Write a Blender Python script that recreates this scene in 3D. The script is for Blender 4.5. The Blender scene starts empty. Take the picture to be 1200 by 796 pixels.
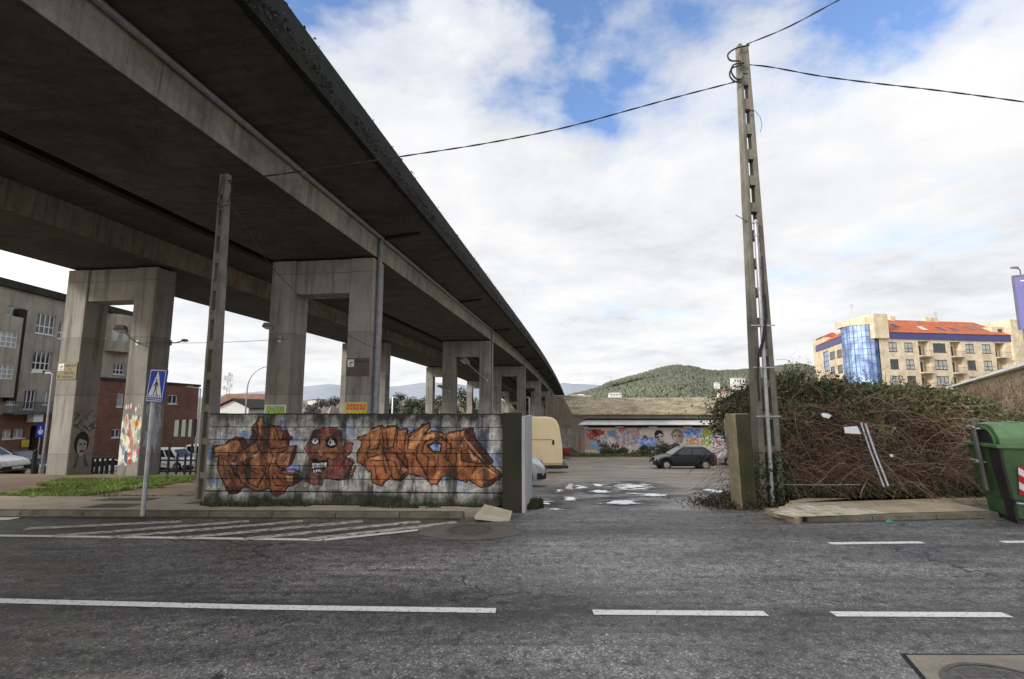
import bpy, math, random
import numpy as np
from mathutils import Vector, Matrix, noise
random.seed(7); rng = np.random.default_rng(7)
R = math.radians; PI = math.pi
scene = bpy.context.scene
col = scene.collection

# ------------------------------------------------------------------ camera geometry, used to survey the place
F, PITCH, EYE = 600.0, math.atan(80/600.0), 1.7
CP, SP = math.cos(PITCH), math.sin(PITCH)
def ray(u, v):
    y = 398-v
    return Vector((u-600, F*CP-y*SP, F*SP+y*CP))
def on_z(u, v, z=0.0):
    r = ray(u, v); return Vector((0, 0, EYE))+r*((z-EYE)/r.z)
def on_y(u, v, Y):
    r = ray(u, v); return Vector((0, 0, EYE))+r*(Y/r.y)
def on_plane(u, v, p, n):
    r = ray(u, v); o = Vector((0, 0, EYE)); return o+r*((p-o).dot(n)/r.dot(n))

# ------------------------------------------------------------------ object helpers
def props(o, label=None, cat=None, group=None, kind=None):
    if label: o['label'] = label
    if cat: o['category'] = cat
    if group: o['group'] = group
    if kind: o['kind'] = kind
    return o
def empty(name, loc=(0, 0, 0), label=None, cat=None, group=None, rz=0.0):
    o = bpy.data.objects.new(name, None); col.objects.link(o)
    o.location = loc; o.rotation_euler = (0, 0, rz); o.empty_display_size = .2
    return props(o, label, cat, group)

class MB:
    """collects geometry for ONE mesh"""
    def __init__(s): s.v = []; s.f = []; s.m = []; s.c = None
    def add(s, vs, fs, m=0):
        b = len(s.v); s.v += [tuple(p) for p in vs]
        s.f += [tuple(b+i for i in f) for f in fs]; s.m += [m]*len(fs); return s
    def quad(s, a, b, c, d, m=0): return s.add([a, b, c, d], [(0, 1, 2, 3)], m)
    def poly(s, pts, m=0): return s.add(pts, [tuple(range(len(pts)))], m)
    def box(s, x0, x1, y0, y1, z0, z1, m=0):
        return s.add([(x0,y0,z0),(x1,y0,z0),(x1,y1,z0),(x0,y1,z0),(x0,y0,z1),(x1,y0,z1),(x1,y1,z1),(x0,y1,z1)],
                     [(0,3,2,1),(4,5,6,7),(0,1,5,4),(1,2,6,5),(2,3,7,6),(3,0,4,7)], m)
    def hexa(s, bot, top, m=0):
        n = len(bot)
        return s.add(list(bot)+list(top), [tuple(reversed(range(n))), tuple(range(n, 2*n))]+[(i, (i+1) % n, n+(i+1) % n, n+i) for i in range(n)], m)
    def prism(s, prof, a, b, m=0):
        """extrude a closed 2-D outline given as functions of end points: prof list of 3-D pts at a, shift vector b"""
        return s.hexa(prof, [Vector(p)+Vector(b) for p in prof], m)
    def tube(s, pts, r, n=6, m=0, cap=True):
        pts = [Vector(p) for p in pts]; k = len(pts)
        rs = r if isinstance(r, (list, tuple)) else [r]*k
        up = None; rings = []
        for i, p in enumerate(pts):
            t = (pts[min(i+1, k-1)]-pts[max(i-1, 0)])
            if t.length < 1e-9: t = Vector((0, 0, 1))
            t.normalize()
            if up is None:
                up = Vector((0, 0, 1)) if abs(t.z) < .9 else Vector((1, 0, 0))
            x = up-t*up.dot(t)
            if x.length < 1e-6: x = Vector((0, 1, 0))-t*t.y
            x.normalize(); y = t.cross(x); up = x
            rings.append([p+(x*math.cos(2*PI*j/n)+y*math.sin(2*PI*j/n))*rs[i] for j in range(n)])
        vs = [q for rg in rings for q in rg]
        fs = [(i*n+j, i*n+(j+1) % n, (i+1)*n+(j+1) % n, (i+1)*n+j) for i in range(k-1) for j in range(n)]
        if cap: fs += [tuple(reversed(range(n))), tuple((k-1)*n+j for j in range(n))]
        return s.add(vs, fs, m)
    def cyl(s, p0, p1, r0, r1=None, n=12, m=0): return s.tube([p0, p1], [r0, r0 if r1 is None else r1], n, m)
    def lathe(s, c, ax, prof, n=16, m=0):
        """prof: list of (distance along ax, radius)"""
        c = Vector(c); ax = Vector(ax).normalized()
        x = ax.orthogonal().normalized(); y = ax.cross(x)
        vs = [c+ax*d+(x*math.cos(2*PI*j/n)+y*math.sin(2*PI*j/n))*r for d, r in prof for j in range(n)]
        k = len(prof)
        fs = [(i*n+j, i*n+(j+1) % n, (i+1)*n+(j+1) % n, (i+1)*n+j) for i in range(k-1) for j in range(n)]
        fs += [tuple(reversed(range(n))), tuple((k-1)*n+j for j in range(n))]
        return s.add(vs, fs, m)
    def xf(s, M):
        s.v = [tuple(M @ Vector(p)) for p in s.v]; return s
    def build(s, name, mats, parent=None, smooth=False, bevel=0, world=True, loc=None, kind=None):
        if not isinstance(mats, (list, tuple)): mats = [mats]
        me = bpy.data.meshes.new(name)
        vs = s.v; L = Vector((0, 0, 0))
        if parent is not None and world:
            q = parent
            while q is not None:
                L = L+q.location; q = q.parent
        if loc is not None: L = Vector(loc)
        if L.length > 0: vs = [(p[0]-L.x, p[1]-L.y, p[2]-L.z) for p in vs]
        me.from_pydata(vs, [], s.f)
        for mt in mats: me.materials.append(mt)
        if len(mats) > 1: me.polygons.foreach_set('material_index', s.m)
        if smooth: me.polygons.foreach_set('use_smooth', [True]*len(s.f))
        if s.c is not None:
            ca = me.color_attributes.new('Col', 'FLOAT_COLOR', 'POINT')
            ca.data.foreach_set('color', np.asarray(s.c, dtype=np.float32).ravel())
        me.update()
        o = bpy.data.objects.new(name, me); col.objects.link(o)
        if parent is not None: o.parent = parent
        if loc is not None: o.location = loc
        if bevel:
            b = o.modifiers.new('bevel', 'BEVEL'); b.width = bevel; b.segments = 2; b.limit_method = 'ANGLE'; b.angle_limit = R(40)
        if smooth and not bevel:
            try:
                me.set_sharp_from_angle(angle=R(35))
            except Exception: pass
        if kind: o['kind'] = kind
        return o

def build_split(mb, name, mats, parent, **kw):
    """one object per separate piece"""
    par = list(range(len(mb.v)))
    def fd(i):
        while par[i] != i: par[i] = par[par[i]]; i = par[i]
        return i
    for f in mb.f:
        for q in f[1:]: par[fd(q)] = fd(f[0])
    groups = {}
    for f in mb.f: groups.setdefault(fd(f[0]), []).append(f)
    outs = []
    for fs in groups.values():
        m2 = MB(); mp = {}
        for f in fs:
            for q in f:
                if q not in mp: mp[q] = len(m2.v); m2.v.append(mb.v[q])
            m2.f.append(tuple(mp[q] for q in f)); m2.m.append(0)
        outs.append(m2.build(name, mats, parent, **kw))
    return outs
def text_mesh(body, size, name, mat, parent, M, extrude=.002):
    cu = bpy.data.curves.new('t', 'FONT'); cu.body = body; cu.size = size; cu.extrude = extrude
    cu.align_x = 'CENTER'; cu.align_y = 'CENTER'; cu.resolution_u = 2
    t = bpy.data.objects.new('t', cu); col.objects.link(t)
    dg = bpy.context.evaluated_depsgraph_get()
    me = bpy.data.meshes.new_from_object(t.evaluated_get(dg))
    col.objects.unlink(t); bpy.data.objects.remove(t); bpy.data.curves.remove(cu)
    me.transform(M); me.materials.clear(); me.materials.append(mat)
    o = bpy.data.objects.new(name, me); col.objects.link(o)
    if parent is not None: o.parent = parent
    return o

# ------------------------------------------------------------------ materials
def nodes(name):
    m = bpy.data.materials.new(name); m.use_nodes = True
    nt = m.node_tree; b = nt.nodes['Principled BSDF']
    return m, nt, b
def N(nt, t, **kw):
    n = nt.nodes.new(t)
    for k, v in kw.items(): setattr(n, k, v)
    return n
def vec_map(nt, scale=(1, 1, 1), space='pos'):
    if space == 'pos':
        g = N(nt, 'ShaderNodeNewGeometry'); src = g.outputs['Position']
    else:
        g = N(nt, 'ShaderNodeTexCoord'); src = g.outputs['Object']
    mp = N(nt, 'ShaderNodeMapping'); mp.inputs['Scale'].default_value = scale
    nt.links.new(src, mp.inputs['Vector']); return mp.outputs['Vector']
def nz(nt, scale, detail=5, rough=.6, dist=0, mscale=(1, 1, 1), space='pos'):
    n = N(nt, 'ShaderNodeTexNoise'); n.inputs['Scale'].default_value = scale; n.inputs['Detail'].default_value = detail
    n.inputs['Roughness'].default_value = rough; n.inputs['Distortion'].default_value = dist
    nt.links.new(vec_map(nt, mscale, space), n.inputs['Vector']); return n.outputs['Fac']
def ramp(nt, fac, stops):
    r = N(nt, 'ShaderNodeValToRGB'); e = r.color_ramp.elements
    while len(e) < len(stops): e.new(.5)
    for i, (p, c) in enumerate(stops):
        e[i].position = p; e[i].color = (c, c, c, 1) if not isinstance(c, (tuple, list)) else (*c[:3], 1)
    nt.links.new(fac, r.inputs['Fac']); return r.outputs['Color']
def mixc(nt, a, b, fac, mode='MIX'):
    m = N(nt, 'ShaderNodeMix', data_type='RGBA', blend_type=mode)
    for sock, v in (('A', a), ('B', b)):
        s = [i for i in m.inputs if i.name == sock and i.type == 'RGBA'][0]
        if isinstance(v, (tuple, list)): s.default_value = (*v[:3], 1)
        else: nt.links.new(v, s)
    f = [i for i in m.inputs if i.name == 'Factor' and i.type == 'VALUE'][0]
    if isinstance(fac, (int, float)): f.default_value = fac
    else: nt.links.new(fac, f)
    return [o for o in m.outputs if o.type == 'RGBA'][0]
def mth(nt, op, a, b=0.0, clamp=False):
    m = N(nt, 'ShaderNodeMath', operation=op); m.use_clamp = clamp
    for i, v in enumerate((a, b)):
        if isinstance(v, (int, float)): m.inputs[i].default_value = v
        else: nt.links.new(v, m.inputs[i])
    return m.outputs[0]
def bump(nt, b, h, strength=.3, dist=.02):
    n = N(nt, 'ShaderNodeBump'); n.inputs['Strength'].default_value = strength; n.inputs['Distance'].default_value = dist
    nt.links.new(h, n.inputs['Height']); nt.links.new(n.outputs['Normal'], b.inputs['Normal'])
def setin(nt, b, k, v):
    if isinstance(v, (int, float)): b.inputs[k].default_value = v
    elif isinstance(v, (tuple, list)): b.inputs[k].default_value = (*v[:3], 1)
    else: nt.links.new(v, b.inputs[k])

def simple(name, c, rough=.6, var=.25, scale=4, bmp=0.0, metal=0, spec=.5, c2=None, mscale=(1, 1, 1), bscale=None):
    m, nt, b = nodes(name)
    f = nz(nt, scale, 5, .6, 0, mscale)
    c2 = c2 or tuple(x*(1-var) for x in c)
    cc = mixc(nt, c2, c, ramp(nt, f, [(.35, 0), (.65, 1)]))
    setin(nt, b, 'Base Color', cc); setin(nt, b, 'Roughness', rough); setin(nt, b, 'Metallic', metal)
    b.inputs['Specular IOR Level'].default_value = spec
    if bmp: bump(nt, b, nz(nt, bscale or scale*6, 4), bmp)
    return m

def concrete(name, c, dark=.45, streak=.5, joint=0.0, moss=0.0, boards=0.0, top=None):
    m, nt, b = nodes(name)
    big = nz(nt, .7, 6, .65)
    col_ = mixc(nt, tuple(x*dark for x in c), c, ramp(nt, big, [(.25, .2), (.62, 1)]))
    st = nz(nt, 1.0, 5, .7, .3, (3.2, 3.2, .22))
    col_ = mixc(nt, col_, tuple(x*.28 for x in c), mth(nt, 'MULTIPLY', ramp(nt, st, [(.50, 0), (.75, 1)]), streak))
    fine = nz(nt, 40, 4, .7)
    col_ = mixc(nt, col_, ramp(nt, fine, [(.3, .65), (.7, 1.15)]), .6, 'MULTIPLY')
    g = N(nt, 'ShaderNodeNewGeometry'); sx = N(nt, 'ShaderNodeSeparateXYZ'); nt.links.new(g.outputs['Position'], sx.inputs[0])
    h = fine
    if joint:
        fr = mth(nt, 'FRACT', mth(nt, 'DIVIDE', sx.outputs['Z'], joint))
        ln = mth(nt, 'LESS_THAN', fr, .014)
        col_ = mixc(nt, col_, tuple(x*.45 for x in c), mth(nt, 'MULTIPLY', ln, .8))
        # slight tone change between pours
        wn = N(nt, 'ShaderNodeTexWhiteNoise', noise_dimensions='1D')
        nt.links.new(mth(nt, 'FLOOR', mth(nt, 'DIVIDE', sx.outputs['Z'], joint)), wn.inputs['W'])
        col_ = mixc(nt, col_, ramp(nt, wn.outputs['Value'], [(0, .8), (1, 1.1)]), 1, 'MULTIPLY')
        # tie holes
    if boards:
        w = N(nt, 'ShaderNodeTexNoise'); w.inputs['Scale'].default_value = 1; w.inputs['Detail'].default_value = 3
        mp = N(nt, 'ShaderNodeMapping'); mp.inputs['Rotation'].default_value = (0, 0, R(8)); mp.inputs['Scale'].default_value = (.8, 6, 6)
        nt.links.new(g.outputs['Position'], mp.inputs[0]); nt.links.new(mp.outputs[0], w.inputs['Vector'])
        col_ = mixc(nt, col_, ramp(nt, w.outputs['Fac'], [(.3, .6), (.7, 1.15)]), boards, 'MULTIPLY')
        for ang, per, wd in ((8, 2.44, .012), (98, 1.22, .010)):
            mp2 = N(nt, 'ShaderNodeMapping'); mp2.inputs['Rotation'].default_value = (0, 0, R(ang)); nt.links.new(g.outputs['Position'], mp2.inputs[0])
            s2 = N(nt, 'ShaderNodeSeparateXYZ'); nt.links.new(mp2.outputs[0], s2.inputs[0])
            if ang > 90 and c[0] > .3: continue
            ln = mth(nt, 'LESS_THAN', mth(nt, 'FRACT', mth(nt, 'DIVIDE', s2.outputs['Y'], per)), wd)
            col_ = mixc(nt, col_, tuple(x*.35 for x in c), mth(nt, 'MULTIPLY', ln, .75))
        wet = nz(nt, .35, 7, .75, .6); col_ = mixc(nt, col_, tuple(x*.3 for x in c), mth(nt, 'MULTIPLY', ramp(nt, wet, [(.5, 0), (.66, 1)]), .7))
    if moss:
        mo = nz(nt, 2.2, 7, .7)
        col_ = mixc(nt, col_, (.025, .032, .012), mth(nt, 'MULTIPLY', ramp(nt, mo, [(.4, 0), (.62, 1)]), moss))
    setin(nt, b, 'Base Color', col_); setin(nt, b, 'Roughness', .85); b.inputs['Specular IOR Level'].default_value = .25
    bump(nt, b, h, .25, .01)
    return m

def attr_mat(name, rough=.7, grime=.5, gscale=3, spec=.3, fine=30, bmp=.15, rough_attr=False):
    m, nt, b = nodes(name)
    a = N(nt, 'ShaderNodeAttribute', attribute_name='Col')
    c = mixc(nt, a.outputs['Color'], ramp(nt, nz(nt, gscale, 8, .7), [(.3, 1-grime), (.65, 1.08)]), 1, 'MULTIPLY')
    f = nz(nt, fine, 4, .7)
    c = mixc(nt, c, ramp(nt, f, [(.3, .7), (.7, 1.2)]), .7, 'MULTIPLY')
    setin(nt, b, 'Base Color', c); b.inputs['Specular IOR Level'].default_value = spec
    if rough_attr:
        setin(nt, b, 'Roughness', mth(nt, 'ADD', a.outputs['Alpha'], mth(nt, 'MULTIPLY', mth(nt, 'SUBTRACT', nz(nt, 1.3, 6, .7), .5), .5), True))
    else: setin(nt, b, 'Roughness', rough)
    bump(nt, b, f, bmp, .02)
    return m

def glass(name, c=(.02, .025, .03), rough=.05, spec=.6):
    m, nt, b = nodes(name)
    setin(nt, b, 'Base Color', c); setin(nt, b, 'Roughness', rough); b.inputs['Specular IOR Level'].default_value = spec
    return m
def brick(name, c1, c2, mortar, w=.25, h=.075, msz=.012, vert='xz', bumpv=.3, rot=0):
    m, nt, b = nodes(name)
    g = N(nt, 'ShaderNodeNewGeometry'); sx = N(nt, 'ShaderNodeSeparateXYZ'); nt.links.new(g.outputs['Position'], sx.inputs[0])
    cb = N(nt, 'ShaderNodeCombineXYZ')
    nt.links.new(mth(nt, 'ADD', sx.outputs['X'], sx.outputs['Y']), cb.inputs[0]); nt.links.new(sx.outputs['Z'], cb.inputs[1])
    br = N(nt, 'ShaderNodeTexBrick'); nt.links.new(cb.outputs[0], br.inputs['Vector'])
    br.inputs['Color1'].default_value = (*c1, 1); br.inputs['Color2'].default_value = (*c2, 1); br.inputs['Mortar'].default_value = (*mortar, 1)
    br.inputs['Scale'].default_value = 1; br.inputs['Mortar Size'].default_value = msz; br.inputs['Brick Width'].default_value = w; br.inputs['Row Height'].default_value = h
    c = mixc(nt, br.outputs['Color'], ramp(nt, nz(nt, .8, 6, .7), [(.3, .6), (.7, 1.1)]), 1, 'MULTIPLY')
    setin(nt, b, 'Base Color', c); setin(nt, b, 'Roughness', .85)
    return m

M = {}
M['conc'] = concrete('pale_concrete', (.35, .333, .30), .5, 1.0, joint=2.15)
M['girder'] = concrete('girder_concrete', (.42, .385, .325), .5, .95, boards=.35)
M['soffit'] = concrete('shaded_soffit_concrete', (.115, .108, .096), .5, .6, boards=.55)  # shade under the deck painted in as a darker concrete
M['fascia'] = concrete('mossy_fascia', (.020, .019, .015), .4, .7, moss=.6)
M['moss'] = simple('moss', (.03, .04, .012), .95, .6, 9, .6)
M['polec'] = concrete('pole_concrete', (.25, .232, .195), .4, 1.0, moss=.4)
M['postc'] = concrete('mossy_post_concrete', (.40, .34, .22), .45, .8, moss=.4)
M['postdark'] = concrete('black_moss_concrete', (.075, .066, .038), .3, 1.0, moss=.8)
M['wallcap'] = concrete('black_mould_concrete', (.040, .037, .031), .3, .9, moss=.5)
M['slab'] = concrete('grey_slab_concrete', (.46, .455, .44), .7, .55)
M['kerb'] = concrete('kerb_concrete', (.21, .185, .145), .35, .7, moss=.5)
M['pave'] = concrete('pavement_concrete', (.50, .43, .33), .5, .45)
M['pavepale'] = concrete('pale_pavement_concrete', (.68, .61, .48), .55, .4)
M['dark'] = simple('dark_void', (.012, .012, .013), .9, .3)
M['black'] = simple('black_rubber', (.018, .018, .018), .6, .3)
M['bearing'] = simple('bearing_rubber', (.02, .02, .02), .8)
M['galv'] = simple('galvanised_steel', (.42, .43, .45), .45, .3, 6, 0, .6)
M['pvc'] = simple('grey_pvc', (.30, .31, .32), .5, .3, 5)
M['cable'] = simple('black_cable', (.012, .012, .013), .55, .3)
M['rust'] = simple('rusty_steel', (.12, .05, .025), .8, .6, 8)
M['white'] = simple('white_paint', (.72, .72, .70), .5, .12, 3)
M['roadpaint'] = None
M['tyre'] = simple('tyre_rubber', (.02, .02, .02), .8, .3)
M['rim'] = simple('wheel_rim', (.45, .45, .46), .35, .2, 8, 0, .6)
M['carglass'] = glass('car_glass', (.015, .018, .02), .04, .7)
M['pane'] = glass('window_glass', (.03, .036, .042), .06, .7)
M['panecurt'] = simple('curtained_window_glass', (.42, .43, .42), .2, .35, 1.2)
M['lens'] = glass('lamp_lens', (.6, .6, .6), .15, .6)
M['red'] = simple('red_lens', (.35, .02, .02), .25)
M['leaf'] = None
print('materials ok')
# ------------------------------------------------------------------ special materials
def road_mat():
    m, nt, b = nodes('wet_asphalt')
    g = N(nt, 'ShaderNodeNewGeometry'); sx = N(nt, 'ShaderNodeSeparateXYZ'); nt.links.new(g.outputs['Position'], sx.inputs[0])
    sp = N(nt, 'ShaderNodeTexVoronoi'); sp.inputs['Scale'].default_value = 88; nt.links.new(vec_map(nt), sp.inputs['Vector'])
    wn = ramp(nt, sp.outputs['Color'], [(0, (.055, .052, .048)), (.5, (.150, .143, .131)), (.8, (.265, .252, .228)), (1, (.68, .645, .575))])
    big = nz(nt, .8, 8, .74, .6, (.4, 1.5, 1))
    c = mixc(nt, wn, ramp(nt, big, [(.33, .42), (.47, .8), (.56, 1.05), (.66, 1.75)]), 1, 'MULTIPLY')
    # worn wheel paths run along the road, a damp darker seam lies by the centre line
    yy = mth(nt, 'ADD', sx.outputs['Y'], mth(nt, 'MULTIPLY', sx.outputs['X'], .028))
    wob = mth(nt, 'MULTIPLY', mth(nt, 'SUBTRACT', nz(nt, .8, 5, .7), .5), .9)
    y2 = mth(nt, 'ADD', yy, wob)
    band = ramp(nt, mth(nt, 'DIVIDE', y2, 10.0), [(.27, .95), (.36, 1.2), (.42, .95), (.455, .5), (.50, .85), (.56, 1.25), (.66, 1.05), (.73, .7), (.85, .85)])
    c = mixc(nt, c, band, 1, 'MULTIPLY')
    # viaduct shade painted in: darker left, paler towards the right of the junction
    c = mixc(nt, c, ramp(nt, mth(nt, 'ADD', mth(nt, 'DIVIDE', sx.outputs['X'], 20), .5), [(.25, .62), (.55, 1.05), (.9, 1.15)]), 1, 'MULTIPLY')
    pt = nz(nt, 8.5, 7, .78)
    c = mixc(nt, c, (.02, .02, .021), mth(nt, 'MULTIPLY', ramp(nt, pt, [(.49, 0), (.60, 1)]), .72))
    lp = nz(nt, 3.1, 8, .8, .3, (.7, 1.4, 1)); c = mixc(nt, c, (.30, .285, .26), mth(nt, 'MULTIPLY', ramp(nt, lp, [(.54, 0), (.68, 1)]), .42))
    sk = N(nt, 'ShaderNodeTexNoise'); sk.inputs['Scale'].default_value = 1; sk.inputs['Detail'].default_value = 4; mps = N(nt, 'ShaderNodeMapping'); mps.inputs['Rotation'].default_value = (0, 0, R(14)); mps.inputs['Scale'].default_value = (.22, 5.5, 1); nt.links.new(g.outputs['Position'], mps.inputs[0]); nt.links.new(mps.outputs[0], sk.inputs['Vector'])
    c = mixc(nt, c, (.035, .034, .033), mth(nt, 'MULTIPLY', ramp(nt, sk.outputs['Fac'], [(.56, 0), (.66, 1)]), .5))
    # fine cracks
    v = N(nt, 'ShaderNodeTexVoronoi', feature='DISTANCE_TO_EDGE'); v.inputs['Scale'].default_value = .33
    mpv = N(nt, 'ShaderNodeVectorMath', operation='ADD')
    nn = N(nt, 'ShaderNodeTexNoise'); nn.inputs['Scale'].default_value = 2.5; nn.inputs['Detail'].default_value = 6
    nt.links.new(g.outputs['Position'], nn.inputs['Vector'])
    nt.links.new(g.outputs['Position'], mpv.inputs[0]); nt.links.new(nn.outputs['Color'], mpv.inputs[1]); nt.links.new(mpv.outputs[0], v.inputs['Vector'])
    ck = mth(nt, 'MULTIPLY', mth(nt, 'LESS_THAN', v.outputs['Distance'], .006), mth(nt, 'GREATER_THAN', nz(nt, .35, 2), .525))
    c = mixc(nt, c, (.012, .012, .012), mth(nt, 'MULTIPLY', ck, .8))
    setin(nt, b, 'Base Color', c)
    setin(nt, b, 'Roughness', ramp(nt, nz(nt, .7, 6, .7, 0, (.5, 1.5, 1)), [(.35, .46), (.65, .68)])); b.inputs['Specular IOR Level'].default_value = .5
    bump(nt, b, sp.outputs['Distance'], .5, .008)
    return m
M['road'] = road_mat()
def paint_mat():
    m, nt, b = nodes('worn_road_paint')
    w = nz(nt, 26, 6, .75); c = mixc(nt, (.14, .135, .13), (.74, .73, .69), ramp(nt, w, [(.33, 0), (.47, 1)]))
    setin(nt, b, 'Base Color', c); setin(nt, b, 'Roughness', .6); bump(nt, b, nz(nt, 90, 2), .3, .005); return m
M['roadpaint'] = paint_mat()
def paint_mat2():
    m, nt, b = nodes('faded_road_paint')
    w = nz(nt, 9, 7, .75); c = mixc(nt, (.08, .08, .075), (.56, .51, .42), ramp(nt, w, [(.38, 0), (.56, 1)]))
    setin(nt, b, 'Base Color', c); setin(nt, b, 'Roughness', .6); return m
M['fadedpaint'] = paint_mat2()
def ground_mat():
    m, nt, b = nodes('wet_dirt_lot'); a = N(nt, 'ShaderNodeAttribute', attribute_name='Col'); c = a.outputs['Color']
    st = nz(nt, 1.0, 8, .75, .8, (.55, 2.4, 1)); c = mixc(nt, c, ramp(nt, st, [(.30, .38), (.46, .85), (.55, 1.05), (.68, 1.6)]), 1, 'MULTIPLY')
    c = mixc(nt, c, (.13, .098, .066), mth(nt, 'MULTIPLY', ramp(nt, nz(nt, .9, 6, .7, .3), [(.5, 0), (.62, 1)]), .55))
    f = nz(nt, 22, 5, .75); c = mixc(nt, c, ramp(nt, f, [(.3, .55), (.5, 1), (.72, 1.6)]), .85, 'MULTIPLY')
    pb = N(nt, 'ShaderNodeTexVoronoi'); pb.inputs['Scale'].default_value = 16; nt.links.new(vec_map(nt), pb.inputs['Vector'])
    c = mixc(nt, c, ramp(nt, pb.outputs['Color'], [(.2, .75), (.9, 1.25), (1, 1.7)]), .7, 'MULTIPLY')
    setin(nt, b, 'Base Color', c); wet = ramp(nt, nz(nt, .8, 7, .72, .4, (.6, 2.0, 1)), [(.40, .22), (.56, .75)])
    setin(nt, b, 'Roughness', mth(nt, 'MAXIMUM', wet, mth(nt, 'SUBTRACT', a.outputs['Alpha'], .25))); b.inputs['Specular IOR Level'].default_value = .5; bump(nt, b, f, .6, .02); return m
M['ground'] = ground_mat()
attr_mat('wet_dirt_ground', grime=.7, gscale=1.6, fine=18, bmp=.5, rough_attr=True, spec=.5)
def leaf_mat(name, rough=.55, tr=.25):
    m, nt, b = nodes(name)
    a = N(nt, 'ShaderNodeAttribute', attribute_name='Col')
    setin(nt, b, 'Base Color', a.outputs['Color']); setin(nt, b, 'Roughness', rough); b.inputs['Specular IOR Level'].default_value = .35
    return m
M['leaf'] = leaf_mat('foliage'); M['stem'] = leaf_mat('bramble_stem', .8)
M['wallpaint'] = attr_mat('sprayed_block_wall', grime=.6, gscale=3.5, fine=45, bmp=.35, spec=.2)
M['mural'] = attr_mat('painted_mural', grime=.2, gscale=2, fine=12, bmp=.1, spec=.2)
M['poster'] = attr_mat('printed_surface', grime=.25, gscale=6, fine=40, bmp=.05, spec=.3)
def water_mat():
    m, nt, b = nodes('puddle_water')
    setin(nt, b, 'Base Color', (.72, .72, .72)); setin(nt, b, 'Roughness', .04); b.inputs['Metallic'].default_value = .42
    b.inputs['IOR'].default_value = 1.6
    bump(nt, b, nz(nt, 9, 2), .02, .01); return m
M['water'] = water_mat()

# ------------------------------------------------------------------ painting on real surfaces (colour attribute on a fine grid)
class Paint:
    def __init__(s, x, y, base):
        s.x = x; s.y = y; s.c = np.tile(np.array(base, dtype=np.float64), (len(x), 1))
    def mask(s, pts):
        pts = np.array(pts, float); m = np.zeros(len(s.x), bool)
        lo = pts.min(0); hi = pts.max(0)
        idx = np.where((s.x >= lo[0]) & (s.x <= hi[0]) & (s.y >= lo[1]) & (s.y <= hi[1]))[0]
        X = s.x[idx]; Y = s.y[idx]; r = np.zeros(len(idx), bool); n = len(pts)
        for i in range(n):
            x1, y1 = pts[i]; x2, y2 = pts[(i+1) % n]
            if y1 == y2: continue
            c = ((y1 > Y) != (y2 > Y)) & (X < (x2-x1)*(Y-y1)/(y2-y1)+x1); r ^= c
        m[idx] = r; return m
    def poly(s, pts, c, a=1.0):
        m = s.mask(pts); s.c[m] = s.c[m]*(1-a)+np.array(c)*a
    def grad(s, pts, c0, c1, p0, p1):
        m = s.mask(pts); d = np.array(p1)-np.array(p0)
        t = np.clip(((s.x[m]-p0[0])*d[0]+(s.y[m]-p0[1])*d[1])/d.dot(d), 0, 1)[:, None]
        s.c[m] = np.array(c0)*(1-t)+np.array(c1)*t
    def line(s, pts, w, c, a=1.0, close=False):
        pts = list(pts)+([pts[0]] if close else [])
        for (x1, y1), (x2, y2) in zip(pts[:-1], pts[1:]):
            sel = np.where((s.x > min(x1, x2)-w) & (s.x < max(x1, x2)+w) & (s.y > min(y1, y2)-w) & (s.y < max(y1, y2)+w))[0]
            if len(sel) == 0: continue
            X = s.x[sel]; Y = s.y[sel]
            dx, dy = x2-x1, y2-y1; L = dx*dx+dy*dy or 1e-9
            t = np.clip(((X-x1)*dx+(Y-y1)*dy)/L, 0, 1)
            k = sel[np.hypot(X-x1-t*dx, Y-y1-t*dy) < w/2]
            s.c[k] = s.c[k]*(1-a)+np.array(c)*a
    def ell(s, cx, cy, rx, ry, c, a=1.0, soft=False):
        d = ((s.x-cx)/rx)**2+((s.y-cy)/ry)**2; m = d < 1
        k = (a*(1-d[m]) if soft else np.full(m.sum(), a))[:, None]
        s.c[m] = s.c[m]*(1-k)+np.array(c)*k
    def rgba(s, alpha=1.0):
        return np.concatenate([np.clip(s.c, 0, 1), np.full((len(s.x), 1), alpha)], 1)
def grid_panel(A, ux, uz, nx, nz_):
    """grid on the plane A + i*ux + j*uz; returns MB plus vertex array"""
    A = np.array(A); i, j = np.meshgrid(np.linspace(0, 1, nx+1), np.linspace(0, 1, nz_+1))
    i = i.ravel(); j = j.ravel()
    P = A+i[:, None]*np.array(ux)+j[:, None]*np.array(uz)
    fs = [(a*(nx+1)+b, a*(nx+1)+b+1, (a+1)*(nx+1)+b+1, (a+1)*(nx+1)+b) for a in range(nz_) for b in range(nx)]
    mb = MB(); mb.v = [tuple(p) for p in P]; mb.f = fs; mb.m = [0]*len(fs)
    return mb, P, i, j
def px_of(P):
    x = P[:, 0]; Y = P[:, 1]; Z = P[:, 2]-EYE
    d = Y*CP+Z*SP; y = -Y*SP+Z*CP
    return 600+F*x/d, 398-F*y/d

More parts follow.
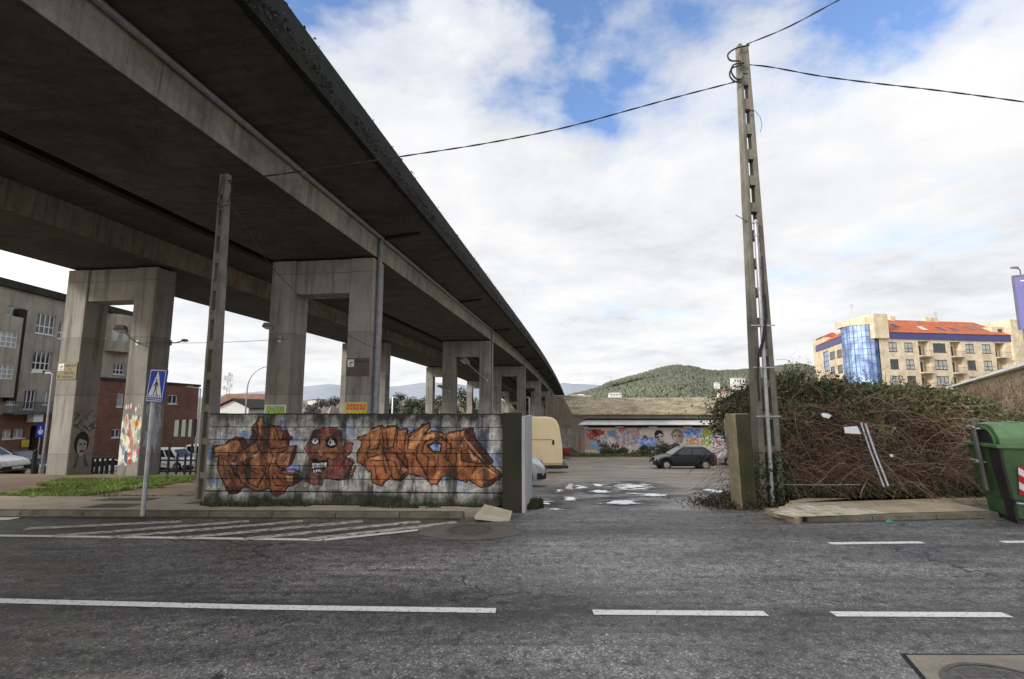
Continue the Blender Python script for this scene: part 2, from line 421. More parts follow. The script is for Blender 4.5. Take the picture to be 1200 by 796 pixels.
# ------------------------------------------------------------------ terrain
PUD = []   # x, y, rx, ry, z
def zbase(x, y):
    w = min(max((-6-x)/8, 0), 1)            # 0 = lot on the right, 1 = park on the left
    if y < 9.2: r = -.012
    elif y < 34: r = -.012-.0882*(y-9.2)
    elif y < 55: r = -2.2-.035*(y-34)
    else: r = -2.935-.008*min(y-55, 100)
    if y < 9.7: l = .06
    elif y < 20: l = .06-.083*(y-9.7)
    elif y < 40: l = -.795-.14*(y-20)
    else: l = -3.6-.008*min(y-40, 100)
    if y < 9.7 and x < -6: return min(.06, -.012+.3*max(0, y-8.3)) if y > 8.3 else -.03
    return r*(1-w)+l*w
def zg(x, y):
    z = zbase(x, y)
    for (px, py, rx, ry, pz) in PUD:
        d = math.hypot((x-px)/(rx*1.5+.15), (y-py)/(ry*1.6+.25))
        if d < 1.6:
            k = min(max((1.6-d)/.6, 0), 1); k = k*k*(3-2*k)
            z = z*(1-k)+(pz-.012+.03*max(0, d-.75))*k
    return z
def G(u, v):
    """where the line of sight (u,v) of the survey meets the terrain"""
    r = ray(u, v); last = None
    for i in range(1, 4000):
        Y = 2+i*.03
        x = r.x/r.y*Y; z = EYE+r.z/r.y*Y
        if z <= zbase(x, Y): return Vector((x, Y, zbase(x, Y)))
    return Vector((r.x/r.y*120, 120, zbase(r.x/r.y*120, 120)))
for (u, v, ru, rv) in [(741,573,23,2.2),(703,578.5,11,1.6),(764,581.5,18,1.5),(658,600,10,4.2),(669,586.5,6.5,1.6),(768,606,10,1.6),(838,578,9,1.8),(680,572.5,8,1.3),(710,587.5,5,1.8),
                       (733,590,22,1.5),(700,570,5,1),(640,591,8,1.2),(725,601,9,1.2),(655,577,5,1.0)]:
    a = G(u, v); dx = ru/605*a.y; n_ = G(u, v+rv); f_ = G(u, v-rv)
    PUD.append((a.x, a.y, dx, max(.06, (f_.y-n_.y)/2*.72), zbase(a.x, n_.y)+.004))
def axis(segs):
    out = []
    for a, b, st in segs:
        k = max(1, round((b-a)/st)); out += [a+(b-a)*i/k for i in range(k)]
    out.append(segs[-1][1]); return out
XS = axis([(-5000,-1000,1000),(-1000,-200,100),(-200,-50,15),(-50,-14,1.2),(-14,-4,.5),(-4,8.5,.16),(8.5,20,.8),(20,60,4),(60,200,20),(200,1000,100),(1000,5000,1000)])
YS = axis([(-300,-20,40),(-20,6,4),(6,8,.5),(8,18,.1),(18,36,.3),(36,60,1.5),(60,150,10),(150,1000,100),(1000,6000,1000)])
def ground():
    mb = MB(); nx = len(XS); cols = []
    for y in YS:
        for x in XS:
            z = zg(x, y); mb.v.append((x, y, z-.004*(abs(x) < 0)))
            n1 = noise.noise((x*.35, y*.35, 1.)); n2 = noise.noise((x*1.3, y*1.3, 5.)); n3 = noise.noise((x*.12, y*.25, 9.))
            asp = np.array((.165, .152, .136)); brown = np.array((.255, .205, .15)); scrub = np.array((.07, .075, .03))
            t = min(max((y-12.5+n1*4)/9, 0), 1)
            c = asp*(1-t)+brown*t; c = c*(1+.35*n2*.6+.3*n1)
            rgh = .46+.3*t+.2*n2
            if y > 48: k = min((y-48)/6, 1); c = c*(1-k)+scrub*k; rgh = .9
            if x < -6:
                k = min((-6-x)/1.2, 1); dirt = np.array((.25, .175, .11))*(1+.4*n2)
                if y > 24: dirt = dirt*.4+np.array((.2, .19, .175))*.6
                if y > 70: dirt = scrub
                c = c*(1-k)+dirt*k; rgh = rgh*(1-k)+.9*k
            if x > 8.2 and y < 60:
                k = min((x-8.2)/2, 1)*min(max((16-y)/3, 0), 1); c = c*(1-k)+np.array((.05, .042, .025))*k; rgh = rgh*(1-k)+.9*k
            for (px, py, rx, ry, pz) in PUD:
                d = math.hypot((x-px)/(rx*1.3+.12), (y-py)/(ry*1.5+.25))
                if d < 1.5: k = (1.5-max(d, .7))/.8; c = c*(1-.68*k); rgh = rgh*(1-k)+.2*k
            cols.append((*np.clip(c, .01, 1), min(max(rgh, .1), 1)))
    for j in range(len(YS)-1):
        for i in range(nx-1):
            a = j*nx+i; mb.f.append((a, a+1, a+nx+1, a+nx)); mb.m.append(0)
    mb.c = cols
    return mb.build('ground', M['ground'], kind='structure', smooth=True)
ground()
for k, (px, py, rx, ry, pz) in enumerate(PUD):
    mb = MB(); pts = []; n = 0; cs = .022; nx_, ny_ = int(rx*1.5/cs)+1, int(ry*1.7/(cs*.8))+2
    for i in range(-nx_, nx_+1):
        for j in range(-ny_, ny_+1):
            x, y = px+i*cs, py+j*cs*.8; d = math.hypot((x-px)/rx, (y-py)/ry)
            if d*1.2+1.35*noise.fractal((x*2.6, y*7.5, k*3.7), .75, 2.1, 6)*(.8+.2*d) < .80: mb.quad((x-cs/2, y-cs*.4, pz), (x+cs/2, y-cs*.4, pz), (x+cs/2, y+cs*.4, pz), (x-cs/2, y+cs*.4, pz))
    if not mb.f: continue
    for i in range(n):
        a = 2*PI*i/n; q = max(.3, 1+.6*noise.noise((math.cos(a)*1.3+k*7, math.sin(a)*1.3, k*3.1))+.3*noise.noise((math.cos(a)*4+k, math.sin(a)*4, k))+.12*noise.noise((math.cos(a)*11+k, math.sin(a)*11, k)))
        pts.append((px+rx*q*math.cos(a), py+ry*q*math.sin(a), pz))
    mb.build('puddle', M['water'], kind='structure')

# road: level sheet, slightly turned
def kerbY(x): return 8.09-.021*(x-3)
mb = MB(); xs = axis([(-220,-30,20),(-30,-1,1),(-1,8,.06),(8,30,1),(30,220,20)])
for a, b in zip(xs[:-1], xs[1:]):
    def yend(x): return (kerbY(x) if x < 4 else 9.5 if x > 7.6 else 8.6)+(.16*noise.fractal((x*1.1, 5, 2), .8, 2, 6)+.12 if -.6 < x < 4.6 else 0)+(.70*min(max((x+.6)/.6, 0), 1)*min(max((4.6-x)/.6, 0), 1))
    mb.quad((a, -7, 0), (b, -7, 0), (b, yend(b), 0), (a, yend(a), 0))
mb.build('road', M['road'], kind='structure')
# markings
def strip(pts, w, name='road_marking', mat='roadpaint', z=.004):
    m_ = MB(); pts = [Vector((p[0], p[1], 0)) for p in pts]
    L = []
    for i, p in enumerate(pts):
        t = (pts[min(i+1, len(pts)-1)]-pts[max(i-1, 0)]).normalized(); nrm = Vector((-t.y, t.x, 0))
        L.append((p+nrm*w/2+Vector((0, 0, z)), p-nrm*w/2+Vector((0, 0, z))))
    for (a, b), (c, d) in zip(L[:-1], L[1:]): m_.quad(b, d, c, a)
    return m_.build(name, M[mat], kind='structure')
def gp(u, v): return on_z(u, v, 0)
c0, c1, c2 = gp(0, 704.5), gp(300, 712), gp(581, 716)
strip([c0+(c0-c1).normalized()*30+Vector((0, .8, 0)), c0+(c0-c1).normalized()*6, c0, c1, c2], .105)
strip([gp(695, 718), gp(898, 719.5)], .105); strip([gp(976, 720), gp(1181, 721)], .105)
d0 = gp(1260, 721); strip([d0, d0+Vector((1.45, -.03, 0))], .105)
strip([gp(-400, 622), gp(0, 628), gp(200, 630.5), gp(378, 633)], .10)
strip([gp(380, 633), gp(480, 622.5), gp(556, 613.8)], .10)
strip([gp(972, 637.2), gp(1081, 636)], .10); strip([gp(1174, 635.5), gp(1290, 634.5)], .10)
for (a, b) in [((62, 628.5), (292, 611)), ((128, 630), (355, 611)), ((205, 631.5), (425, 611)), ((285, 632.2), (492, 611.5)), ((362, 632.3), (535, 612.5)), ((30, 620), (215, 611.2))]:
    strip([gp(*a), gp(*b)], .165, 'hatch_marking', 'fadedpaint', .0045)
mb = MB(); mb.poly([tuple(gp(-60, 605))[:2]+(.004,), tuple(gp(-60, 612))[:2]+(.004,), tuple(gp(10, 609.5))[:2]+(.004,), tuple(gp(24, 607))[:2]+(.004,), tuple(gp(14, 604.5))[:2]+(.004,)])
mb.build('crossing_stripe', M['roadpaint'], kind='structure')
# asphalt patch near the kerb with a round iron cover, and a big concrete-framed cover bottom right
def disc(c, r, z, n=40, h=.0):
    return [(c.x+r*math.cos(2*PI*i/n), c.y+r*math.sin(2*PI*i/n), z) for i in range(n)]
M['patch'] = concrete('brown_patch', (.17, .15, .125), .45, .4)
M['iron'] = simple('cast_iron', (.15, .135, .115), .5, .5, 18, .5, .3, bscale=30)
mb = MB(); c = gp(551, 622.5)
mb.poly([(c.x+.72*math.cos(2*PI*i/40)*(1+.05*math.sin(i*1.7)), c.y+.5*math.sin(2*PI*i/40)*(1+.05*math.sin(i*2.3)), .005) for i in range(40)])
mb.build('repair_patch', M['patch'], kind='structure')
def manhole(c, r, label):
    e = empty('manhole_cover', (c.x, c.y, .004), label, 'manhole cover')
    m1 = MB(); n = 48
    for i in range(n):
        a, b = 2*PI*i/n, 2*PI*(i+1)/n
        for (r0, r1, z0, z1) in ((r, r*1.09, .012, .012), (r*1.09, r*1.1, .012, .004)):
            m1.quad((c.x+r0*math.cos(a), c.y+r0*math.sin(a), z0), (c.x+r1*math.cos(a), c.y+r1*math.sin(a), z1), (c.x+r1*math.cos(b), c.y+r1*math.sin(b), z1), (c.x+r0*math.cos(b), c.y+r0*math.sin(b), z0))
    m1.build('ring', M['iron'], e)
    m2 = MB(); m2.poly(disc(c, r*.985, .009, n))
    for i in range(-6, 7):
        for j in range(-6, 7):
            if math.hypot(i, j) < 6.2:
                x, y, h = c.x+i*r/7, c.y+j*r/7, r*.03
                m2.box(x-h, x+h, y-h, y+h, .009, .0115)
    m2.build('lid', M['iron'], e)
    return e
manhole(c, .3, 'small round iron cover in a brown patch by the striped road area')
c = gp(1197, 815)
e = manhole(Vector((c.x, c.y, 0)), .345, 'large round iron cover in a concrete frame at the bottom right of the road')
mb = MB()
q = [gp(1062, 768.5), gp(1330, 769), gp(1330, 840), gp(1106, 820)]
mb.poly([(p.x, p.y, .005) for p in q]); mb.build('cover_surround', concrete('worn_frame_concrete', (.34, .30, .245), .5, .3), e)
mb = MB(); q2 = [p+(p-(q[0]+q[2])/2).normalized()*.035 for p in q]; mb.poly([(p.x, p.y, .0035) for p in q2]); mb.build('tar_joint', M['dark'], e)
# pavements
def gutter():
    m, nt, b = nodes('gutter_dirt_shade'); f = nz(nt, 9, 6, .7); setin(nt, b, 'Base Color', mixc(nt, (.028, .025, .02), (.10, .085, .062), ramp(nt, f, [(.4, 0), (.65, 1)]))); setin(nt, b, 'Roughness', .9); return m
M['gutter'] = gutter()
def gutter_run(x0, x1, fy, w):  # dark strip at the kerb foot: dirt, with contact shade painted in
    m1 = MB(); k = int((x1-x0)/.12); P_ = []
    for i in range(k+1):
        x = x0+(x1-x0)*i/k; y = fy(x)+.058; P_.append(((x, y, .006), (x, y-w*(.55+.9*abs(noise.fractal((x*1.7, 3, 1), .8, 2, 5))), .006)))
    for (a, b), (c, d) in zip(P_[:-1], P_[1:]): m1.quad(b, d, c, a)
    m1.build('gutter_dirt_shade', M['gutter'], kind='structure')
KR0 = on_z(938, 613.8, 0); KR1 = on_z(1150, 608.6, 0); KS = (KR1.y-KR0.y)/(KR1.x-KR0.x)
def kerbR(x): return KR0.y+KS*(x-KR0.x)
def kerb_run(x0, x1, name, kerbY=kerbY):
    m1 = MB(); k = max(2, int((x1-x0)/1.0))
    for i in range(k):
        a = x0+(x1-x0)*i/k+.004; b = x0+(x1-x0)*(i+1)/k-.004
        ya, yb = kerbY(a)+.06, kerbY(b)+.06
        m1.hexa([(a, ya, -.05), (b, yb, -.05), (b, yb+.16, -.05), (a, ya+.16, -.05)], [(a, ya+.02, .080), (b, yb+.02, .080), (b, yb+.16, .084), (a, ya+.16, .084)])
    return m1.build(name, M['kerb'], bevel=.012, kind='structure')
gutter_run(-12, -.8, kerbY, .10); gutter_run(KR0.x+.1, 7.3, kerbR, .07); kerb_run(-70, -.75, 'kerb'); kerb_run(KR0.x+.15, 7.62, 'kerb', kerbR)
mb = MB()
for a, b in zip(axis([(-70, -10, 4), (-10, -.5, .5)])[:-1], axis([(-70, -10, 4), (-10, -.5, .5)])[1:]):
    ba, bb = (9.72+.12*noise.noise((a, 3, 0)), 9.72+.12*noise.noise((b, 3, 0)))
    mb.hexa([(a, kerbY(a)+.222, -.06), (b, kerbY(b)+.222, -.06), (b, bb, -.06), (a, ba, -.06)], [(a, kerbY(a)+.222, .085), (b, kerbY(b)+.222, .085), (b, bb, .085), (a, ba, .085)])
mb.build('pavement', M['pave'], kind='structure')
for (x0, x1, y0, y1) in [(-7.05, -6.2, 8.62, 8.98), (-7.4, -6.3, 9.25, 9.55), (-5.6, -4.9, 8.95, 9.3)]:
    m1 = MB(); m1.poly([(x0, y0, .089), (x1-.1, y0, .089), (x1, y1, .089), (x0+.15, y1, .089)]); m1.build('pavement_patch', M['kerb'], kind='structure')
# right pavement: pale broken corner
P0 = [on_z(896, 598, .05), on_z(936, 614, .01)]
xk = KR0.x+.17
pts = [P0[0], P0[1], Vector((xk, kerbR(xk)+.2, 0)), Vector((7.6, kerbR(7.6)+.2, 0)), Vector((7.6, 10, 0)), on_z(1100, 582.5, .11), on_z(1000, 582.5, .11), on_z(944, 582, .11), on_z(925, 585.5, .11), on_z(922, 589, .11), on_z(912, 594, .11)]
pp_ = []
for i_ in range(len(pts)):
    a_, b_ = pts[i_], pts[(i_+1) % len(pts)]; k_ = 10 if i_ in (0, 8, 9, 10, 11) else 1
    for j_ in range(k_):
        p_ = a_.lerp(b_, j_/k_); pp_.append(p_+(Vector((noise.noise((p_.x*9, p_.y*9, 1)), noise.noise((p_.x*9, p_.y*9, 7)), 0))*.05 if k_ > 1 else Vector((0, 0, 0))))
pts = pp_
mb = MB(); mb.hexa([(p.x, p.y, -.05) for p in pts], [(p.x, p.y, .085) for i, p in enumerate(pts)])
M['pavedirt'] = concrete('dirty_pavement', (.52, .42, .29), .4, .6, moss=.22)
mb.build('pavement', M['pavedirt'], kind='structure')
mb = MB(); q = [on_z(905, 601, .089), on_z(929, 606, .089), on_z(943, 605.5, .089), on_z(1000, 603.5, .089), on_z(1042, 601.5, .089), on_z(1005, 595.5, .089), on_z(985, 593.5, .089), on_z(955, 590.5, .089), on_z(930, 592.5, .089)]
mb.poly([(p.x, p.y, .0885) for p in q])
def tilep():
    m, nt, b = nodes('pale_tactile_tiles'); br_ = N(nt, 'ShaderNodeTexBrick'); nt.links.new(vec_map(nt), br_.inputs['Vector']); br_.offset = 0
    br_.inputs['Color1'].default_value = (.60, .53, .40, 1); br_.inputs['Color2'].default_value = (.48, .42, .31, 1); br_.inputs['Mortar'].default_value = (.17, .145, .10, 1); br_.inputs['Scale'].default_value = 1; br_.inputs['Mortar Size'].default_value = .006; br_.inputs['Brick Width'].default_value = .2; br_.inputs['Row Height'].default_value = .2
    c = mixc(nt, br_.outputs['Color'], ramp(nt, nz(nt, 5, 7, .75), [(.32, .42), (.58, 1.1)]), 1, 'MULTIPLY'); setin(nt, b, 'Base Color', c); setin(nt, b, 'Roughness', .85); bump(nt, b, nz(nt, 60, 3), .4, .01); return m
mb.build('pavement_tiles', tilep(), kind='structure')
mb = MB(); x0 = 7.61
for a, b in zip(axis([(x0, 40, 3)])[:-1], axis([(x0, 40, 3)])[1:]):
    mb.quad((a, 9.4, .085), (b, 9.4, .085), (b, 10, .085), (a, 10, .085)); mb.quad((a, 9.4, -.05), (b, 9.4, -.05), (b, 9.4, .085), (a, 9.4, .085))
mb.build('pavement', M['pavedirt'], kind='structure')
# loose pale tactile slab at the dropped end of the pavement
A = [on_z(556, 604.5, .10), on_z(597, 609, .02), on_z(600.5, 598.5, .03), on_z(568, 591, .13)]
e = empty('tactile_slab', (A[1].x, A[1].y, 0), 'pale ribbed concrete slab sloping down to the road at the wall end', 'paving slab')
mb = MB(); mb.hexa([p-Vector((0, 0, .05)) for p in A], A)
o = mb.build('slab', M['pavepale'], e)
mb = MB()
for i in range(1, 15):
    t = i/15; a = A[0].lerp(A[1], t); b = A[3].lerp(A[2], t)
    for j in range(1, 9):
        c = a.lerp(b, j/9); s_ = .015
        mb.box(c.x-s_, c.x+s_, c.y-s_, c.y+s_, c.z-.004, c.z+.008)
mb.build('studs', M['pavepale'], e)
# ------------------------------------------------------------------ viaduct
HD = R(8.0); dT = Vector((math.sin(HD), math.cos(HD), 0)); dS = Vector((math.cos(HD), -math.sin(HD), 0))
def dz(t): return -3.9e-4*max(0, t-40)**2
def V(s, t, z, drop=False): 
    p = dS*s+dT*t; return Vector((p.x, p.y, z+(dz(t) if drop else 0)))
ZS, ZW, ZC = 7.03, 7.85, 8.02
T0, T1 = -34.0, 150.0
TS = axis([(T0, 40, 7.4), (40, T1, 5.5)])
via = empty('viaduct', V(-13.3, 16.65, -.8), 'long twin concrete road viaduct on paired columns running away on the left', 'viaduct')
def run(prof_fn, name, mat, parent=via, closed=True):
    mb = MB(); k = None
    for i, t in enumerate(TS):
        pr = prof_fn(t); k = len(pr)
        mb.v += [tuple(V(s, t, z, True)) for s, z in pr]
    rng_ = range(k) if closed else range(k-1)
    for i in range(len(TS)-1):
        for j in rng_:
            mb.f.append((i*k+j, (i+1)*k+j, (i+1)*k+(j+1) % k, i*k+(j+1) % k)); mb.m.append(0)
    mb.f += [tuple(range(k)), tuple(reversed(range((len(TS)-1)*k, len(TS)*k)))]; mb.m += [0, 0]
    return mb.build(name, mat, parent)
def deep(t): return 1.6*(max(0, (t-118)/32))**1.5
for (a, b, cl, cr) in ((-11.1, -7.25, -13.22, -5.3), (-19.6, -15.4, -21.7, -13.3)):
    run(lambda t: [(a, ZS-deep(t)), (b, ZS-deep(t)), (b+.04, ZW), (a-.04, ZW)], 'box_girder', [M['girder']])
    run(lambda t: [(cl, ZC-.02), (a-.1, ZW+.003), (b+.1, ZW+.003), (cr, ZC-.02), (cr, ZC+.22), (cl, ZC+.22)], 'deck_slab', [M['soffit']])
    run(lambda t: [(cr+.05, ZC-.07), (cr+.20, ZC-.07), (cr+.22, ZC+.28), (cr+.12, ZC+.34), (cr+.06, ZC+.98), (cr-.12, ZC+.98), (cr-.2, ZC+.225), (cr+.002, ZC+.215)], 'parapet', [M['fascia']])
    run(lambda t: [(cl+.05, ZC-.16), (cl+.05, ZC+.215), (cl+.2, ZC+.225), (cl+.12, ZC+.98), (cl-.06, ZC+.98), (cl-.24, ZC+.28), (cl-.22, ZC-.16)], 'parapet', [M['fascia']])
# underside of the girder: darker sheet with the underside shade painted in, 4 mm proud
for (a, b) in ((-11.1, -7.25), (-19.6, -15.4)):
    run(lambda t: [(a+.02, ZS-deep(t)-.004), (b-.02, ZS-deep(t)-.004)], 'girder_soffit_shade', [M['soffit']], closed=False)
# plants and moss along the outer parapet
mb = MB(); cols = []
for i in range(5200):
    t = 1+75*random.random()**1.7; lvl = random.random()
    s_, z_ = (-5.07+random.gauss(0, .05), ZC+.32+abs(random.gauss(0, .05))) if lvl < .5 else (-5.27+random.gauss(0, .04), ZC+.955+abs(random.gauss(0, .016))*(1.4 if noise.noise((t*1.1, 3, 2)) > .1 else .6))
    if noise.fractal((t*.55, lvl > .5, 6), .8, 2, 4) < random.uniform(-.25, .25): continue
    p = V(s_, t, z_, True); r_ = random.uniform(.010, .032)
    u_ = Vector((random.gauss(0, 1), random.gauss(0, 1), random.gauss(0, 1))).normalized(); w_ = u_.orthogonal().normalized()
    mb.quad(p-u_*r_-w_*r_*.5, p+u_*r_-w_*r_*.5, p+u_*r_+w_*r_*.5, p-u_*r_+w_*r_*.5)
    g_ = random.uniform(.5, 1.2); cols += [(.008*g_, .010*g_, .004*g_, 1)]*4
for i in range(3800):
    t = 1+55*random.random()**1.7; z_ = ZC+.30-.34*random.random()**2
    if noise.fractal((t*.8, z_*3, 4), .8, 2, 4) < random.uniform(-.4, .3): continue
    p = V(-5.075+random.uniform(0, .03), t, z_, True); r_ = random.uniform(.012, .04); u_ = Vector((random.gauss(0, 1), random.gauss(0, 1), random.gauss(0, 1))).normalized(); w_ = u_.orthogonal().normalized()
    mb.quad(p-u_*r_-w_*r_*.6, p+u_*r_-w_*r_*.6, p+u_*r_+w_*r_*.6, p-u_*r_+w_*r_*.6); g_ = random.uniform(.4, 1.6); c_ = random.choice(((.010, .013, .005), (.016, .018, .007), (.006, .006, .005))); cols += [(c_[0]*g_, c_[1]*g_, c_[2]*g_, 1)]*4
mb.c = cols; o = mb.build('parapet_moss', M['leaf'], via); o['kind'] = 'stuff'
# drain pipe under the outer cantilever, with cross pipes
mb = MB(); mb.tube([V(-7.12, t, ZW-.1, True) for t in axis([(T0, 140, 6)])], .065, 8)
dp = mb.build('drain_pipe', M['pvc'], via, smooth=True)
mb = MB()
for k in range(-2, 16):
    t = 16.9+11.4*k
    if t < 140: mb.tube([V(-7.1, t+.25, ZW-.07, True), V(-5.75, t+.25, ZC-.09, True)], .07, 8)
build_split(mb, 'cross_pipe', M['black'], dp)
# piers
def pier(t0, lo, hi, deckt):
    pr = empty('pier', (0, 0, 0)); pr.parent = via
    c = V((lo+hi)/2, t0, -1.0); pr.location = c-via.location
    h = ZS+dz(t0)-.09
    cols_ = []
    for (s0, s1) in ((lo, lo+.92), (hi-.87, hi)):
        b = [V(s0, t0, 0), V(s1, t0, 0), V(s1, t0+.95, 0), V(s0, t0+.95, 0)]
        mb = MB(); gz = min(zbase(p.x, p.y) for p in b)-.4
        # shallow chamfered corner joints: octagon plan
        q = []
        for i in range(4):
            p, a_, z_ = b[i], b[i-1], b[(i+1) % 4]
            q += [p+(a_-p).normalized()*.03, p+(z_-p).normalized()*.03]
        mb.hexa([(p.x, p.y, gz) for p in q], [(p.x, p.y, h) for p in q])
        o = mb.build('column', M['conc'], pr); cols_.append(o)
        mt = MB()
        for zz in (1.0, 3.2, 5.4):
            c_ = V(s0+.3, t0-.004, zz+dz(t0)); mt.cyl(c_, c_+dT*.003, .035, n=10)
        mt.build('tie_hole', M['dark'], o) if False else None
    mb = MB(); b = [V(lo+.92, t0+.06, 0), V(hi-.87, t0+.06, 0), V(hi-.87, t0+.89, 0), V(lo+.92, t0+.89, 0)]
    mb.hexa([(p.x, p.y, h-1.22) for p in b], [(p.x, p.y, h-.003) for p in b]); mb.build('crossbeam', M['conc'], pr)
    mb = MB()
    for s0 in (lo+.45, hi-.43):
        b = [V(s0-.3, t0+.25, 0), V(s0+.3, t0+.25, 0), V(s0+.3, t0+.7, 0), V(s0-.3, t0+.7, 0)]
        mb.hexa([(p.x, p.y, h) for p in b], [(p.x, p.y, h+.085) for p in b])
    build_split(mb, 'bearing', M['bearing'], pr)
    return pr
piers = {}
for k in range(0, 6):
    for j, (lo, hi) in enumerate(((-11.1, -7.25), (-19.6, -15.78))):
        t0 = 16.65+22.7*k
        piers[(k, j)] = pier(t0, lo, hi, 0)
        if j == 0:
            mb = MB(); zt = ZW+dz(t0)-.1
            mb.tube([V(-7.12, t0+.3, zt), V(-7.14, t0+.28, zt-.25), V(-7.15, t0+.3, ZS-.5+dz(t0)), V(-7.15, t0+.3, -1.6)], .075, 10)
            for zz in (.6, 2.6, 4.6, 6.4): mb.lathe(V(-7.15, t0+.3, zz), (0, 0, 1), [(0, .095), (.05, .095)], 10)
            mb.build('downpipe', M['pvc'], piers[(k, j)], smooth=True)
# abutment where the viaduct meets the bank
ab = empty('abutment', V(-13, T1, -3)); ab.parent = via; ab.location = V(-13, T1, -3)-via.location
mb = MB(); b = [V(-24, T1-.5, 0), V(-4.4, T1-.5, 0), V(-4.4, T1+6, 0), V(-24, T1+6, 0)]
mb.hexa([(p.x, p.y, -6) for p in b], [(p.x, p.y, 7.6+dz(T1)) for p in b]); mb.build('end_wall', M['conc'], ab)

# ------------------------------------------------------------------ things fixed on the columns
def face_panel(s0, s1, t, z0, z1, nx, nz_, side='front', off=.006):
    if side == 'front': A = V(s0, t-off, z0); ux = dS*(s1-s0)
    else: A = V(s0+off, t, z0); ux = dT*(s1-s0)       # right face: s1-s0 is the length along t
    return grid_panel(A, ux, (0, 0, z1-z0), nx, nz_)
def plate(s0, s1, t, z0, z1, base, txt, label):
    e = empty('sign_plate', V((s0+s1)/2, t, z0), label, 'sign', 'name plates on the columns')
    mb = MB(); b = [V(s0, t-.03, 0), V(s1, t-.03, 0), V(s1, t-.004, 0), V(s0, t-.004, 0)]
    mb.hexa([(p.x, p.y, z0) for p in b], [(p.x, p.y, z1) for p in b])
    mb.build('plate', simple('brass_plate', base, .5, .3, 3), e)
    w, h = s1-s0, z1-z0
    Mx = Matrix(((dS.x, 0, dT.x*-1, 0), (dS.y, 0, dT.y*-1, 0), (0, 1, 0, 0), (0, 0, 0, 1)))
    ink = M['inkdark']
    for body, fx, fz, sz in txt:
        p = V(s0+w*fx, t-.033, z0+h*fz)-e.location
        text_mesh(body, sz, 'lettering', ink, e, Matrix.Translation(p) @ Mx)
    mb = MB(); a = [V(s0+w*.06, t-.034, z0+h*.52), V(s0+w*.34, t-.034, z0+h*.52), V(s0+w*.34, t-.034, z0+h*.93), V(s0+w*.06, t-.034, z0+h*.93)]
    mb.poly(a); em = mb.build('emblem_panel', M['white'], e)
    mb = MB()
    for q in ([(.12,.66),(.2,.80),(.27,.80),(.30,.72),(.24,.74),(.18,.66)], [(.12,.58),(.28,.58),(.28,.61),(.12,.61)]):
        mb.poly([V(s0+w*x, t-.036, z0+h*z) for x, z in q])
    mb.poly([V(s0+w*x, t-.036, z0+h*z) for x, z in [(.06,.08),(.15,.08),(.15,.24),(.06,.24)]])
    mb.build('emblem', ink, em)
    return e
M['inkdark'] = simple('dark_ink', (.05, .042, .02), .6)
M['brass'] = simple('brass', (.2, .16, .06), .5)
tF = 16.65
def zat(u, v, s, t):
    p = V(s, t, 0); return on_plane(u, v, p, dT).z
zl0, zl1 = zat(74, 445, -19, tF), zat(74, 425, -19, tF)
plate(-19.56, -18.72, tF, zl0, zl1, (.22, .175, .07), [('PARQUE', .66, .80, .13), ('DE', .66, .58, .10), ('BELVIS', .62, .38, .14), ('CONCELLO', .58, .14, .09)], 'yellow brass name plate on the leftmost front column')
zl0, zl1 = zat(418, 441, -7.7, tF), zat(418, 420, -7.7, tF)
plate(-8.1, -7.27, tF, zl0, zl1, (.07, .058, .04), [('PARQUE', .66, .80, .13), ('DE', .66, .58, .10), ('BELVIS', .62, .38, .14), ('CONCELLO', .58, .14, .09)], 'dark brown name plate on the column with the grey downpipe')
# torn posters on the pier column by the road sign
def scraps(pt, x0, x1, y0, y1, n, pal, big):
    for i in range(n):
        cx, cy = random.uniform(x0, x1), random.uniform(y0, y1); r_ = random.uniform(*big); k = random.randint(4, 7)
        pts = [(cx+r_*random.uniform(.5, 1.2)*math.cos(2*PI*j/k), cy+r_*random.uniform(.5, 1.3)*math.sin(2*PI*j/k)) for j in range(k)]
        pt.poly(pts, random.choice(pal))
CC = (.30, .285, .25)
mb, P, i, j = face_panel(-16.62, -15.80, tF, zat(150, 547, -16, tF), zat(150, 472, -16, tF), 70, 150)
pt = Paint(i, j, CC)
pt.poly([(0,.0),(.2,.04),(.5,.1),(.93,.12),(.95,.42),(.9,.55),(1,.7),(.95,.78),(.6,.76),(.2,.7),(0,.72)], (.55,.54,.5))
scraps(pt, .02, .95, .12, .74, 150, [(.8,.78,.72),(.75,.74,.7),(.78,.76,.74),(.7,.68,.62),(.6,.55,.42),(.55,.2,.1),(.15,.3,.45),(.5,.08,.08),(.75,.74,.7),(.2,.35,.3),(.6,.5,.12),(.7,.68,.66),(.1,.12,.15)], (.05, .13))
scraps(pt, .1, .9, .9, .98, 16, [(.7,.68,.64),(.55,.15,.12)], (.03, .07))
m_ = pt.mask([(0,.0),(.2,.04),(.5,.1),(.93,.12),(.95,.42),(.9,.55),(1,.7),(.95,.78),(.6,.76),(.2,.7),(0,.72)])
keep = m_ | (np.abs(pt.c-np.array(CC)).sum(1) > .02)
mb.f = [f for f in mb.f if all(keep[list(f)])]; mb.m = [0]*len(mb.f); mb.c = pt.rgba()
o = mb.build('torn_posters', M['poster'], via)
o['label'] = 'layers of torn colourful posters on the front of a column'
mb, P, i, j = face_panel(-15.78, -15.78+.8, tF+.08, zat(178, 530, -15.78, tF+.5), zat(178, 472, -15.78, tF+.5), 50, 110, 'side')
pt = Paint(i, j, (.36,.38,.42)); scraps(pt, 0, 1, 0, 1, 90, [(.55,.56,.58),(.45,.5,.56),(.25,.3,.42),(.5,.5,.5),(.3,.33,.36)], (.06, .2))
keep = (j > .08+.06*np.sin(i*17)) & (j < .93+.05*np.sin(i*11)) & (i < .9+.06*np.sin(j*14))
mb.f = [f for f in mb.f if all(keep[list(f)])]; mb.m = [0]*len(mb.f); mb.c = pt.rgba()
mb.build('torn_posters', M['poster'], via)
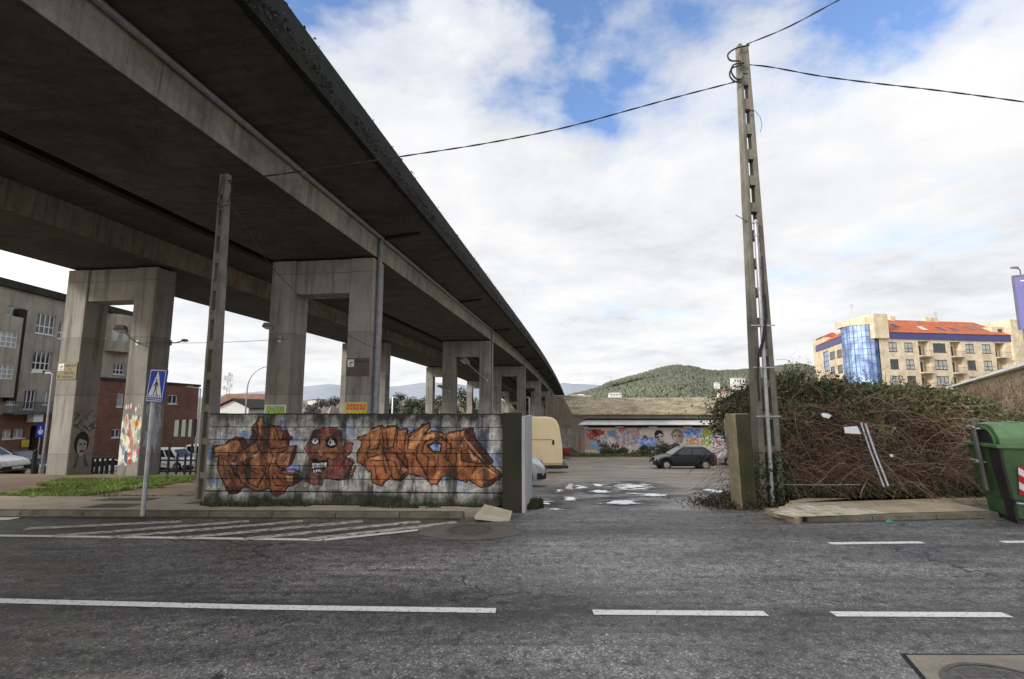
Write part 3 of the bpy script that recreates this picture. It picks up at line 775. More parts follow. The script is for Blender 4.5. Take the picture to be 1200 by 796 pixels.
# stencilled face and tag on the inner side of the first column
mb, P, i, j = face_panel(-18.68, -18.68+.85, tF+.05, zat(90, 548, -18.68, tF+.45), zat(90, 480, -18.68, tF+.45), 90, 150, 'side')
pt = Paint(i, j, CC); K = (.025,.025,.028)
pt.ell(.45,.42,.34,.20,K); pt.ell(.48,.37,.22,.17,(.42,.39,.36)); pt.poly([(.2,.45),(.3,.5),(.5,.48),(.72,.44),(.7,.56),(.5,.62),(.25,.58)], K)
pt.ell(.4,.40,.055,.02,K); pt.ell(.6,.40,.055,.02,K); pt.line([(.5,.38),(.5,.32)],.03,(.2,.18,.16)); pt.line([(.42,.28),(.58,.28)],.035,K)
pt.poly([(.3,.22),(.4,.24),(.38,.1),(.3,.0),(.15,.0)],K,.7); pt.poly([(.66,.22),(.58,.24),(.62,.1),(.7,.0),(.9,.0)],K,.7)
for k in range(16):
    x, y = random.random(), random.uniform(.66, .97); pt.line([(x,y),(x+random.uniform(-.3,.3),y+random.uniform(-.12,.12)),(x+random.uniform(-.3,.3),y+random.uniform(-.1,.1))],.022,K,.8)
keep = np.abs(pt.c-np.array(CC)).sum(1) > .02
mb.f = [f for f in mb.f if any(keep[list(f)])]; mb.m = [0]*len(mb.f); mb.c = pt.rgba()
mb.build('stencilled_face', M['poster'], via)
# posters low on the next pair of columns, partly behind the wall
def poster(s0, s1, z0, z1, painter, label):
    mb, P, i, j = face_panel(s0, s1, tF, z0, z1, 80, 70, off=.008)
    pt = Paint(i, j, (.7,.7,.66)); painter(pt); mb.c = pt.rgba(); o = mb.build('poster', M['poster'], None, loc=V((s0+s1)/2, tF, z0)); props(o, label, 'poster')
def pg(pt):
    pt.poly([(.05,.05),(.95,.05),(.95,.95),(.05,.95)], (.35,.42,.3))
    for k in range(7):
        x = .1+k*.12; pt.poly([(x,.3),(x+.05,.85),(x+.1,.8),(x+.13,.35),(x+.06,.5)], (.35,.6,.03)); pt.line([(x,.3),(x+.05,.85),(x+.13,.35)],.02,(.05,.2,.02))
    pt.poly([(.1,.05),(.9,.05),(.9,.28),(.1,.22)], (.45,.6,.1))
def py_(pt):
    pt.poly([(0,0),(1,0),(1,1),(0,1)], (.68,.55,.04)); pt.poly([(.05,.55),(.95,.55),(.95,.98),(.05,.98)], (.5,.6,.3))
    for k in range(6):
        x = .08+k*.145; pt.poly([(x,.6),(x+.03,.93),(x+.14,.9),(x+.13,.6)], (.75,.13,.03)); pt.poly([(x+.05,.7),(x+.08,.84),(x+.1,.72)], (.7,.5,.1))
    for k in range(5): pt.ell(.15+k*.17,.33,.07,.11,(.03,.03,.02)); pt.ell(.15+k*.17,.33,.03,.05,(.6,.5,.05))
poster(-11.05, -10.25, zat(323, 494, -10.6, tF), zat(323, 474.5, -10.6, tF), pg, 'green lettered poster on a column just above the graffiti wall')
poster(-8.1, -7.3, zat(415, 494, -7.7, tF), zat(415, 471.5, -7.7, tF), py_, 'yellow and red poster on the column with the grey downpipe')

# floodlights on arms
def floodlight(root, head, label, sz=.2):
    e = empty('floodlight', root, label, 'floodlight', 'lamps on arms fixed to the columns')
    root = Vector(root); head = Vector(head)
    mid = root.lerp(head, .5)+Vector((0, 0, -.03))
    mb = MB(); mb.tube([root, mid, head], .025, 8); mb.box(root.x-.05, root.x+.05, root.y-.02, root.y+.02, root.z-.1, root.z+.1)
    mb.build('arm', M['galv'], e)
    d = (head-root).normalized(); s_ = d.cross(Vector((0, 0, 1))).normalized(); up = s_.cross(d)
    L = sz*2.3
    mb = MB()
    for k, (a, w, h0, h1) in enumerate([(0, .5, -.25, .3), (.25, .85, -.3, .55), (.8, 1, -.35, .5), (1, .8, -.3, .25)]):
        mb.v += [tuple(head+d*L*a+s_*sz*w*x+up*sz*y) for x, y in ((-1, h0), (1, h0), (.75, h1), (-.75, h1))]
    for k in range(3):
        for q in range(4): mb.f.append((k*4+q, k*4+(q+1) % 4, k*4+4+(q+1) % 4, k*4+4+q)); mb.m.append(0)
    mb.f += [(3, 2, 1, 0), (12, 13, 14, 15)]; mb.m += [0, 0]
    mb.build('lamp_head', M['housing'], e)
    mb = MB(); mb.quad(*[head+d*L*a+s_*sz*w*x+up*(sz*-.36-.004) for a, w, x in ((.3, .7, -1), (.3, .7, 1), (.85, .8, 1), (.85, .8, -1))])
    mb.build('lamp_glass', M['lens'], e)
M['housing'] = simple('grey_lamp_housing', (.20, .19, .16), .6, .3)
def onfront(u, v, t=tF): return on_plane(u, v, V(0, t, 0), dT)
floodlight(onfront(161, 402), onfront(146, 389, tF-1.0), 'square floodlight on an arm reaching left from the column with the torn posters')
floodlight(onfront(328, 398), onfront(317, 385, tF-1.0), 'grey floodlight on the left column behind the graffiti wall', .17)
t3 = tF+22.7
a = on_plane(571, 446, V(0, t3, 0), dT); b = on_plane(549, 427, V(0, t3-1, 0), dT)
floodlight(a, b, 'pale floodlight on a curved arm far under the viaduct', .33)
a = V(-15.76, tF+.9, zat(200, 402, -15.7, tF+.9)); floodlight(a, a+Vector((.5, -.1, .06)), 'small lamp on the far side of the column with the torn posters', .1)
a = on_plane(527, 459, V(0, t3, 0), dT); floodlight(a, a+Vector((-.45, -.3, .25)), 'small dark lamp on the column left of the pale floodlight', .22)

# ------------------------------------------------------------------ graffiti wall
WA = on_z(238.5, 588.5, .12); WB = on_z(589, 593, .10)
wdir = (WB-WA); wdir.z = 0; wl = wdir.length; wdir.normalize(); wn = Vector((wdir.y, -wdir.x, 0))   # wn faces the road
ZT0 = on_plane(242, 487, WA, wn).z; ZT1 = on_plane(588, 484.5, WA, wn).z
ZT = (ZT0+ZT1)/2
gw = empty('graffiti_wall', ((WA+WB)/2).xy.to_3d(), 'concrete block wall sprayed with brown graffiti letters and a grinning head', 'wall')
nx, nv = 520, 150
mb, P, gi, gj = grid_panel((WA.x, WA.y, .05), wdir*wl, (0, 0, ZT-.05), nx, nv)
U, Vv = px_of(P)
wx_ = np.array([noise.noise((u*.16, v*.16, 1)) for u, v in zip(U, Vv)]); wy_ = np.array([noise.noise((u*.16, v*.16, 9)) for u, v in zip(U, Vv)])
U = U+1.3*wx_; Vv = Vv+1.3*wy_
pt = Paint(U, Vv, (.245, .24, .225))
B_ = lambda pts: [(235+x/6.367, 475+y/6.367) for x, y in pts]
C_ = lambda pts: [(405+x/5.333, 475+y/5.333) for x, y in pts]
# block tone and mould
courses = [ZT-(k+1)*(ZT-.05)/7.15 for k in range(7)]
cz = (ZT-.05)/7.15; row = np.floor((ZT-P[:, 2])/cz); along = gi*wl
blk = np.floor(along/.42+.5*(row % 2)); hsh = np.sin(blk*12.9898+row*78.233)*43758.5453; hsh -= np.floor(hsh)
pt.c *= (.72+.5*hsh)[:, None]
nf = np.array([noise.fractal((a*2.2, z*2.2, 0), .8, 2, 5) for a, z in zip(along, P[:, 2])])
nf2 = np.array([noise.fractal((a*6, z*1.2, 4), .8, 2, 4) for a, z in zip(along, P[:, 2])])
nf3 = np.array([noise.noise((a*28, z*28, 4)) for a, z in zip(along, P[:, 2])])
for (x, y, rx, ry) in [(180,240,75,25),(320,215,55,30),(100,570,40,35),(600,165,45,55),(360,250,40,20),(70,360,30,60),(700,260,40,30),(690,455,50,40)]:
    q = B_([(x, y)])[0]; pt.ell(q[0], q[1], rx/6.3, ry/6.3, (.10,.17,.33), .9, True)
for (x, y, rx, ry) in [(400,150,60,40),(560,140,50,30),(850,200,60,70),(870,260,50,60),(940,340,50,60),(715,490,35,25),(90,450,35,20),(600,460,60,14),(30,150,40,60)]:
    q = C_([(x, y)])[0]; pt.ell(q[0], q[1], rx/5.3, ry/5.3, (.12,.17,.30), .8, True)
# left lettering
OL = (.012,.011,.016); PU = (.055,.018,.016)
Lf = [(95,305),(170,300),(265,240),(320,250),(350,295),(375,300),(370,260),(390,215),(392,160),(425,120),(440,95),(462,92),(482,140),(530,150),(580,160),(605,195),(640,195),(682,240),(652,272),(655,312),(712,305),(700,370),(662,468),(700,500),(755,548),(690,595),(650,602),(620,650),(570,678),(530,650),(528,615),(430,640),(330,602),(280,650),(215,660),(185,600),(150,520),(132,480),(135,385),(100,380)]
pt.line(B_(Lf), 2.6, OL, 1, True); pt.poly(B_(Lf), (.135,.050,.022))
for q, c in [([(108,318),(262,262),(306,292),(262,345),(205,372),(110,368)], (.30,.135,.055)), ([(150,400),(215,380),(230,560),(215,640),(150,500)], (.19,.075,.03)),
    ([(265,240),(320,250),(350,295),(335,330),(300,290)], PU), ([(330,335),(420,275),(420,330),(300,430),(290,400)], (.27,.12,.05)), ([(380,380),(440,350),(445,450),(395,470),(360,430)], (.24,.10,.04)),
    ([(600,360),(692,312),(655,455),(565,445)], (.26,.11,.045)), ([(480,350),(560,340),(550,430),(520,490),(480,500)], (.25,.10,.04)), ([(635,520),(690,525),(700,560),(650,575)], (.30,.14,.05)),
    ([(430,125),(470,125),(500,250),(470,290),(420,220)], (.22,.09,.035)), ([(520,160),(565,165),(560,250),(520,280)], (.24,.10,.03)), ([(385,180),(400,170),(440,260),(390,290),(375,240)], PU),
    ([(640,195),(682,240),(652,272),(655,312),(620,240)], PU), ([(690,315),(712,305),(700,370),(662,468),(650,455)], PU), ([(700,500),(755,548),(690,595),(690,540)], PU),
    ([(530,640),(620,605),(615,650),(570,678)], (.12,.03,.025)), ([(290,540),(420,560),(420,630),(330,595)], (.20,.085,.035)), ([(430,520),(520,530),(520,610),(440,630)], (.16,.055,.02)), ([(185,600),(215,660),(280,650),(330,602),(250,610)], PU),
    ([(440,100),(462,95),(475,150),(445,160)], (.33,.15,.06))]:
    pt.poly(B_(q), c)
for q in [[(280,350),(420,280),(440,335),(372,400),(330,480),(350,575),(420,610)],[(470,165),(505,300),(530,330),(640,310)],[(440,330),(500,425),(472,520),(425,610)],[(592,355),(705,312)],[(560,420),(590,470),(665,480)],
          [(520,340),(540,380),(500,500),(520,600)],[(160,400),(200,410),(260,520),(340,600)],[(395,470),(480,500),(500,560)],[(590,500),(640,520),(690,520)],[(530,520),(560,600),(640,600)],[(390,180),(470,270),(520,320)],[(560,170),(590,260),(640,250)],[(280,350),(250,430),(290,540)]]:
    pt.line(B_(q), 1.5, OL, .9)
pt.poly(B_([(228,425),(266,428),(255,468)]), (.13,.22,.45)); pt.poly(B_([(205,360),(222,352),(215,400)]), OL); pt.poly(B_([(235,470),(280,520),(262,545)]), OL)
pt.poly(B_([(615,488),(690,440),(725,445),(740,490),(700,502)]), (.13,.24,.50)); pt.line(B_([(600,485),(700,480),(740,500)]), 1.8, OL)
pt.poly(B_([(40,610),(180,600),(200,680),(40,695)]), (.33,.31,.26), .8)
# grinning head
Hd = [(778,318),(830,240),(848,188),(920,170),(990,165),(1050,190),(1052,262),(1060,330),(1080,290),(1110,272),(1138,290),(1122,350),(1085,388),(1112,400),(1140,412),(1152,470),(1130,525),(1060,558),(980,552),(920,535),(900,592),(840,592),(788,570),(788,520),(822,505),(805,420),(820,390),(790,350)]
pt.line(B_(Hd), 1.8, OL, 1, True); pt.poly(B_(Hd), (.125,.048,.032))
for q, c in [([(845,190),(990,168),(1048,195),(1045,240),(960,205),(870,215),(830,250)], (.07,.018,.018)), ([(790,330),(860,290),(870,370),(810,385)], (.17,.062,.035)), ([(930,320),(1010,310),(1050,350),(990,400),(940,385)], (.20,.075,.032)),
    ([(1075,330),(1105,285),(1130,295),(1110,345),(1080,375)], (.22,.08,.045)), ([(980,420),(1060,400),(1080,470),(1000,520),(940,500)], (.13,.036,.028)), ([(800,540),(880,545),(870,585),(820,580)], (.17,.055,.04)), ([(870,340),(890,325),(910,370),(900,385),(872,375)], (.36,.16,.06)),
    ([(1000,420),(1020,470),(980,500),(960,440)], (.20,.07,.035)), ([(905,180),(960,178),(950,230),(912,240)], (.15,.045,.025))]:
    pt.poly(B_(q), c)
pt.ell(*B_([(853,268)])[0], 6.2, 4.6, OL); pt.ell(*B_([(978,280)])[0], 7.2, 6.6, OL)
pt.ell(*B_([(853,268)])[0], 4.3, 3.2, (.62,.62,.6)); pt.poly(B_([(948,285),(968,252),(995,262),(1004,295),(975,302)]), (.62,.62,.6))
pt.ell(*B_([(854,268)])[0], 1.3, 1.6, OL); pt.ell(*B_([(968,278)])[0], 1.3, 1.6, OL)
pt.poly(B_([(815,398),(850,395),(885,410),(950,405),(945,455),(925,490),(885,510),(840,498),(822,450)]), OL)
for k in range(7):
    x = 832+k*15.5; pt.poly(B_([(x,430-2*k*.3),(x+13,430),(x+12.5,470-k*1.2),(x+1.5,468-k*1.2)]), (.72,.72,.70))
for k in range(4):
    x = 842+k*17; pt.poly(B_([(x,482),(x+14,481),(x+13,500),(x+2,500)]), (.66,.66,.64))
for q in [[(885,215),(893,300),(870,360),(900,390),(925,360)],[(940,400),(985,400),(1000,450),(960,520)],[(830,245),(870,225),(905,240)],[(935,240),(990,225),(1020,245)],[(1060,330),(1070,400),(1040,470)],[(1075,360),(1095,320),(1120,310)],[(835,520),(850,535),(900,530)],[(1100,410),(1120,470),(1080,530)]]:
    pt.line(B_(q), .9, OL, .9)
for k in range(6): pt.line(B_([(1090+k*8, 545-k*16), (1120+k*6, 560-k*24)]), .7, (.45,.42,.38), .8)
pt.poly(B_([(1055,560),(1080,560),(1085,680),(1062,680)]), (.45,.44,.42), .8)
for (x, y) in [(770,590),(740,640),(730,610)]: pt.ell(*B_([(x, y)])[0], 5, 3.2, (.5,.48,.42), .9)
# right lettering
Rt = [(75,205),(110,190),(155,190),(165,150),(225,125),(238,150),(265,135),(315,130),(325,155),(380,150),(387,190),(500,118),(520,112),(527,140),(480,195),(540,165),(600,172),(620,185),(740,150),(795,150),(800,195),(920,350),(908,368),(960,425),(980,440),(900,500),(850,512),(760,460),(750,478),(700,462),(640,435),(600,445),(570,492),(530,492),(500,450),(400,425),(340,468),(300,462),(285,430),(225,502),(170,482),(160,420),(120,380),(75,350),(75,300),(100,260),(105,230)]
pt.line(C_(Rt), 2.8, OL, 1, True); pt.poly(C_(Rt), (.215,.072,.022))
for q, c in [([(745,150),(795,150),(800,195),(920,350),(905,372),(840,345),(770,240)], PU), ([(850,508),(930,445),(980,440),(900,500)], PU), ([(160,160),(222,132),(212,240),(130,255),(125,205)], (.30,.115,.035)), ([(262,150),(312,138),(302,265),(248,270)], (.31,.12,.035)),
    ([(332,165),(378,158),(362,265),(312,262)], (.26,.085,.025)), ([(395,212),(512,120),(515,140),(432,272),(388,272)], (.36,.15,.05)), ([(480,210),(540,172),(600,180),(600,195),(520,215)], (.36,.16,.06)), ([(640,188),(742,158),(742,192),(650,205)], (.38,.165,.06)),
    ([(850,370),(938,430),(850,498),(785,450)], (.33,.125,.035)), ([(760,250),(830,335),(850,350),(790,340)], (.40,.18,.08)), ([(120,275),(230,300),(210,340),(150,345),(85,300)], (.29,.11,.035)), ([(160,320),(225,295),(265,340),(180,345)], (.38,.16,.06)),
    ([(300,290),(370,300),(385,400),(340,380)], (.10,.035,.014)), ([(290,370),(385,400),(340,455),(300,450)], (.29,.10,.03)), ([(150,370),(280,360),(280,425),(225,490),(175,470)], (.24,.075,.022)), ([(445,330),(510,430),(495,445),(400,420),(380,300)], (.25,.08,.025)),
    ([(520,380),(670,365),(670,430),(560,440),(540,485)], (.19,.055,.018)), ([(530,440),(600,410),(575,485),(535,485)], (.31,.12,.04)), ([(690,290),(725,290),(720,370),(690,370)], (.30,.11,.035)), ([(720,285),(760,270),(800,360),(720,350)], (.10,.04,.016)), ([(700,250),(730,238),(738,262),(702,262)], (.55,.35,.25)),
    ([(630,200),(690,200),(700,250),(640,270)], (.24,.08,.025)), ([(225,500),(300,445),(285,430),(225,485)], PU), ([(340,468),(400,425),(390,412),(340,450)], PU)]:
    pt.poly(C_(q), c)
for q in [[(230,150),(240,290),(290,440)],[(222,130),(205,270),(130,285),(140,330),(230,300),(270,345)],[(380,155),(365,270),(390,400)],[(455,240),(440,330),(510,440)],[(485,240),(520,215),(600,200),(660,250),(640,350)],[(630,195),(632,350)],[(672,365),(680,425)],[(720,260),(728,350),(820,362),(905,372)],
          [(318,140),(300,265),(240,272)],[(160,345),(280,345)],[(500,215),(470,290),(520,330),(510,440)],[(690,290),(690,420)],[(745,160),(765,260),(850,350),(940,430)],[(300,290),(390,400),(340,455)],[(395,200),(390,275)]]:
    pt.line(C_(q), 1.6, OL, .92)
for q in [[(150,200),(150,250),(125,300)],[(255,160),(262,260)],[(325,160),(318,255),(372,300)],[(300,345),(345,440)],[(180,370),(200,470)],[(420,290),(455,350),(520,470)],[(560,180),(640,215)],[(560,300),(560,430)],[(600,300),(655,365)],[(640,270),(700,275),(720,300)],[(655,210),(665,270)],[(730,205),(715,260)],[(770,270),(830,345),(790,430)],[(690,430),(760,380),(850,380)],[(430,150),(400,200)],[(235,360),(250,425)],[(360,350),(330,440)]]: pt.line(C_(q), 1.3, OL, .9)
for q in [[(420,140),(430,220),(400,280)],[(545,200),(560,260)],[(620,215),(600,290)],[(300,420),(380,470)],[(340,400),(350,470),(430,520)],[(480,430),(560,440)],[(540,500),(600,560)],[(650,380),(610,440)],[(200,480),(260,600)],[(170,420),(190,560)],[(470,560),(500,610)],[(300,300),(340,345)]]: pt.line(B_(q), 1.3, OL, .9)
pt.poly(C_([(500,255),(560,225),(600,240),(600,290),(550,300)]), OL); pt.poly(C_([(525,258),(560,236),(590,250),(588,284),(550,287)]), (.17,.30,.58))
pt.poly(C_([(0,215),(35,235),(40,265),(0,310)]), (.16,.055,.03), .8); pt.line(C_([(0,330),(45,360),(20,440),(0,450)]), 1.5, OL)
for q in [[(110,322),(180,312),(262,262)],[(430,130),(445,200),(500,250)],[(600,365),(690,318)],[(640,525),(690,532)],[(380,385),(440,355)]]: pt.line(B_(q), 1.0, (.42,.23,.12), .8)
for q in [[(165,158),(222,136)],[(268,150),(312,141)],[(335,166),(376,160)],[(398,210),(512,122)],[(520,190),(600,182)],[(645,192),(740,163)],[(852,374),(938,432)],[(125,280),(225,302)],[(740,200),(860,345)]]: pt.line(C_(q), 1.1, (.50,.27,.13), .75)
for k_ in range(60):
    q = random.choice((C_, B_))([(random.uniform(80, 900), random.uniform(140, 480))])[0]; pt.ell(q[0], q[1], random.uniform(2, 7), random.uniform(1.5, 5), random.choice([(.03,.015,.015),(.30,.13,.05),(.16,.06,.03)]), .28, True)
lum = pt.c.mean(1, keepdims=True); pt.c = (pt.c*.88+lum*.12)*np.where(lum < .02, 1.0, 2.1)*np.where(pt.c.max(1, keepdims=True) > .5, .6, 1)
sf = np.array([noise.fractal((u*.11, v*.11, 2), .8, 2, 5) for u, v in zip(U, Vv)]); pt.c *= (1+.55*sf)[:, None]
# mould, damp and joints over everything
top = np.clip((P[:, 2]-(ZT-.27))/.27, 0, 1); k = np.clip(top*1.2+nf*.8+nf2*.6-.1, 0, 1)*np.clip(top*3, 0, 1)
xr = gi; k *= (.55+.45*np.clip((xr-.2)/.3, 0, 1)); pt.c = pt.c*(1-.93*k[:, None])+np.array((.012,.012,.012))*.93*k[:, None]
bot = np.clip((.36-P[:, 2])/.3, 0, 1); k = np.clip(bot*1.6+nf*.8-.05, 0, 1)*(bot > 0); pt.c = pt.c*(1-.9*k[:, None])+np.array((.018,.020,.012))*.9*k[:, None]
k = np.clip(nf2*1.5-.05, 0, .75)[:, None]; pt.c = pt.c*(1-k)+np.array((.03,.03,.028))*k
k = np.clip(nf3*1.4-.15, 0, .8)[:, None]*.65; pt.c = pt.c*(1-k)+np.array((.02,.02,.02))*k
fr = (ZT-P[:, 2])/cz; jd = np.abs(fr-np.round(fr))*cz; jm = (jd < .009) & (np.round(fr) > 0)
pt.c[jm] *= .16
bx = (along/.42+.5*(row % 2)); bd = np.abs(bx-np.round(bx))*.42; vm = bd < .006; pt.c[vm] *= .6
k = np.clip((gi-.975)/.025, 0, 1)[:, None]; pt.c = pt.c*(1-.7*k)
mb.c = pt.rgba()
push = np.where(jm, .012, 0)-nf3*.002+np.where(vm, .004, 0)
mb.v = [(p[0]-wn.x*q, p[1]-wn.y*q, p[2]) for p, q in zip(P, push)]
mb.build('painted_face', M['wallpaint'], gw)
mb = MB(); a, b = WA-wn*.02, WB-wn*.02
q = [a, b, b-wn*.18, a-wn*.18]
mb.hexa([(p.x, p.y, -.3) for p in q], [(p.x, p.y, ZT-.004) for p in q]); mb.build('wall_body', M['wallcap'], gw)
mb = MB(); q = [WA+wn*.004, WB+wn*.004, WB-wn*.21, WA-wn*.21]
k = 40
for i in range(k):
    u0, u1 = i/k, (i+1)/k; z0, z1 = [ZT+.002+.014*noise.noise((t_*23, 0, 3)) for t_ in (u0, u1)]
    mb.hexa([Vector((*q[0].lerp(q[1], u0).xy, ZT-.003)), Vector((*q[0].lerp(q[1], u1).xy, ZT-.003)), Vector((*q[3].lerp(q[2], u1).xy, ZT-.003)), Vector((*q[3].lerp(q[2], u0).xy, ZT-.003))],
            [Vector((*q[0].lerp(q[1], u0).xy, z0+.012)), Vector((*q[0].lerp(q[1], u1).xy, z1+.012)), Vector((*q[3].lerp(q[2], u1).xy, z1+.012)), Vector((*q[3].lerp(q[2], u0).xy, z0+.012))])
mb.build('coping', M['wallcap'], gw)
# end pillar (black mould) and the pale return slab
e0 = WB+wn*.05; e1 = e0+wdir*.315
mb = MB(); q = [e0, e1, e1-wn*.26, e0-wn*.26]
mb.hexa([(p.x, p.y, -.2) for p in q], [(p.x, p.y, ZT+.03) for p in q]); mb.build('end_pillar', M['wallcap'], gw, bevel=.012)
r0 = e1+wdir*.003-wn*.0; r1 = Vector((.345, 10.35, 0))
mb = MB(); q = [r0, r0+wdir*.055+wn*.0, r1+wdir*.055, r1]
zt = ZT-.03
mb.hexa([(p.x, p.y, -.3) for p in q], [(p.x, p.y, zt) for p in q]); mb.build('return_slab', M['slab'], gw, bevel=.006)

# ------------------------------------------------------------------ concrete ladder poles
def ladder_pole(base, top, w0, w1, d0, d1, ang, label, solid=False, n=16):
    base = Vector(base); top = Vector(top); e = empty('utility_pole', base, label, 'utility pole', 'concrete power poles')
    ax = Vector((math.cos(ang), math.sin(ang), 0)); ay = Vector((-ax.y, ax.x, 0))
    def at(t, x, y): 
        return base.lerp(top, t)+ax*x*(w0+(w1-w0)*t)+ay*y*(d0+(d1-d0)*t)
    mb = MB(); lw = .27
    for sgn in (-1, 1):
        K = 14; rings = []
        for k in range(K+1):
            t = k/K; j = .01*noise.noise((k*1.7, sgn, base.x))
            rings.append([at(t, sgn*.5, -.5)+ax*j, at(t, sgn*(.5-lw), -.5), at(t, sgn*(.5-lw), .5), at(t, sgn*.5, .5)+ax*j])
        b0 = len(mb.v); mb.v += [tuple(p) for r_ in rings for p in r_]
        for k in range(K):
            for q in range(4):
                f = (b0+k*4+q, b0+k*4+(q+1) % 4, b0+k*4+4+(q+1) % 4, b0+k*4+4+q); mb.f.append(f if sgn > 0 else f[::-1]); mb.m.append(0)
        f = tuple(b0+K*4+q for q in range(4)); mb.f.append(f); mb.m.append(0)
    build_split(mb, 'leg_beam', M['polec'], e, bevel=.008)
    mb = MB()
    L = (top-base).length; z = .35/L; k = 0
    while z < .985:
        gap = .5-.24*z; rh = .10+.14*z
        for_t0, for_t1 = z, min(z+rh/L, .995)
        q0 = [at(for_t0, -.235, -.42), at(for_t0, .235, -.42), at(for_t0, .235, .42), at(for_t0, -.235, .42)]
        q1 = [at(for_t1, -.235, -.42), at(for_t1, .235, -.42), at(for_t1, .235, .42), at(for_t1, -.235, .42)]
        mb.hexa(q0, q1); z += (rh+gap)/L
    t9 = .93
    mb.hexa([at(t9, -.232, -.43), at(t9, .232, -.43), at(t9, .232, .43), at(t9, -.232, .43)], [at(.998, -.232, -.43), at(.998, .232, -.43), at(.998, .232, .43), at(.998, -.232, .43)])
    build_split(mb, 'rung', M['polec'], e)
    if solid:
        mb = MB(); mb.hexa([at(0, -.234, -.12), at(0, .234, -.12), at(0, .234, .12), at(0, -.234, .12)], [at(.93, -.234, -.12), at(.93, .234, -.12), at(.93, .234, .12), at(.93, -.234, .12)])
        mb.build('web_plate', M['polec'], e)
    return e, at
b0 = on_y(902, 590, 9.5); b0.z = -.05
tz = on_y(876, 55, 9.5); RT = Vector((b0.x+.03, 9.5, tz.z))
pr, atr = ladder_pole(b0, RT, .44, .20, .26, .16, R(4), 'tall ladder-like concrete power pole by the brambles with cables at its top')
b1 = on_y(240, 588, 9.45); b1.z = .1
LT = on_y(264.5, 205, 9.45); LT.x = b1.x+.0
LT.x = on_y(264.5, 205, 9.45).x
pl, atl = ladder_pole(b1, LT, .30, .17, .2, .13, R(-24), 'shorter concrete power pole at the left end of the graffiti wall', True)
# steel conduit up the tall pole
mb = MB(); a = on_y(905.5, 592, 9.31); b = on_y(885.5, 262, 9.31)
mb.tube([a, a.lerp(b, .5), b], .036, 10)
for t in (.12, .3, .52, .75, .95): 
    c = a.lerp(b, t); mb.lathe(c, b-a, [(0, .044), (.05, .044)], 10)
mb.lathe(b, b-a, [(0, .05), (.06, .05)], 10)
mb.build('conduit', M['galv'], pr, smooth=True)
mb = MB()
for t in (.30, .47, .62): 
    p = a.lerp(b, t); mb.box(p.x-.22, p.x+.22, p.y-.045, p.y-.038, p.z-.012, p.z+.012)
build_split(mb, 'clamp_band', M['galv'], pr)
mb = MB(); p = on_y(890, 560, 9.33)
pts = [on_y(u, v, 9.27) for u, v in [(893, 300), (895, 345), (897, 372), (894, 398), (889, 415), (888, 440), (890, 470)]]
mb.tube(pts, .02, 6); mb.tube([q+Vector((.03, .01, 0)) for q in pts[1:5]], .018, 6); mb.build('hanging_cable', M['cable'], pr)
mb = MB(); a_ = on_y(862, 252, 9.4); b_ = on_y(884, 262, 9.4); mb.tube([a_, a_.lerp(b_, .6)+Vector((0, 0, -.03)), b_], .007, 5); mb.build('wire_stub', M['cable'], pr)

def smooth_pts(P_, n=6):
    P_ = [Vector(p) for p in P_]; P_ = [P_[0]*2-P_[1]]+P_+[P_[-1]*2-P_[-2]]; out = []
    for i in range(1, len(P_)-2):
        a, b, c, d = P_[i-1:i+3]
        for k in range(n): t = k/n; out.append(.5*((2*b)+(c-a)*t+(2*a-5*b+4*c-d)*t*t+(3*b-a-3*c+d)*t**3))
    return out+[P_[-2]]
def cable(pts, label, name='overhead_cable', r=.0085, sep=.0075, per=.9, sag=0, n=60, strands=2):
    # smooth curve through given points (Catmull-Rom), two twisted strands
    P_ = [Vector(p) for p in pts]; P_ = [P_[0]*2-P_[1]]+P_+[P_[-1]*2-P_[-2]]
    cur = []
    for i in range(1, len(P_)-2):
        a, b, c, d = P_[i-1:i+3]
        for k in range(n):
            t = k/n; cur.append(.5*((2*b)+(c-a)*t+(2*a-5*b+4*c-d)*t*t+(3*b-a-3*c+d)*t**3))
    cur.append(P_[-2]); mb = MB(); L = 0; tw = [[] for _ in range(strands)]
    for i, p in enumerate(cur):
        if i: L += (p-cur[i-1]).length
        T = (cur[min(i+1, len(cur)-1)]-cur[max(i-1, 0)]).normalized(); x = T.cross(Vector((0, .3, 1))).normalized(); y = T.cross(x)
        for s_ in range(strands):
            a = 2*PI*(L/per+s_/strands); tw[s_].append(p+(x*math.cos(a)+y*math.sin(a))*(sep if strands > 1 else 0))
    for t in tw: mb.tube(t, r, 5)
    o = mb.build(name, M['cable'], None, loc=cur[0]); props(o, label, 'cable'); return o
yR, yL = 9.45, 9.4
def seg(u, v, f): return on_y(u, v, yL+(yR-yL)*f)
cable([seg(267, 212, 0), seg(330, 204, .1), seg(400, 194, .2), seg(480, 182, .35), seg(570, 168, .5), seg(660, 150, .65), seg(745, 127, .8), seg(800, 112, .9), seg(858, 97, 1), seg(872, 92.5, 1)], 'twisted black cable strung between the two concrete poles', n=24)
a = on_y(876, 52, 9.4); b = on_y(985, -1, 8.6); d = b-a
cable([a+Vector((-.02, 0, 0)), a+d*.45+Vector((0, 0, -.05)), b, b+d*1.1+Vector((0, 0, .12)), b+d*3+Vector((0, 0, .6))], 'black cable rising from the tall pole top towards the upper right', n=30)
pts = [on_y(u, v, y) for u, v, y in [(874, 75.5, 9.45), (905, 79, 9.4), (960, 89, 9.3), (1020, 97, 9.2), (1090, 105, 9.1), (1160, 114, 9.0), (1210, 121, 8.9)]]
d = pts[-1]-pts[-2]; pts += [pts[-1]+d*2+Vector((0, 0, .0)), pts[-1]+d*6+Vector((0, 0, .25))]
cable(pts, 'black cable running from the tall pole to the right edge', n=20)
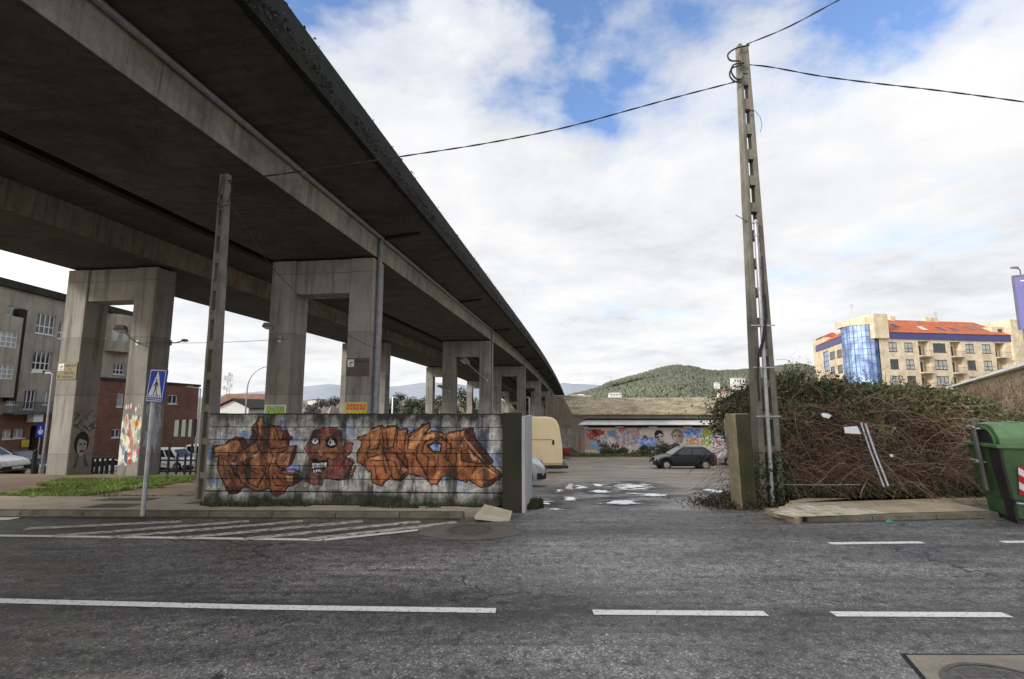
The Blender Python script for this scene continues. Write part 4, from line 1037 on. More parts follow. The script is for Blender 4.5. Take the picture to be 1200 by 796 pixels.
for name, pp in (('cable_loop', [(878, 53), (862, 57), (853, 64), (856, 71), (867, 72), (866, 77), (858, 80), (855, 88), (860, 95), (868, 96), (870, 90)]), ('cable_loop', [(872, 74), (860, 76), (857, 84), (862, 92), (868, 93)])):
    mb = MB(); mb.tube(smooth_pts([on_y(u, v, 9.36) for u, v in pp]), .017, 6); mb.build(name, M['cable'], pr, smooth=True)
mb = MB(); mb.tube([on_y(u, v, 9.36) for u, v in [(873, 130), (884, 130)]], .012, 5); mb.tube([on_y(u, v, 9.36) for u, v in [(885, 130), (891, 138), (893, 147), (891, 155)]], .005, 5); mb.build('tie_wire', M['cable'], pr)
cable([on_y(267, 236, 9.4), on_y(285, 262, 10.5), on_y(318, 312, 12.5), on_y(355, 350, 15), on_y(400, 388, 16.2), on_y(440, 409, 17.3)], 'thin black cable sagging from the short pole to the viaduct column', r=.009, strands=1, n=14)
mb = MB(); mb.tube([on_y(u, v, 9.28) for u, v in [(262, 206), (258, 222), (254, 236), (258, 243), (268, 240)]], .010, 6); mb.tube([on_y(u, v, 9.28) for u, v in [(268, 212), (272, 218), (268, 236)]], .01, 6); mb.build('cable_loop', M['cable'], pl)
cable([on_y(162, 402, 18.6), on_y(220, 402, 18.2), on_y(270, 401, 17.9), on_y(328, 398, 17.4)], 'thin wire stretched between the viaduct columns below the floodlights', r=.008, strands=1, n=10)
# ------------------------------------------------------------------ pedestrian crossing sign
sb = on_z(167.5, 600.5, .118)
ps = empty('crossing_sign', sb, 'blue pedestrian crossing sign with walking figure on a grey pole at the kerb', 'road sign')
top = on_y(186, 433, sb.y); 
mb = MB(); mb.tube([sb-Vector((0, 0, .05)), Vector((sb.x+.0, sb.y, top.z))], .033, 12); mb.build('pole', M['galv'], ps, smooth=True)
M['signblue'] = simple('sign_blue', (.012, .045, .40), .6, .15, 3, 0, 0, .2); M['signwhite'] = simple('sign_white', (.62, .63, .64), .5, .1, 3, 0, 0, .2)
c = on_y(184, 452, sb.y-.06); hw, hh = .165, .255
yaw = R(-14); ax = Vector((math.cos(yaw), math.sin(yaw), -.05)).normalized(); az = Vector((.07, 0, 1)).normalized(); an = ax.cross(az).normalized()
def sp(x, z, o=0): return c+ax*x*hw*2+az*z*hh*2+an*o
mb = MB()
def rrect(w, h, r, n=5):
    pts = []
    for cx, cy, a0 in ((w-r, h-r, 0), (-w+r, h-r, 90), (-w+r, -h+r, 180), (w-r, -h+r, 270)):
        for k in range(n+1):
            a = R(a0+90*k/n); pts.append((cx+r*math.cos(a), cy+r*math.sin(a)))
    return pts
pp = rrect(.5, .5, .06)
mb.hexa([sp(x, z, -.012) for x, z in pp], [sp(x, z, .012) for x, z in pp]); plt_ = mb.build('plate', M['signblue'], ps)
mb = MB(); a = rrect(.47, .48, .05); b = rrect(.435, .455, .04); n = len(a)
for i in range(n): mb.quad(sp(*a[i], .0135), sp(*a[(i+1) % n], .0135), sp(*b[(i+1) % n], .0135), sp(*b[i], .0135))
mb.poly([sp(x, z, .0140) for x, z in [(-.4, -.36), (.4, -.36), (.40, -.33), (.015, .43), (-.015, .43), (-.4, -.33)]])
mb.poly([sp(x, z, .0140) for x, z in [(-.4, -.42), (.4, -.42), (.4, -.40), (-.4, -.40)]])
mb.build('white_triangle', M['signwhite'], plt_)
mb = MB(); 
mb.poly([sp(-.02+.045*math.cos(k*PI/6), .17+.035*math.sin(k*PI/6), .0155) for k in range(12)])
for q in [[(-.06,.12),(.03,.13),(.06,.08),(.04,-.08),(-.05,-.08)], [(-.06,.12),(-.1,.06),(-.17,-.02),(-.13,-.04),(-.07,.03),(-.04,.06)], [(.05,.1),(.12,.04),(.14,-.04),(.11,-.05),(.09,.01),(.04,.04)],
          [(-.05,-.06),(.0,-.08),(-.02,-.18),(-.09,-.3),(-.13,-.29),(-.07,-.17)], [(-.01,-.07),(.045,-.07),(.09,-.19),(.14,-.28),(.17,-.26),(.17,-.3),(.1,-.31),(.05,-.2)]]:
    mb.poly([sp(x, z, .0155) for x, z in q])
mb.build('walking_figure', M['black'], plt_)
mb = MB()
for k in range(6): mb.poly([sp(x, z, .0152) for x, z in [(-.36+k*.125, -.345), (-.30+k*.125, -.345), (-.27+k*.12, -.29), (-.33+k*.12, -.29)]])
mb.build('zebra_bars', simple('sign_grey', (.16, .16, .16), .5), plt_)

# ------------------------------------------------------------------ green refuse container
cth = R(-20); cx_ = Vector((math.cos(cth), math.sin(cth), 0)); cy_ = Vector((-cx_.y, cx_.x, 0))
C0 = Vector((7.27, 7.80, 0))                                  # front left rim corner on plan
ct = empty('refuse_container', C0+cx_*.95+cy_*.6, 'big green plastic refuse container with red and white chevrons at the kerb', 'waste container')
M['green'] = simple('green_plastic', (.055, .115, .045), .55, .22, 2.2, .03, 0, .35, c2=(.034, .075, .03)); M['green2'] = simple('faded_green_lid', (.085, .175, .065), .45, .4, 3)
M['steelbar'] = concrete('scuffed_steel_bar', (.16, .155, .15), .4, .9)
def K(x, y, z): return C0+cx_*x+cy_*y+Vector((0, 0, z))
LW, DW = 1.95, 1.02
mb = MB()
rings = [(.16, .12, .06), (.14, .10, .30), (.11, .075, .36), (.04, .03, .80), (.015, .01, 1.10)]   # inset x, inset y, z
def ring(ix, iy, z): return [K(ix, iy, z), K(LW-ix, iy, z), K(LW-ix, DW-iy, z), K(ix, DW-iy, z)]
vs = [p for r_ in rings for p in ring(*r_)]
fs = [(k*4+q, k*4+(q+1) % 4, k*4+4+(q+1) % 4, k*4+4+q) for k in range(len(rings)-1) for q in range(4)]+[(3, 2, 1, 0)]
mb.add(vs, fs)
for x in (1.02, 1.32, 1.62):           # vertical ribs on the long side
    mb.hexa([K(x, .075, .36), K(x+.07, .075, .36), K(x+.07, .12, .36), K(x, .12, .36)], [K(x, -.012, 1.06), K(x+.07, -.012, 1.06), K(x+.07, .03, 1.06), K(x, .03, 1.06)])
mb.build('bin_body', M['green'], ct, bevel=.018)
mb = MB(); mb.hexa([K(.17, .13, 0), K(LW-.17, .13, 0), K(LW-.17, DW-.13, 0), K(.17, DW-.13, 0)], [K(.17, .13, .055), K(LW-.17, .13, .055), K(LW-.17, DW-.13, .055), K(.17, DW-.13, .055)]); mb.build('base', M['black'], ct)
mb = MB()
o_, i_ = (-.03, -.035, 1.10), (-.03, -.035, 1.155)
mb.hexa(ring(-.03, -.035, 1.098), ring(-.03, -.035, 1.15)); mb.build('rim', M['green2'], ct, bevel=.012)
# lid: raised, sloped front and back, with an arched opening at the end
prof = [(.02, 1.152), (.03, 1.25), (.20, 1.42), (.34, 1.475), (DW-.34, 1.475), (DW-.2, 1.42), (DW-.03, 1.25), (DW-.02, 1.152)]
mb = MB(); n = len(prof); xs_ = (.05, .16, LW-.16, LW-.05); sc = (.92, 1, 1, .92)
for x, k in zip(xs_, sc): mb.v += [tuple(K(x, DW/2+(y-DW/2)*k, 1.152+(z-1.152)*k)) for y, z in prof]
for k in range(3):
    for q in range(n-1): mb.f.append((k*n+q, (k+1)*n+q, (k+1)*n+q+1, k*n+q+1)); mb.m.append(0)
mb.f += [tuple(range(n)), tuple(reversed(range(3*n, 4*n)))]; mb.m += [0, 0]
for x in (.35, .65, 1.0, 1.3, 1.6): mb.hexa([K(x, .33, 1.474), K(x+.10, .33, 1.474), K(x+.10, DW-.33, 1.474), K(x, DW-.33, 1.474)], [K(x+.01, .34, 1.49), K(x+.09, .34, 1.49), K(x+.09, DW-.34, 1.49), K(x+.01, DW-.34, 1.49)])
lid = mb.build('lid', M['green2'], ct, bevel=.012)
mb = MB(); A_ = [K(.048, DW/2+.34*math.cos(a), 1.158+.22*math.sin(a)) for a in [PI*k/16 for k in range(17)]]; mb.poly(A_)
mb.build('end_opening', M['dark'], lid)
mb = MB(); pts = [K(.03, DW/2+.36*math.cos(a), 1.158+.235*math.sin(a)) for a in [PI*k/16 for k in range(17)]]; mb.tube(pts, .022, 6); mb.build('arch_trim', M['green'], lid)
# black recess and the steel lifting bar on the end
mb = MB(); b = [K(.10, DW/2-.52, .10), K(.10, DW/2-.15, .10)]; 
RG = [(.16, .12, .06), (.14, .10, .30), (.11, .075, .36), (.04, .03, .80), (.015, .01, 1.09)]
for (ia, ja, za_), (ib, jb, zb_) in zip(RG[:-1], RG[1:]):
    wa, wb_ = .22+.10*za_, .22+.10*zb_
    mb.quad(K(ia-.007, wa+ja, za_), K(ia-.007, ja-.006, za_), K(ib-.007, jb-.006, zb_), K(ib-.007, wb_+jb, zb_))
    mb.quad(K(ia-.007, ja-.007, za_), K(ia+.03, ja-.007, za_), K(ib+.03, jb-.007, zb_), K(ib-.007, jb-.007, zb_))
mb.build('black_recess', M['black'], ct)
mb = MB(); p = K(.02, .50, .42); q = K(-.07, .50, 1.50)
for a, b, w, d in ((p, q, .075, .035),):
    mb.hexa([a+cy_*w*.5*sx_+cx_*d*sy_ for sx_, sy_ in ((-1, -1), (1, -1), (1, 0), (-1, 0))], [b+cy_*w*.62*sx_+cx_*d*sy_ for sx_, sy_ in ((-1, -1), (1, -1), (1, 0), (-1, 0))])
bar = mb.build('lifting_bar', M['steelbar'], ct, bevel=.006)
mb = MB()
for z in (.88, 1.40): mb.tube([K(-.11, .40, z), K(-.11, .62, z)], .018, 8); mb.box(*[v for v in (0, 0, 0, 0, 0, 0)]) if False else None; mb.tube([K(-.12, .50, z-.03), K(.06, .50, z-.03)], .016, 8)
build_split(mb, 'pivot_pin', M['galv'], bar)
mb = MB(); mb.tube([K(.14, .02, .31), K(.5, .045, .285), K(1.2, .05, .27), K(LW-.1, .05, .27)], .016, 8); mb.build('handrail', M['galv'], ct)
# chevrons
x0, x1, z0, z1 = .20, .95, .43, .84
def chev(x, z): 
    t = (z-.36)/.7; return K(x, .075*(1-t)-.012*t-.010-.012, z)
mb = MB(); mb.quad(chev(x0, z0), chev(x1, z0), chev(x1, z1), chev(x0, z1)); chp = mb.build('chevron_panel', simple('sign_red', (.42, .012, .02), .35, .15), ct)
mb = MB(); w = (x1-x0)
for k in range(-1, 3):
    zz = z0+.05+k*.21; m_ = (x0+x1)/2
    for s_ in (0, 1):
        xa, xb = ((x0, m_) if s_ == 0 else (m_, x1)); za, zb = ((zz+.25, zz) if s_ == 0 else (zz, zz+.25))
        N_ = 10
        for q in range(N_):
            t0_, t1_ = q/N_, (q+1)/N_; a0, a1 = za+(zb-za)*t0_, za+(zb-za)*t1_
            cl = lambda z: min(max(z, z0), z1)
            l0, h0, l1, h1 = cl(a0), cl(a0+.1), cl(a1), cl(a1+.1)
            if h0-l0 < .002 and h1-l1 < .002: continue
            X0, X1 = xa+(xb-xa)*t0_, xa+(xb-xa)*t1_
            mb.quad(chev(X0, l0)-cy_*.002, chev(X1, l1)-cy_*.002, chev(X1, h1)-cy_*.002, chev(X0, h0)-cy_*.002)
mb.build('white_chevrons', M['signwhite'], chp)

# ------------------------------------------------------------------ mossy concrete post, leaning pipes, signs in the brambles
b = on_z(875, 597.5, 0.0); b.z = -.05
mb = MB(); k = 10; ht = on_y(873, 485, b.y).z
for i in range(k):
    z0_, z1_ = b.z+(ht-b.z)*i/k, b.z+(ht-b.z)*(i+1)/k
wv = [.165+.006*noise.noise((i*1.3, 2, 5)) for i in range(k+1)]
vs = []; 
for i in range(k+1):
    z = b.z+(ht-b.z)*i/k; w = wv[i]; ox = -.035*(i/k)+.006*noise.noise((i*.9, 8, 1))
    w *= .92; ca_, sa_ = math.cos(R(14)), math.sin(R(14))
    for px_, py_2 in ((-w, 0), (w, 0), (w, .3), (-w, .3)): vs.append((b.x+ox+px_*ca_-py_2*sa_+.085, b.y+.05+px_*sa_+py_2*ca_, z))
mb.add(vs, [(i*4+q, i*4+(q+1) % 4, i*4+4+(q+1) % 4, i*4+4+q) for i in range(k) for q in range(4)]+[tuple(k*4+q for q in range(4))])
mb.m = [1 if (k_ % 4) == 0 and k_ < k*4 else 0 for k_ in range(len(mb.f))]  # front dark with moss; lit left side painted lighter
o = mb.build('gate_post', [M['postc'], M['postdark']], None, bevel=.02, loc=b); props(o, 'thick mossy concrete gate post in front of the tall power pole', 'post')
def pipe(u0, v0, u1, v1, y0, y1, r, label, group):
    a, c = on_y(u0, v0, y0), on_y(u1, v1, y1); mb = MB(); mb.tube([a, a.lerp(c, .5)+Vector((0, .02, 0)), c], r, 8); mb.lathe(c, c-a, [(-.05, r*1.25), (0, r*1.25)], 8)
    o = mb.build('metal_pipe', M['galv'], None, smooth=True, loc=a); props(o, label, 'pipe', group)
pipe(859, 572, 849, 492, 9.6, 9.7, .018, 'thin metal pipe leaning left beside the mossy gate post', 'leaning pipes')
pipe(864, 572, 852, 495, 9.5, 9.6, .018, 'metal pipe touching the left side of the mossy gate post', 'leaning pipes')
pipe(1036, 571, 1009, 496, 9.25, 9.9, .017, 'left one of two pale pipes leaning on the brown brambles', 'leaning pipes')
pipe(1041, 570, 1014, 497, 9.2, 9.85, .019, 'right one of two pale pipes leaning on the brown brambles', 'leaning pipes')
a = on_y(1000, 504, 9.75)
mb = MB(); mb.hexa([a+Vector(q) for q in ((-.16, 0, -.06), (.14, 0, -.075), (.14, .012, -.075), (-.16, .012, -.06))], [a+Vector(q) for q in ((-.15, .03, .05), (.10, .03, .07), (.10, .042, .07), (-.15, .042, .05))])
o = mb.build('white_board', M['signwhite'], None, loc=a); props(o, 'small white board caught in the brambles beside the leaning pipes', 'board')
def scrap(u, v, y, r, mat, label, cat='litter'):
    a = on_y(u, v, y) if y else on_z(u, v, .01); mb = MB(); n = 9
    top = [a+Vector((r*math.cos(2*PI*i/n)*random.uniform(.6, 1.2), r*.5*math.sin(2*PI*i/n), r*.8*math.sin(2*PI*i/n)*random.uniform(.5, 1.1) if y else 0)) for i in range(n)]
    pk = a+Vector((0, -.03 if y else 0, .02 if y else .05))
    mb.add(top+[pk], [(i, (i+1) % n, n) for i in range(n)]); o = mb.build('litter', mat, None, loc=a); props(o, label, cat)
scrap(1045, 534, 9.3, .045, M['white'], 'torn white plastic scrap hanging in the brown brambles')
scrap(968, 487, 9.9, .09, M['signwhite'], 'crumpled white sheet high in the brambles by the tall pole')
scrap(1042, 612, None, .07, simple('teal_plastic', (.03, .25, .2), .4), 'teal plastic scrap lying on the road by the right kerb')
g_ = G(663, 573)
mb = MB()
for k in range(9):
    a = 2*PI*k/9; q = g_+Vector((-.1+.4*math.cos(a)*random.uniform(.3, 1), .4*math.sin(a), 0)); r_ = random.uniform(.03, .10)
    mb.lathe(q-Vector((0, 0, .03)), (random.uniform(-.2, .2), .1, 1), [(0, r_), (r_*.5, r_*.9), (r_*.8, r_*.4)], 7)
o = mb.build('rubble', M['postc'], None, loc=g_, kind='stuff'); props(o, 'low heap of broken stones in the wet lot', 'rubble')
q = g_+Vector((.05, -.3, 0)); mb = MB(); mb.lathe(q, (.35, 0, 1), [(0, .10), (.05, .105), (.12, .06), (.17, .05), (.19, .015)], 11)
mb.v = [(x+random.gauss(0, .014), y+random.gauss(0, .014), z+random.gauss(0, .01)) for x, y, z in mb.v]
o = mb.build('plastic_bag', M['white'], None, loc=q); props(o, 'crumpled white plastic bag on the stones in the lot', 'bag')
mb = MB(); mb.tube([on_y(918, 568, 9.35), on_y(960, 568.5, 9.35), on_y(1008, 568, 9.3)], .006, 5); o = mb.build('wire', M['galv'], None); props(o, 'single taut wire in front of the bramble foot', 'wire')

# ------------------------------------------------------------------ brambles
def leafq(mb, cols, p, r, c, aim=None):
    u_ = Vector((random.gauss(0, 1), random.gauss(0, 1), random.gauss(0, 1))).normalized()
    if aim is not None: u_ = (u_+aim).normalized()
    w_ = u_.cross(Vector((random.gauss(0, 1), random.gauss(0, 1), random.gauss(0, 1)))).normalized()
    mb.add([p-u_*r, p+w_*r*.55, p+u_*r, p-w_*r*.55], [(0, 1, 2, 3)]); cols += [(*c, 1)]*4
HX = [(836, 500), (846, 478), (858, 466), (872, 458), (890, 452), (910, 446), (935, 440), (955, 446), (985, 447), (1010, 450), (1040, 456), (1065, 452), (1095, 458), (1120, 466), (1150, 472), (1210, 488), (1300, 495)]
def htop(x):
    """height of the bramble bank along its length"""
    u = 600+605*x/11.2
    for (a, va), (b, vb) in zip(HX[:-1], HX[1:]):
        if a <= u <= b: v = va+(vb-va)*(u-a)/(b-a); break
    else: v = 500 if u < 836 else 495
    return 1.7+(478-v)/605*11.2+.13*noise.noise((x*1.9, 3, 3))+.07*noise.noise((x*5, 1, 8))
br = MB(); bc = []
XB0, XB1 = 4.55, 12.5
# dark inner mass
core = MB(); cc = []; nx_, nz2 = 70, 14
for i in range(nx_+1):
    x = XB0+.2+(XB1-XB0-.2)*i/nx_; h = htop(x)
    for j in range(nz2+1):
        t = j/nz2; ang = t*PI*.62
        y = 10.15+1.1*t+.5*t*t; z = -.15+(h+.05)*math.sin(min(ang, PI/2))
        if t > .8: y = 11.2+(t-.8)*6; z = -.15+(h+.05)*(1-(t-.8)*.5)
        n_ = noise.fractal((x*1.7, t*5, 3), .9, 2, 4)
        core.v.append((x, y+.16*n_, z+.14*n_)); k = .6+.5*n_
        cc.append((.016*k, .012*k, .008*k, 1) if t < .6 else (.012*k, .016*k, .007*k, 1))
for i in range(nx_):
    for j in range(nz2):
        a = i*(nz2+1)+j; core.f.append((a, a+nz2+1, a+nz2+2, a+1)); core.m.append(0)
# tangled dry stems: arch up from the foot, or hang down over the front
def stem(p, d, L, r, c, n=7, g=-.5):
    pts = [p]; v = d.normalized()
    for k in range(n):
        v = (v+Vector((random.gauss(0, .17), random.gauss(0, .14), g/n*1.4+random.gauss(0, .15)))).normalized()
        q = pts[-1]+v*L/n
        if q.z < .02: break
        pts.append(q)
    if len(pts) < 3: return
    sh = min(1.5, max(.35, 1.0+1.5*noise.fractal((p.x*1.5, p.z*2.4, 5), .8, 2, 3)))  # darkens clumps of stems: shadow gaps painted into the colour
    b0 = len(br.v); br.tube(pts, [r*(1-.6*k/len(pts)) for k in range(len(pts))], 3, cap=False)
    for k in range(len(pts)): 
        f = random.uniform(.75, 1.2)*sh; bc.extend([(c[0]*f, c[1]*f, c[2]*f, 1)]*3)
PAL = [(.16, .095, .06), (.14, .09, .06), (.28, .19, .12), (.38, .30, .21), (.06, .042, .03), (.24, .13, .07), (.20, .155, .11), (.045, .034, .025), (.12, .08, .052)]
for i in range(7600):
    x = random.uniform(XB0, XB1-.5); h = htop(x); f = random.random()
    if f < .45:
        p = Vector((x, random.uniform(9.95, 10.5), random.uniform(.0, .5))); d = Vector((random.gauss(0, .55), random.gauss(-.25, .3), random.uniform(.4, 1.2))); L = random.uniform(.5, 1.6); g = -1.3
    elif f < .85:
        t = random.uniform(.35, .93); p = Vector((x, 9.95+.9*t+random.uniform(-.1, .25), h*t)); d = Vector((random.gauss(.05+.12*max(0, x-6.5), .5), random.gauss(-.3, .25), random.gauss(-.65, .45))); L = random.uniform(.4, 1.3); g = -.9
    else:
        t = random.uniform(.3, .8); p = Vector((x, 9.9+.9*t, h*t)); d = Vector((random.gauss(.5, .5), random.gauss(-.1, .2), random.gauss(.0, .5))); L = random.uniform(.6, 1.6); g = -.6
    stem(p, d, L, *(lambda r_: (r_*random.uniform(.8, 1.2), random.choice(PAL if r_ < .005 else PAL[:2]+PAL[4:5]+PAL[7:])))(random.choice((.0018, .0025, .003, .0035, .005, .0075))), 8, g)
for i in range(160):     # arching runners over the top and out to the left
    x = random.uniform(XB0-.3, XB1-1); h = htop(max(x, XB0)); p = Vector((x, random.uniform(10.2, 11.6), h*.85))
    stem(p, Vector((random.gauss(-.2, .7), random.gauss(0, .4), 1)), random.uniform(.4, .9), random.uniform(.002, .004), random.choice(PAL[:2]+PAL[4:]), 8, -1.9)
lf = MB(); lc = []
for i in range(50000):
    x = random.uniform(XB0-.1, XB1); h = htop(x); w = random.random()
    t = 1-abs(random.gauss(0, .27+.2*min(max((x-7.5)/4, 0), 1))) if w < .9 else random.uniform(.05, .9)
    dens = noise.fractal((x*1.3, t*3, 7), .9, 2, 3)
    if t < .62 and dens < .1+.35*(random.random()): continue
    if t < .05 or dens < -.28+.1*random.random(): continue
    if x > 9 and False: continue
    p = Vector((x+random.gauss(0, .05), 9.83+1.0*t+random.uniform(-.15, 1.0)*(1 if t > .75 else .25), h*(t+(.03*dens))+random.gauss(0, .04)))
    k = 1.45*(.5+1.0*random.random())*(.75+.5*dens); c = random.choice([(.055, .082, .022), (.07, .095, .026), (.042, .066, .02), (.085, .095, .032), (.10, .08, .04), (.036, .058, .022)])
    if random.random() < .05: c = (.16, .16, .12)
    leafq(lf, lc, p, random.uniform(.025, .055), tuple(max(.004, q*k) for q in c), Vector((0, -.3, .3)))
for i in range(16000):    # dead leaves caught among the stems
    x = random.uniform(XB0, XB1); h = htop(x); t = random.uniform(.03, .8); dn = noise.fractal((x*1.6, t*4, 17), .9, 2, 4)
    if dn < random.uniform(-.3, .35): continue
    k = random.uniform(.5, 1.5)*min(1.3, max(.25, .8+1.5*noise.fractal((x*1.5, h*t*2.4, 5), .8, 2, 3))); c = random.choice([(.10, .062, .036), (.14, .09, .05), (.06, .04, .026), (.05, .055, .022), (.075, .08, .03)])  # same painted shadow gaps darken the dead leaves
    leafq(lf, lc, Vector((x+random.gauss(0, .05), 9.82+.95*t+random.uniform(-.12, .25), h*t+random.gauss(0, .03))), random.uniform(.014, .034), tuple(q*k for q in c))
# sprigs standing above the outline
for i in range(150):
    x = random.uniform(XB0-.25, XB1-.8); h = htop(max(x, XB0)); p = Vector((x, random.uniform(10.2, 11.8), h*.97)); d = Vector((random.gauss(0, .35), random.gauss(0, .2), 1)).normalized(); L = random.uniform(.08, .28)*(1.5 if x < 7 else 1)
    q = p; b0_ = len(br.v); br.tube([p-d*.2, p+d*L*.9], .004, 3, cap=False); bc.extend([(.07, .05, .03, 1)]*6)
    for k in range(int(L/.022)):
        d = (d+Vector((random.gauss(0, .12), 0, -.05))).normalized(); q = q+d*.022
        for _ in range(2): leafq(lf, lc, q+Vector((random.gauss(0, .026), random.gauss(0, .026), random.gauss(0, .02))), random.uniform(.014, .028), random.choice([(.05, .06, .02), (.075, .07, .028), (.1, .075, .035), (.04, .055, .018)]))
# loose left side: dry sprays over the track, around the gate post
for i in range(95):
    a = Vector((random.uniform(4.3, 5.2), random.uniform(10.0, 11.2), random.uniform(.2, 2.0))); stem(a, Vector((random.gauss(-.8, .4), random.gauss(-.1, .3), random.gauss(.2, .5))), random.uniform(.4, .95), .005, random.choice(PAL), 7, -1.3)
for i in range(2600):
    z = random.uniform(.9, 2.05); x = 5.0-abs(random.gauss(0, .42))*(1.1 if z > 1.3 else .6); leafq(lf, lc, Vector((x, random.uniform(9.9, 11.2), z+random.gauss(0, .1))), random.uniform(.016, .038), random.choice([(.05, .05, .02), (.07, .055, .025), (.09, .065, .035), (.035, .045, .018)]))
for i in range(1500):    # ivy at the foot of the tall pole
    t = random.random()**1.6; leafq(lf, lc, Vector((4.62+random.gauss(0, .17), 9.36+random.uniform(-.1, .2), -.02+t*.95)), random.uniform(.022, .045), random.choice([(.022, .036, .014), (.03, .048, .018), (.015, .025, .012)]), Vector((0, -.4, .2)))
for i in range(5200):    # green growth along the foot
    x = random.uniform(5.0, 12); leafq(lf, lc, Vector((x, random.uniform(9.5, 10.05), .09+abs(random.gauss(.03, .09)))), random.uniform(.018, .04), random.choice([(.03, .042, .014), (.04, .052, .018), (.06, .05, .02), (.025, .03, .012)]))
for i in range(4200):    # dead leaves and twigs on the ground round the post
    a = random.gauss(0, 1); x = 4.05+.33*a; y = 9.55+random.gauss(0, .42)+.1*a
    if y < 8.75+abs(x-4.0)*.25: continue
    leafq(lf, lc, Vector((x, y, zbase(x, y)+abs(random.gauss(.02, .06))*(1+max(0, 1-abs(x-4.2)*2)))), random.uniform(.015, .035), random.choice([(.07, .045, .025), (.045, .03, .02), (.09, .06, .035), (.03, .025, .016), (.03, .04, .015)]), Vector((0, 0, .5)))
tk = empty('bramble_thicket', (8, 10.4, 0), 'dense bank of dry brown brambles with green leaves on top', 'brambles'); tk['kind'] = 'stuff'
core.c = cc; o = core.build('inner_mass', M['stem'], tk, smooth=True); o['kind'] = 'stuff'
br.c = bc; o = br.build('dry_stems', M['stem'], tk); o['kind'] = 'stuff'
lf.c = lc; o = lf.build('leaves', M['leaf'], tk); o['kind'] = 'stuff'

# ------------------------------------------------------------------ grass
def inpoly(x, y, pts):
    r_ = False; n = len(pts)
    for i in range(n):
        x1, y1 = pts[i]; x2, y2 = pts[(i+1) % n]
        if (y1 > y) != (y2 > y) and x < (x2-x1)*(y-y1)/(y2-y1)+x1: r_ = not r_
    return r_
def grass(name, label, poly_, n, h, pal, edge=.3):
    mb = MB(); cols = []; xs_ = [p[0] for p in poly_]; ys_ = [p[1] for p in poly_]; k = 0; tries = 0
    while k < n and tries < n*12:
        tries += 1
        x, y = random.uniform(min(xs_), max(xs_)), random.uniform(min(ys_), max(ys_))
        nn = noise.fractal((x*.9, y*.9, 2), .8, 2, 4)
        if not inpoly(x+nn*edge*1.5, y+nn*edge, poly_): continue
        if noise.fractal((x*1.9, y*1.9, 8), .8, 2, 3) < -.16: continue
        z = max(zg(x, y)-.01, .085 if kerbY(x)+.2 < y < 9.7 and x < -.4 else -9); hh = h*random.uniform(.4, 1.15)*(1+.5*nn); a = random.uniform(0, 2*PI); w = hh*.09+.004; dx, dy = math.cos(a)*w, math.sin(a)*w
        lx, ly = random.gauss(0, .35)*hh, random.gauss(0, .35)*hh; c = random.choice(pal); f = random.uniform(.7, 1.3)*(1+.6*nn)
        mb.add([(x-dx, y-dy, z), (x+dx, y+dy, z), (x+lx, y+ly, z+hh)], [(0, 1, 2)]); cols += [(c[0]*f*.6, c[1]*f*.6, c[2]*f*.6, 1)]*2+[(c[0]*f, c[1]*f, c[2]*f, 1)]; k += 1
    mb.c = cols; o = mb.build(name, M['leaf'], kind='stuff'); props(o, label, 'grass'); return o
GR = [(.17, .29, .03), (.21, .34, .045), (.13, .23, .028), (.24, .30, .07), (.20, .20, .07)]
pl_ = [tuple(G(u, v))[:2] for u, v in [(20, 581), (52, 572), (62, 563), (135, 561), (238, 557.5), (238, 562), (200, 567), (172, 574), (140, 577), (90, 582), (45, 585)]]
grass('grass', 'bright green grass strip in front of the columns on the left', pl_, 42000, .085, GR)
pl_ = [(-12, 10.2), (-12, 11.6), (-6.3, 11.4), (-5.9, 9.85), (-8, 9.9)]
grass('grass', 'thin dry grass on the earth behind the left pavement', pl_, 2600, .06, [(.10, .10, .03), (.14, .12, .05), (.08, .1, .02)], .6)
pl_ = [(WA.x, WA.y-.05), (WA.x, WA.y-.16), (WB.x+.2, WB.y-.16), (WB.x+.2, WB.y-.03)]
grass('weeds', 'sparse weeds along the foot of the graffiti wall', pl_, 1500, .07, [(.05, .075, .02), (.07, .07, .03), (.10, .085, .04), (.035, .05, .016)], .12)
q = [tuple(G(u, v))[:2] for u, v in [(596, 601), (622, 601), (636, 592), (628, 588), (612, 592)]]
grass('grass', 'small tuft of grass at the foot of the wall end', q, 2600, .11, [(.05, .075, .018), (.07, .1, .022), (.09, .085, .03), (.04, .05, .015)], .1)
pl_ = [(-7, 8.6+1.1), (-6.0, 9.72), (-5.6, 9.72), (-5.6, 10.0), (-7, 10.1)]
grass('grass', 'weeds at the foot of the short power pole', pl_, 900, .10, [(.05, .09, .02), (.04, .06, .015)], .1)
pl_ = [(-.2, 47.2), (3, 46.2), (12, 46.4), (30, 46.4), (30, 50.2), (4, 50.2), (4, 60), (0, 60)]
grass('grass', 'rough green grass along the foot of the mural wall', pl_, 15000, .30, [(.09, .14, .03), (.11, .16, .035), (.12, .12, .05), (.07, .10, .03)], .5)
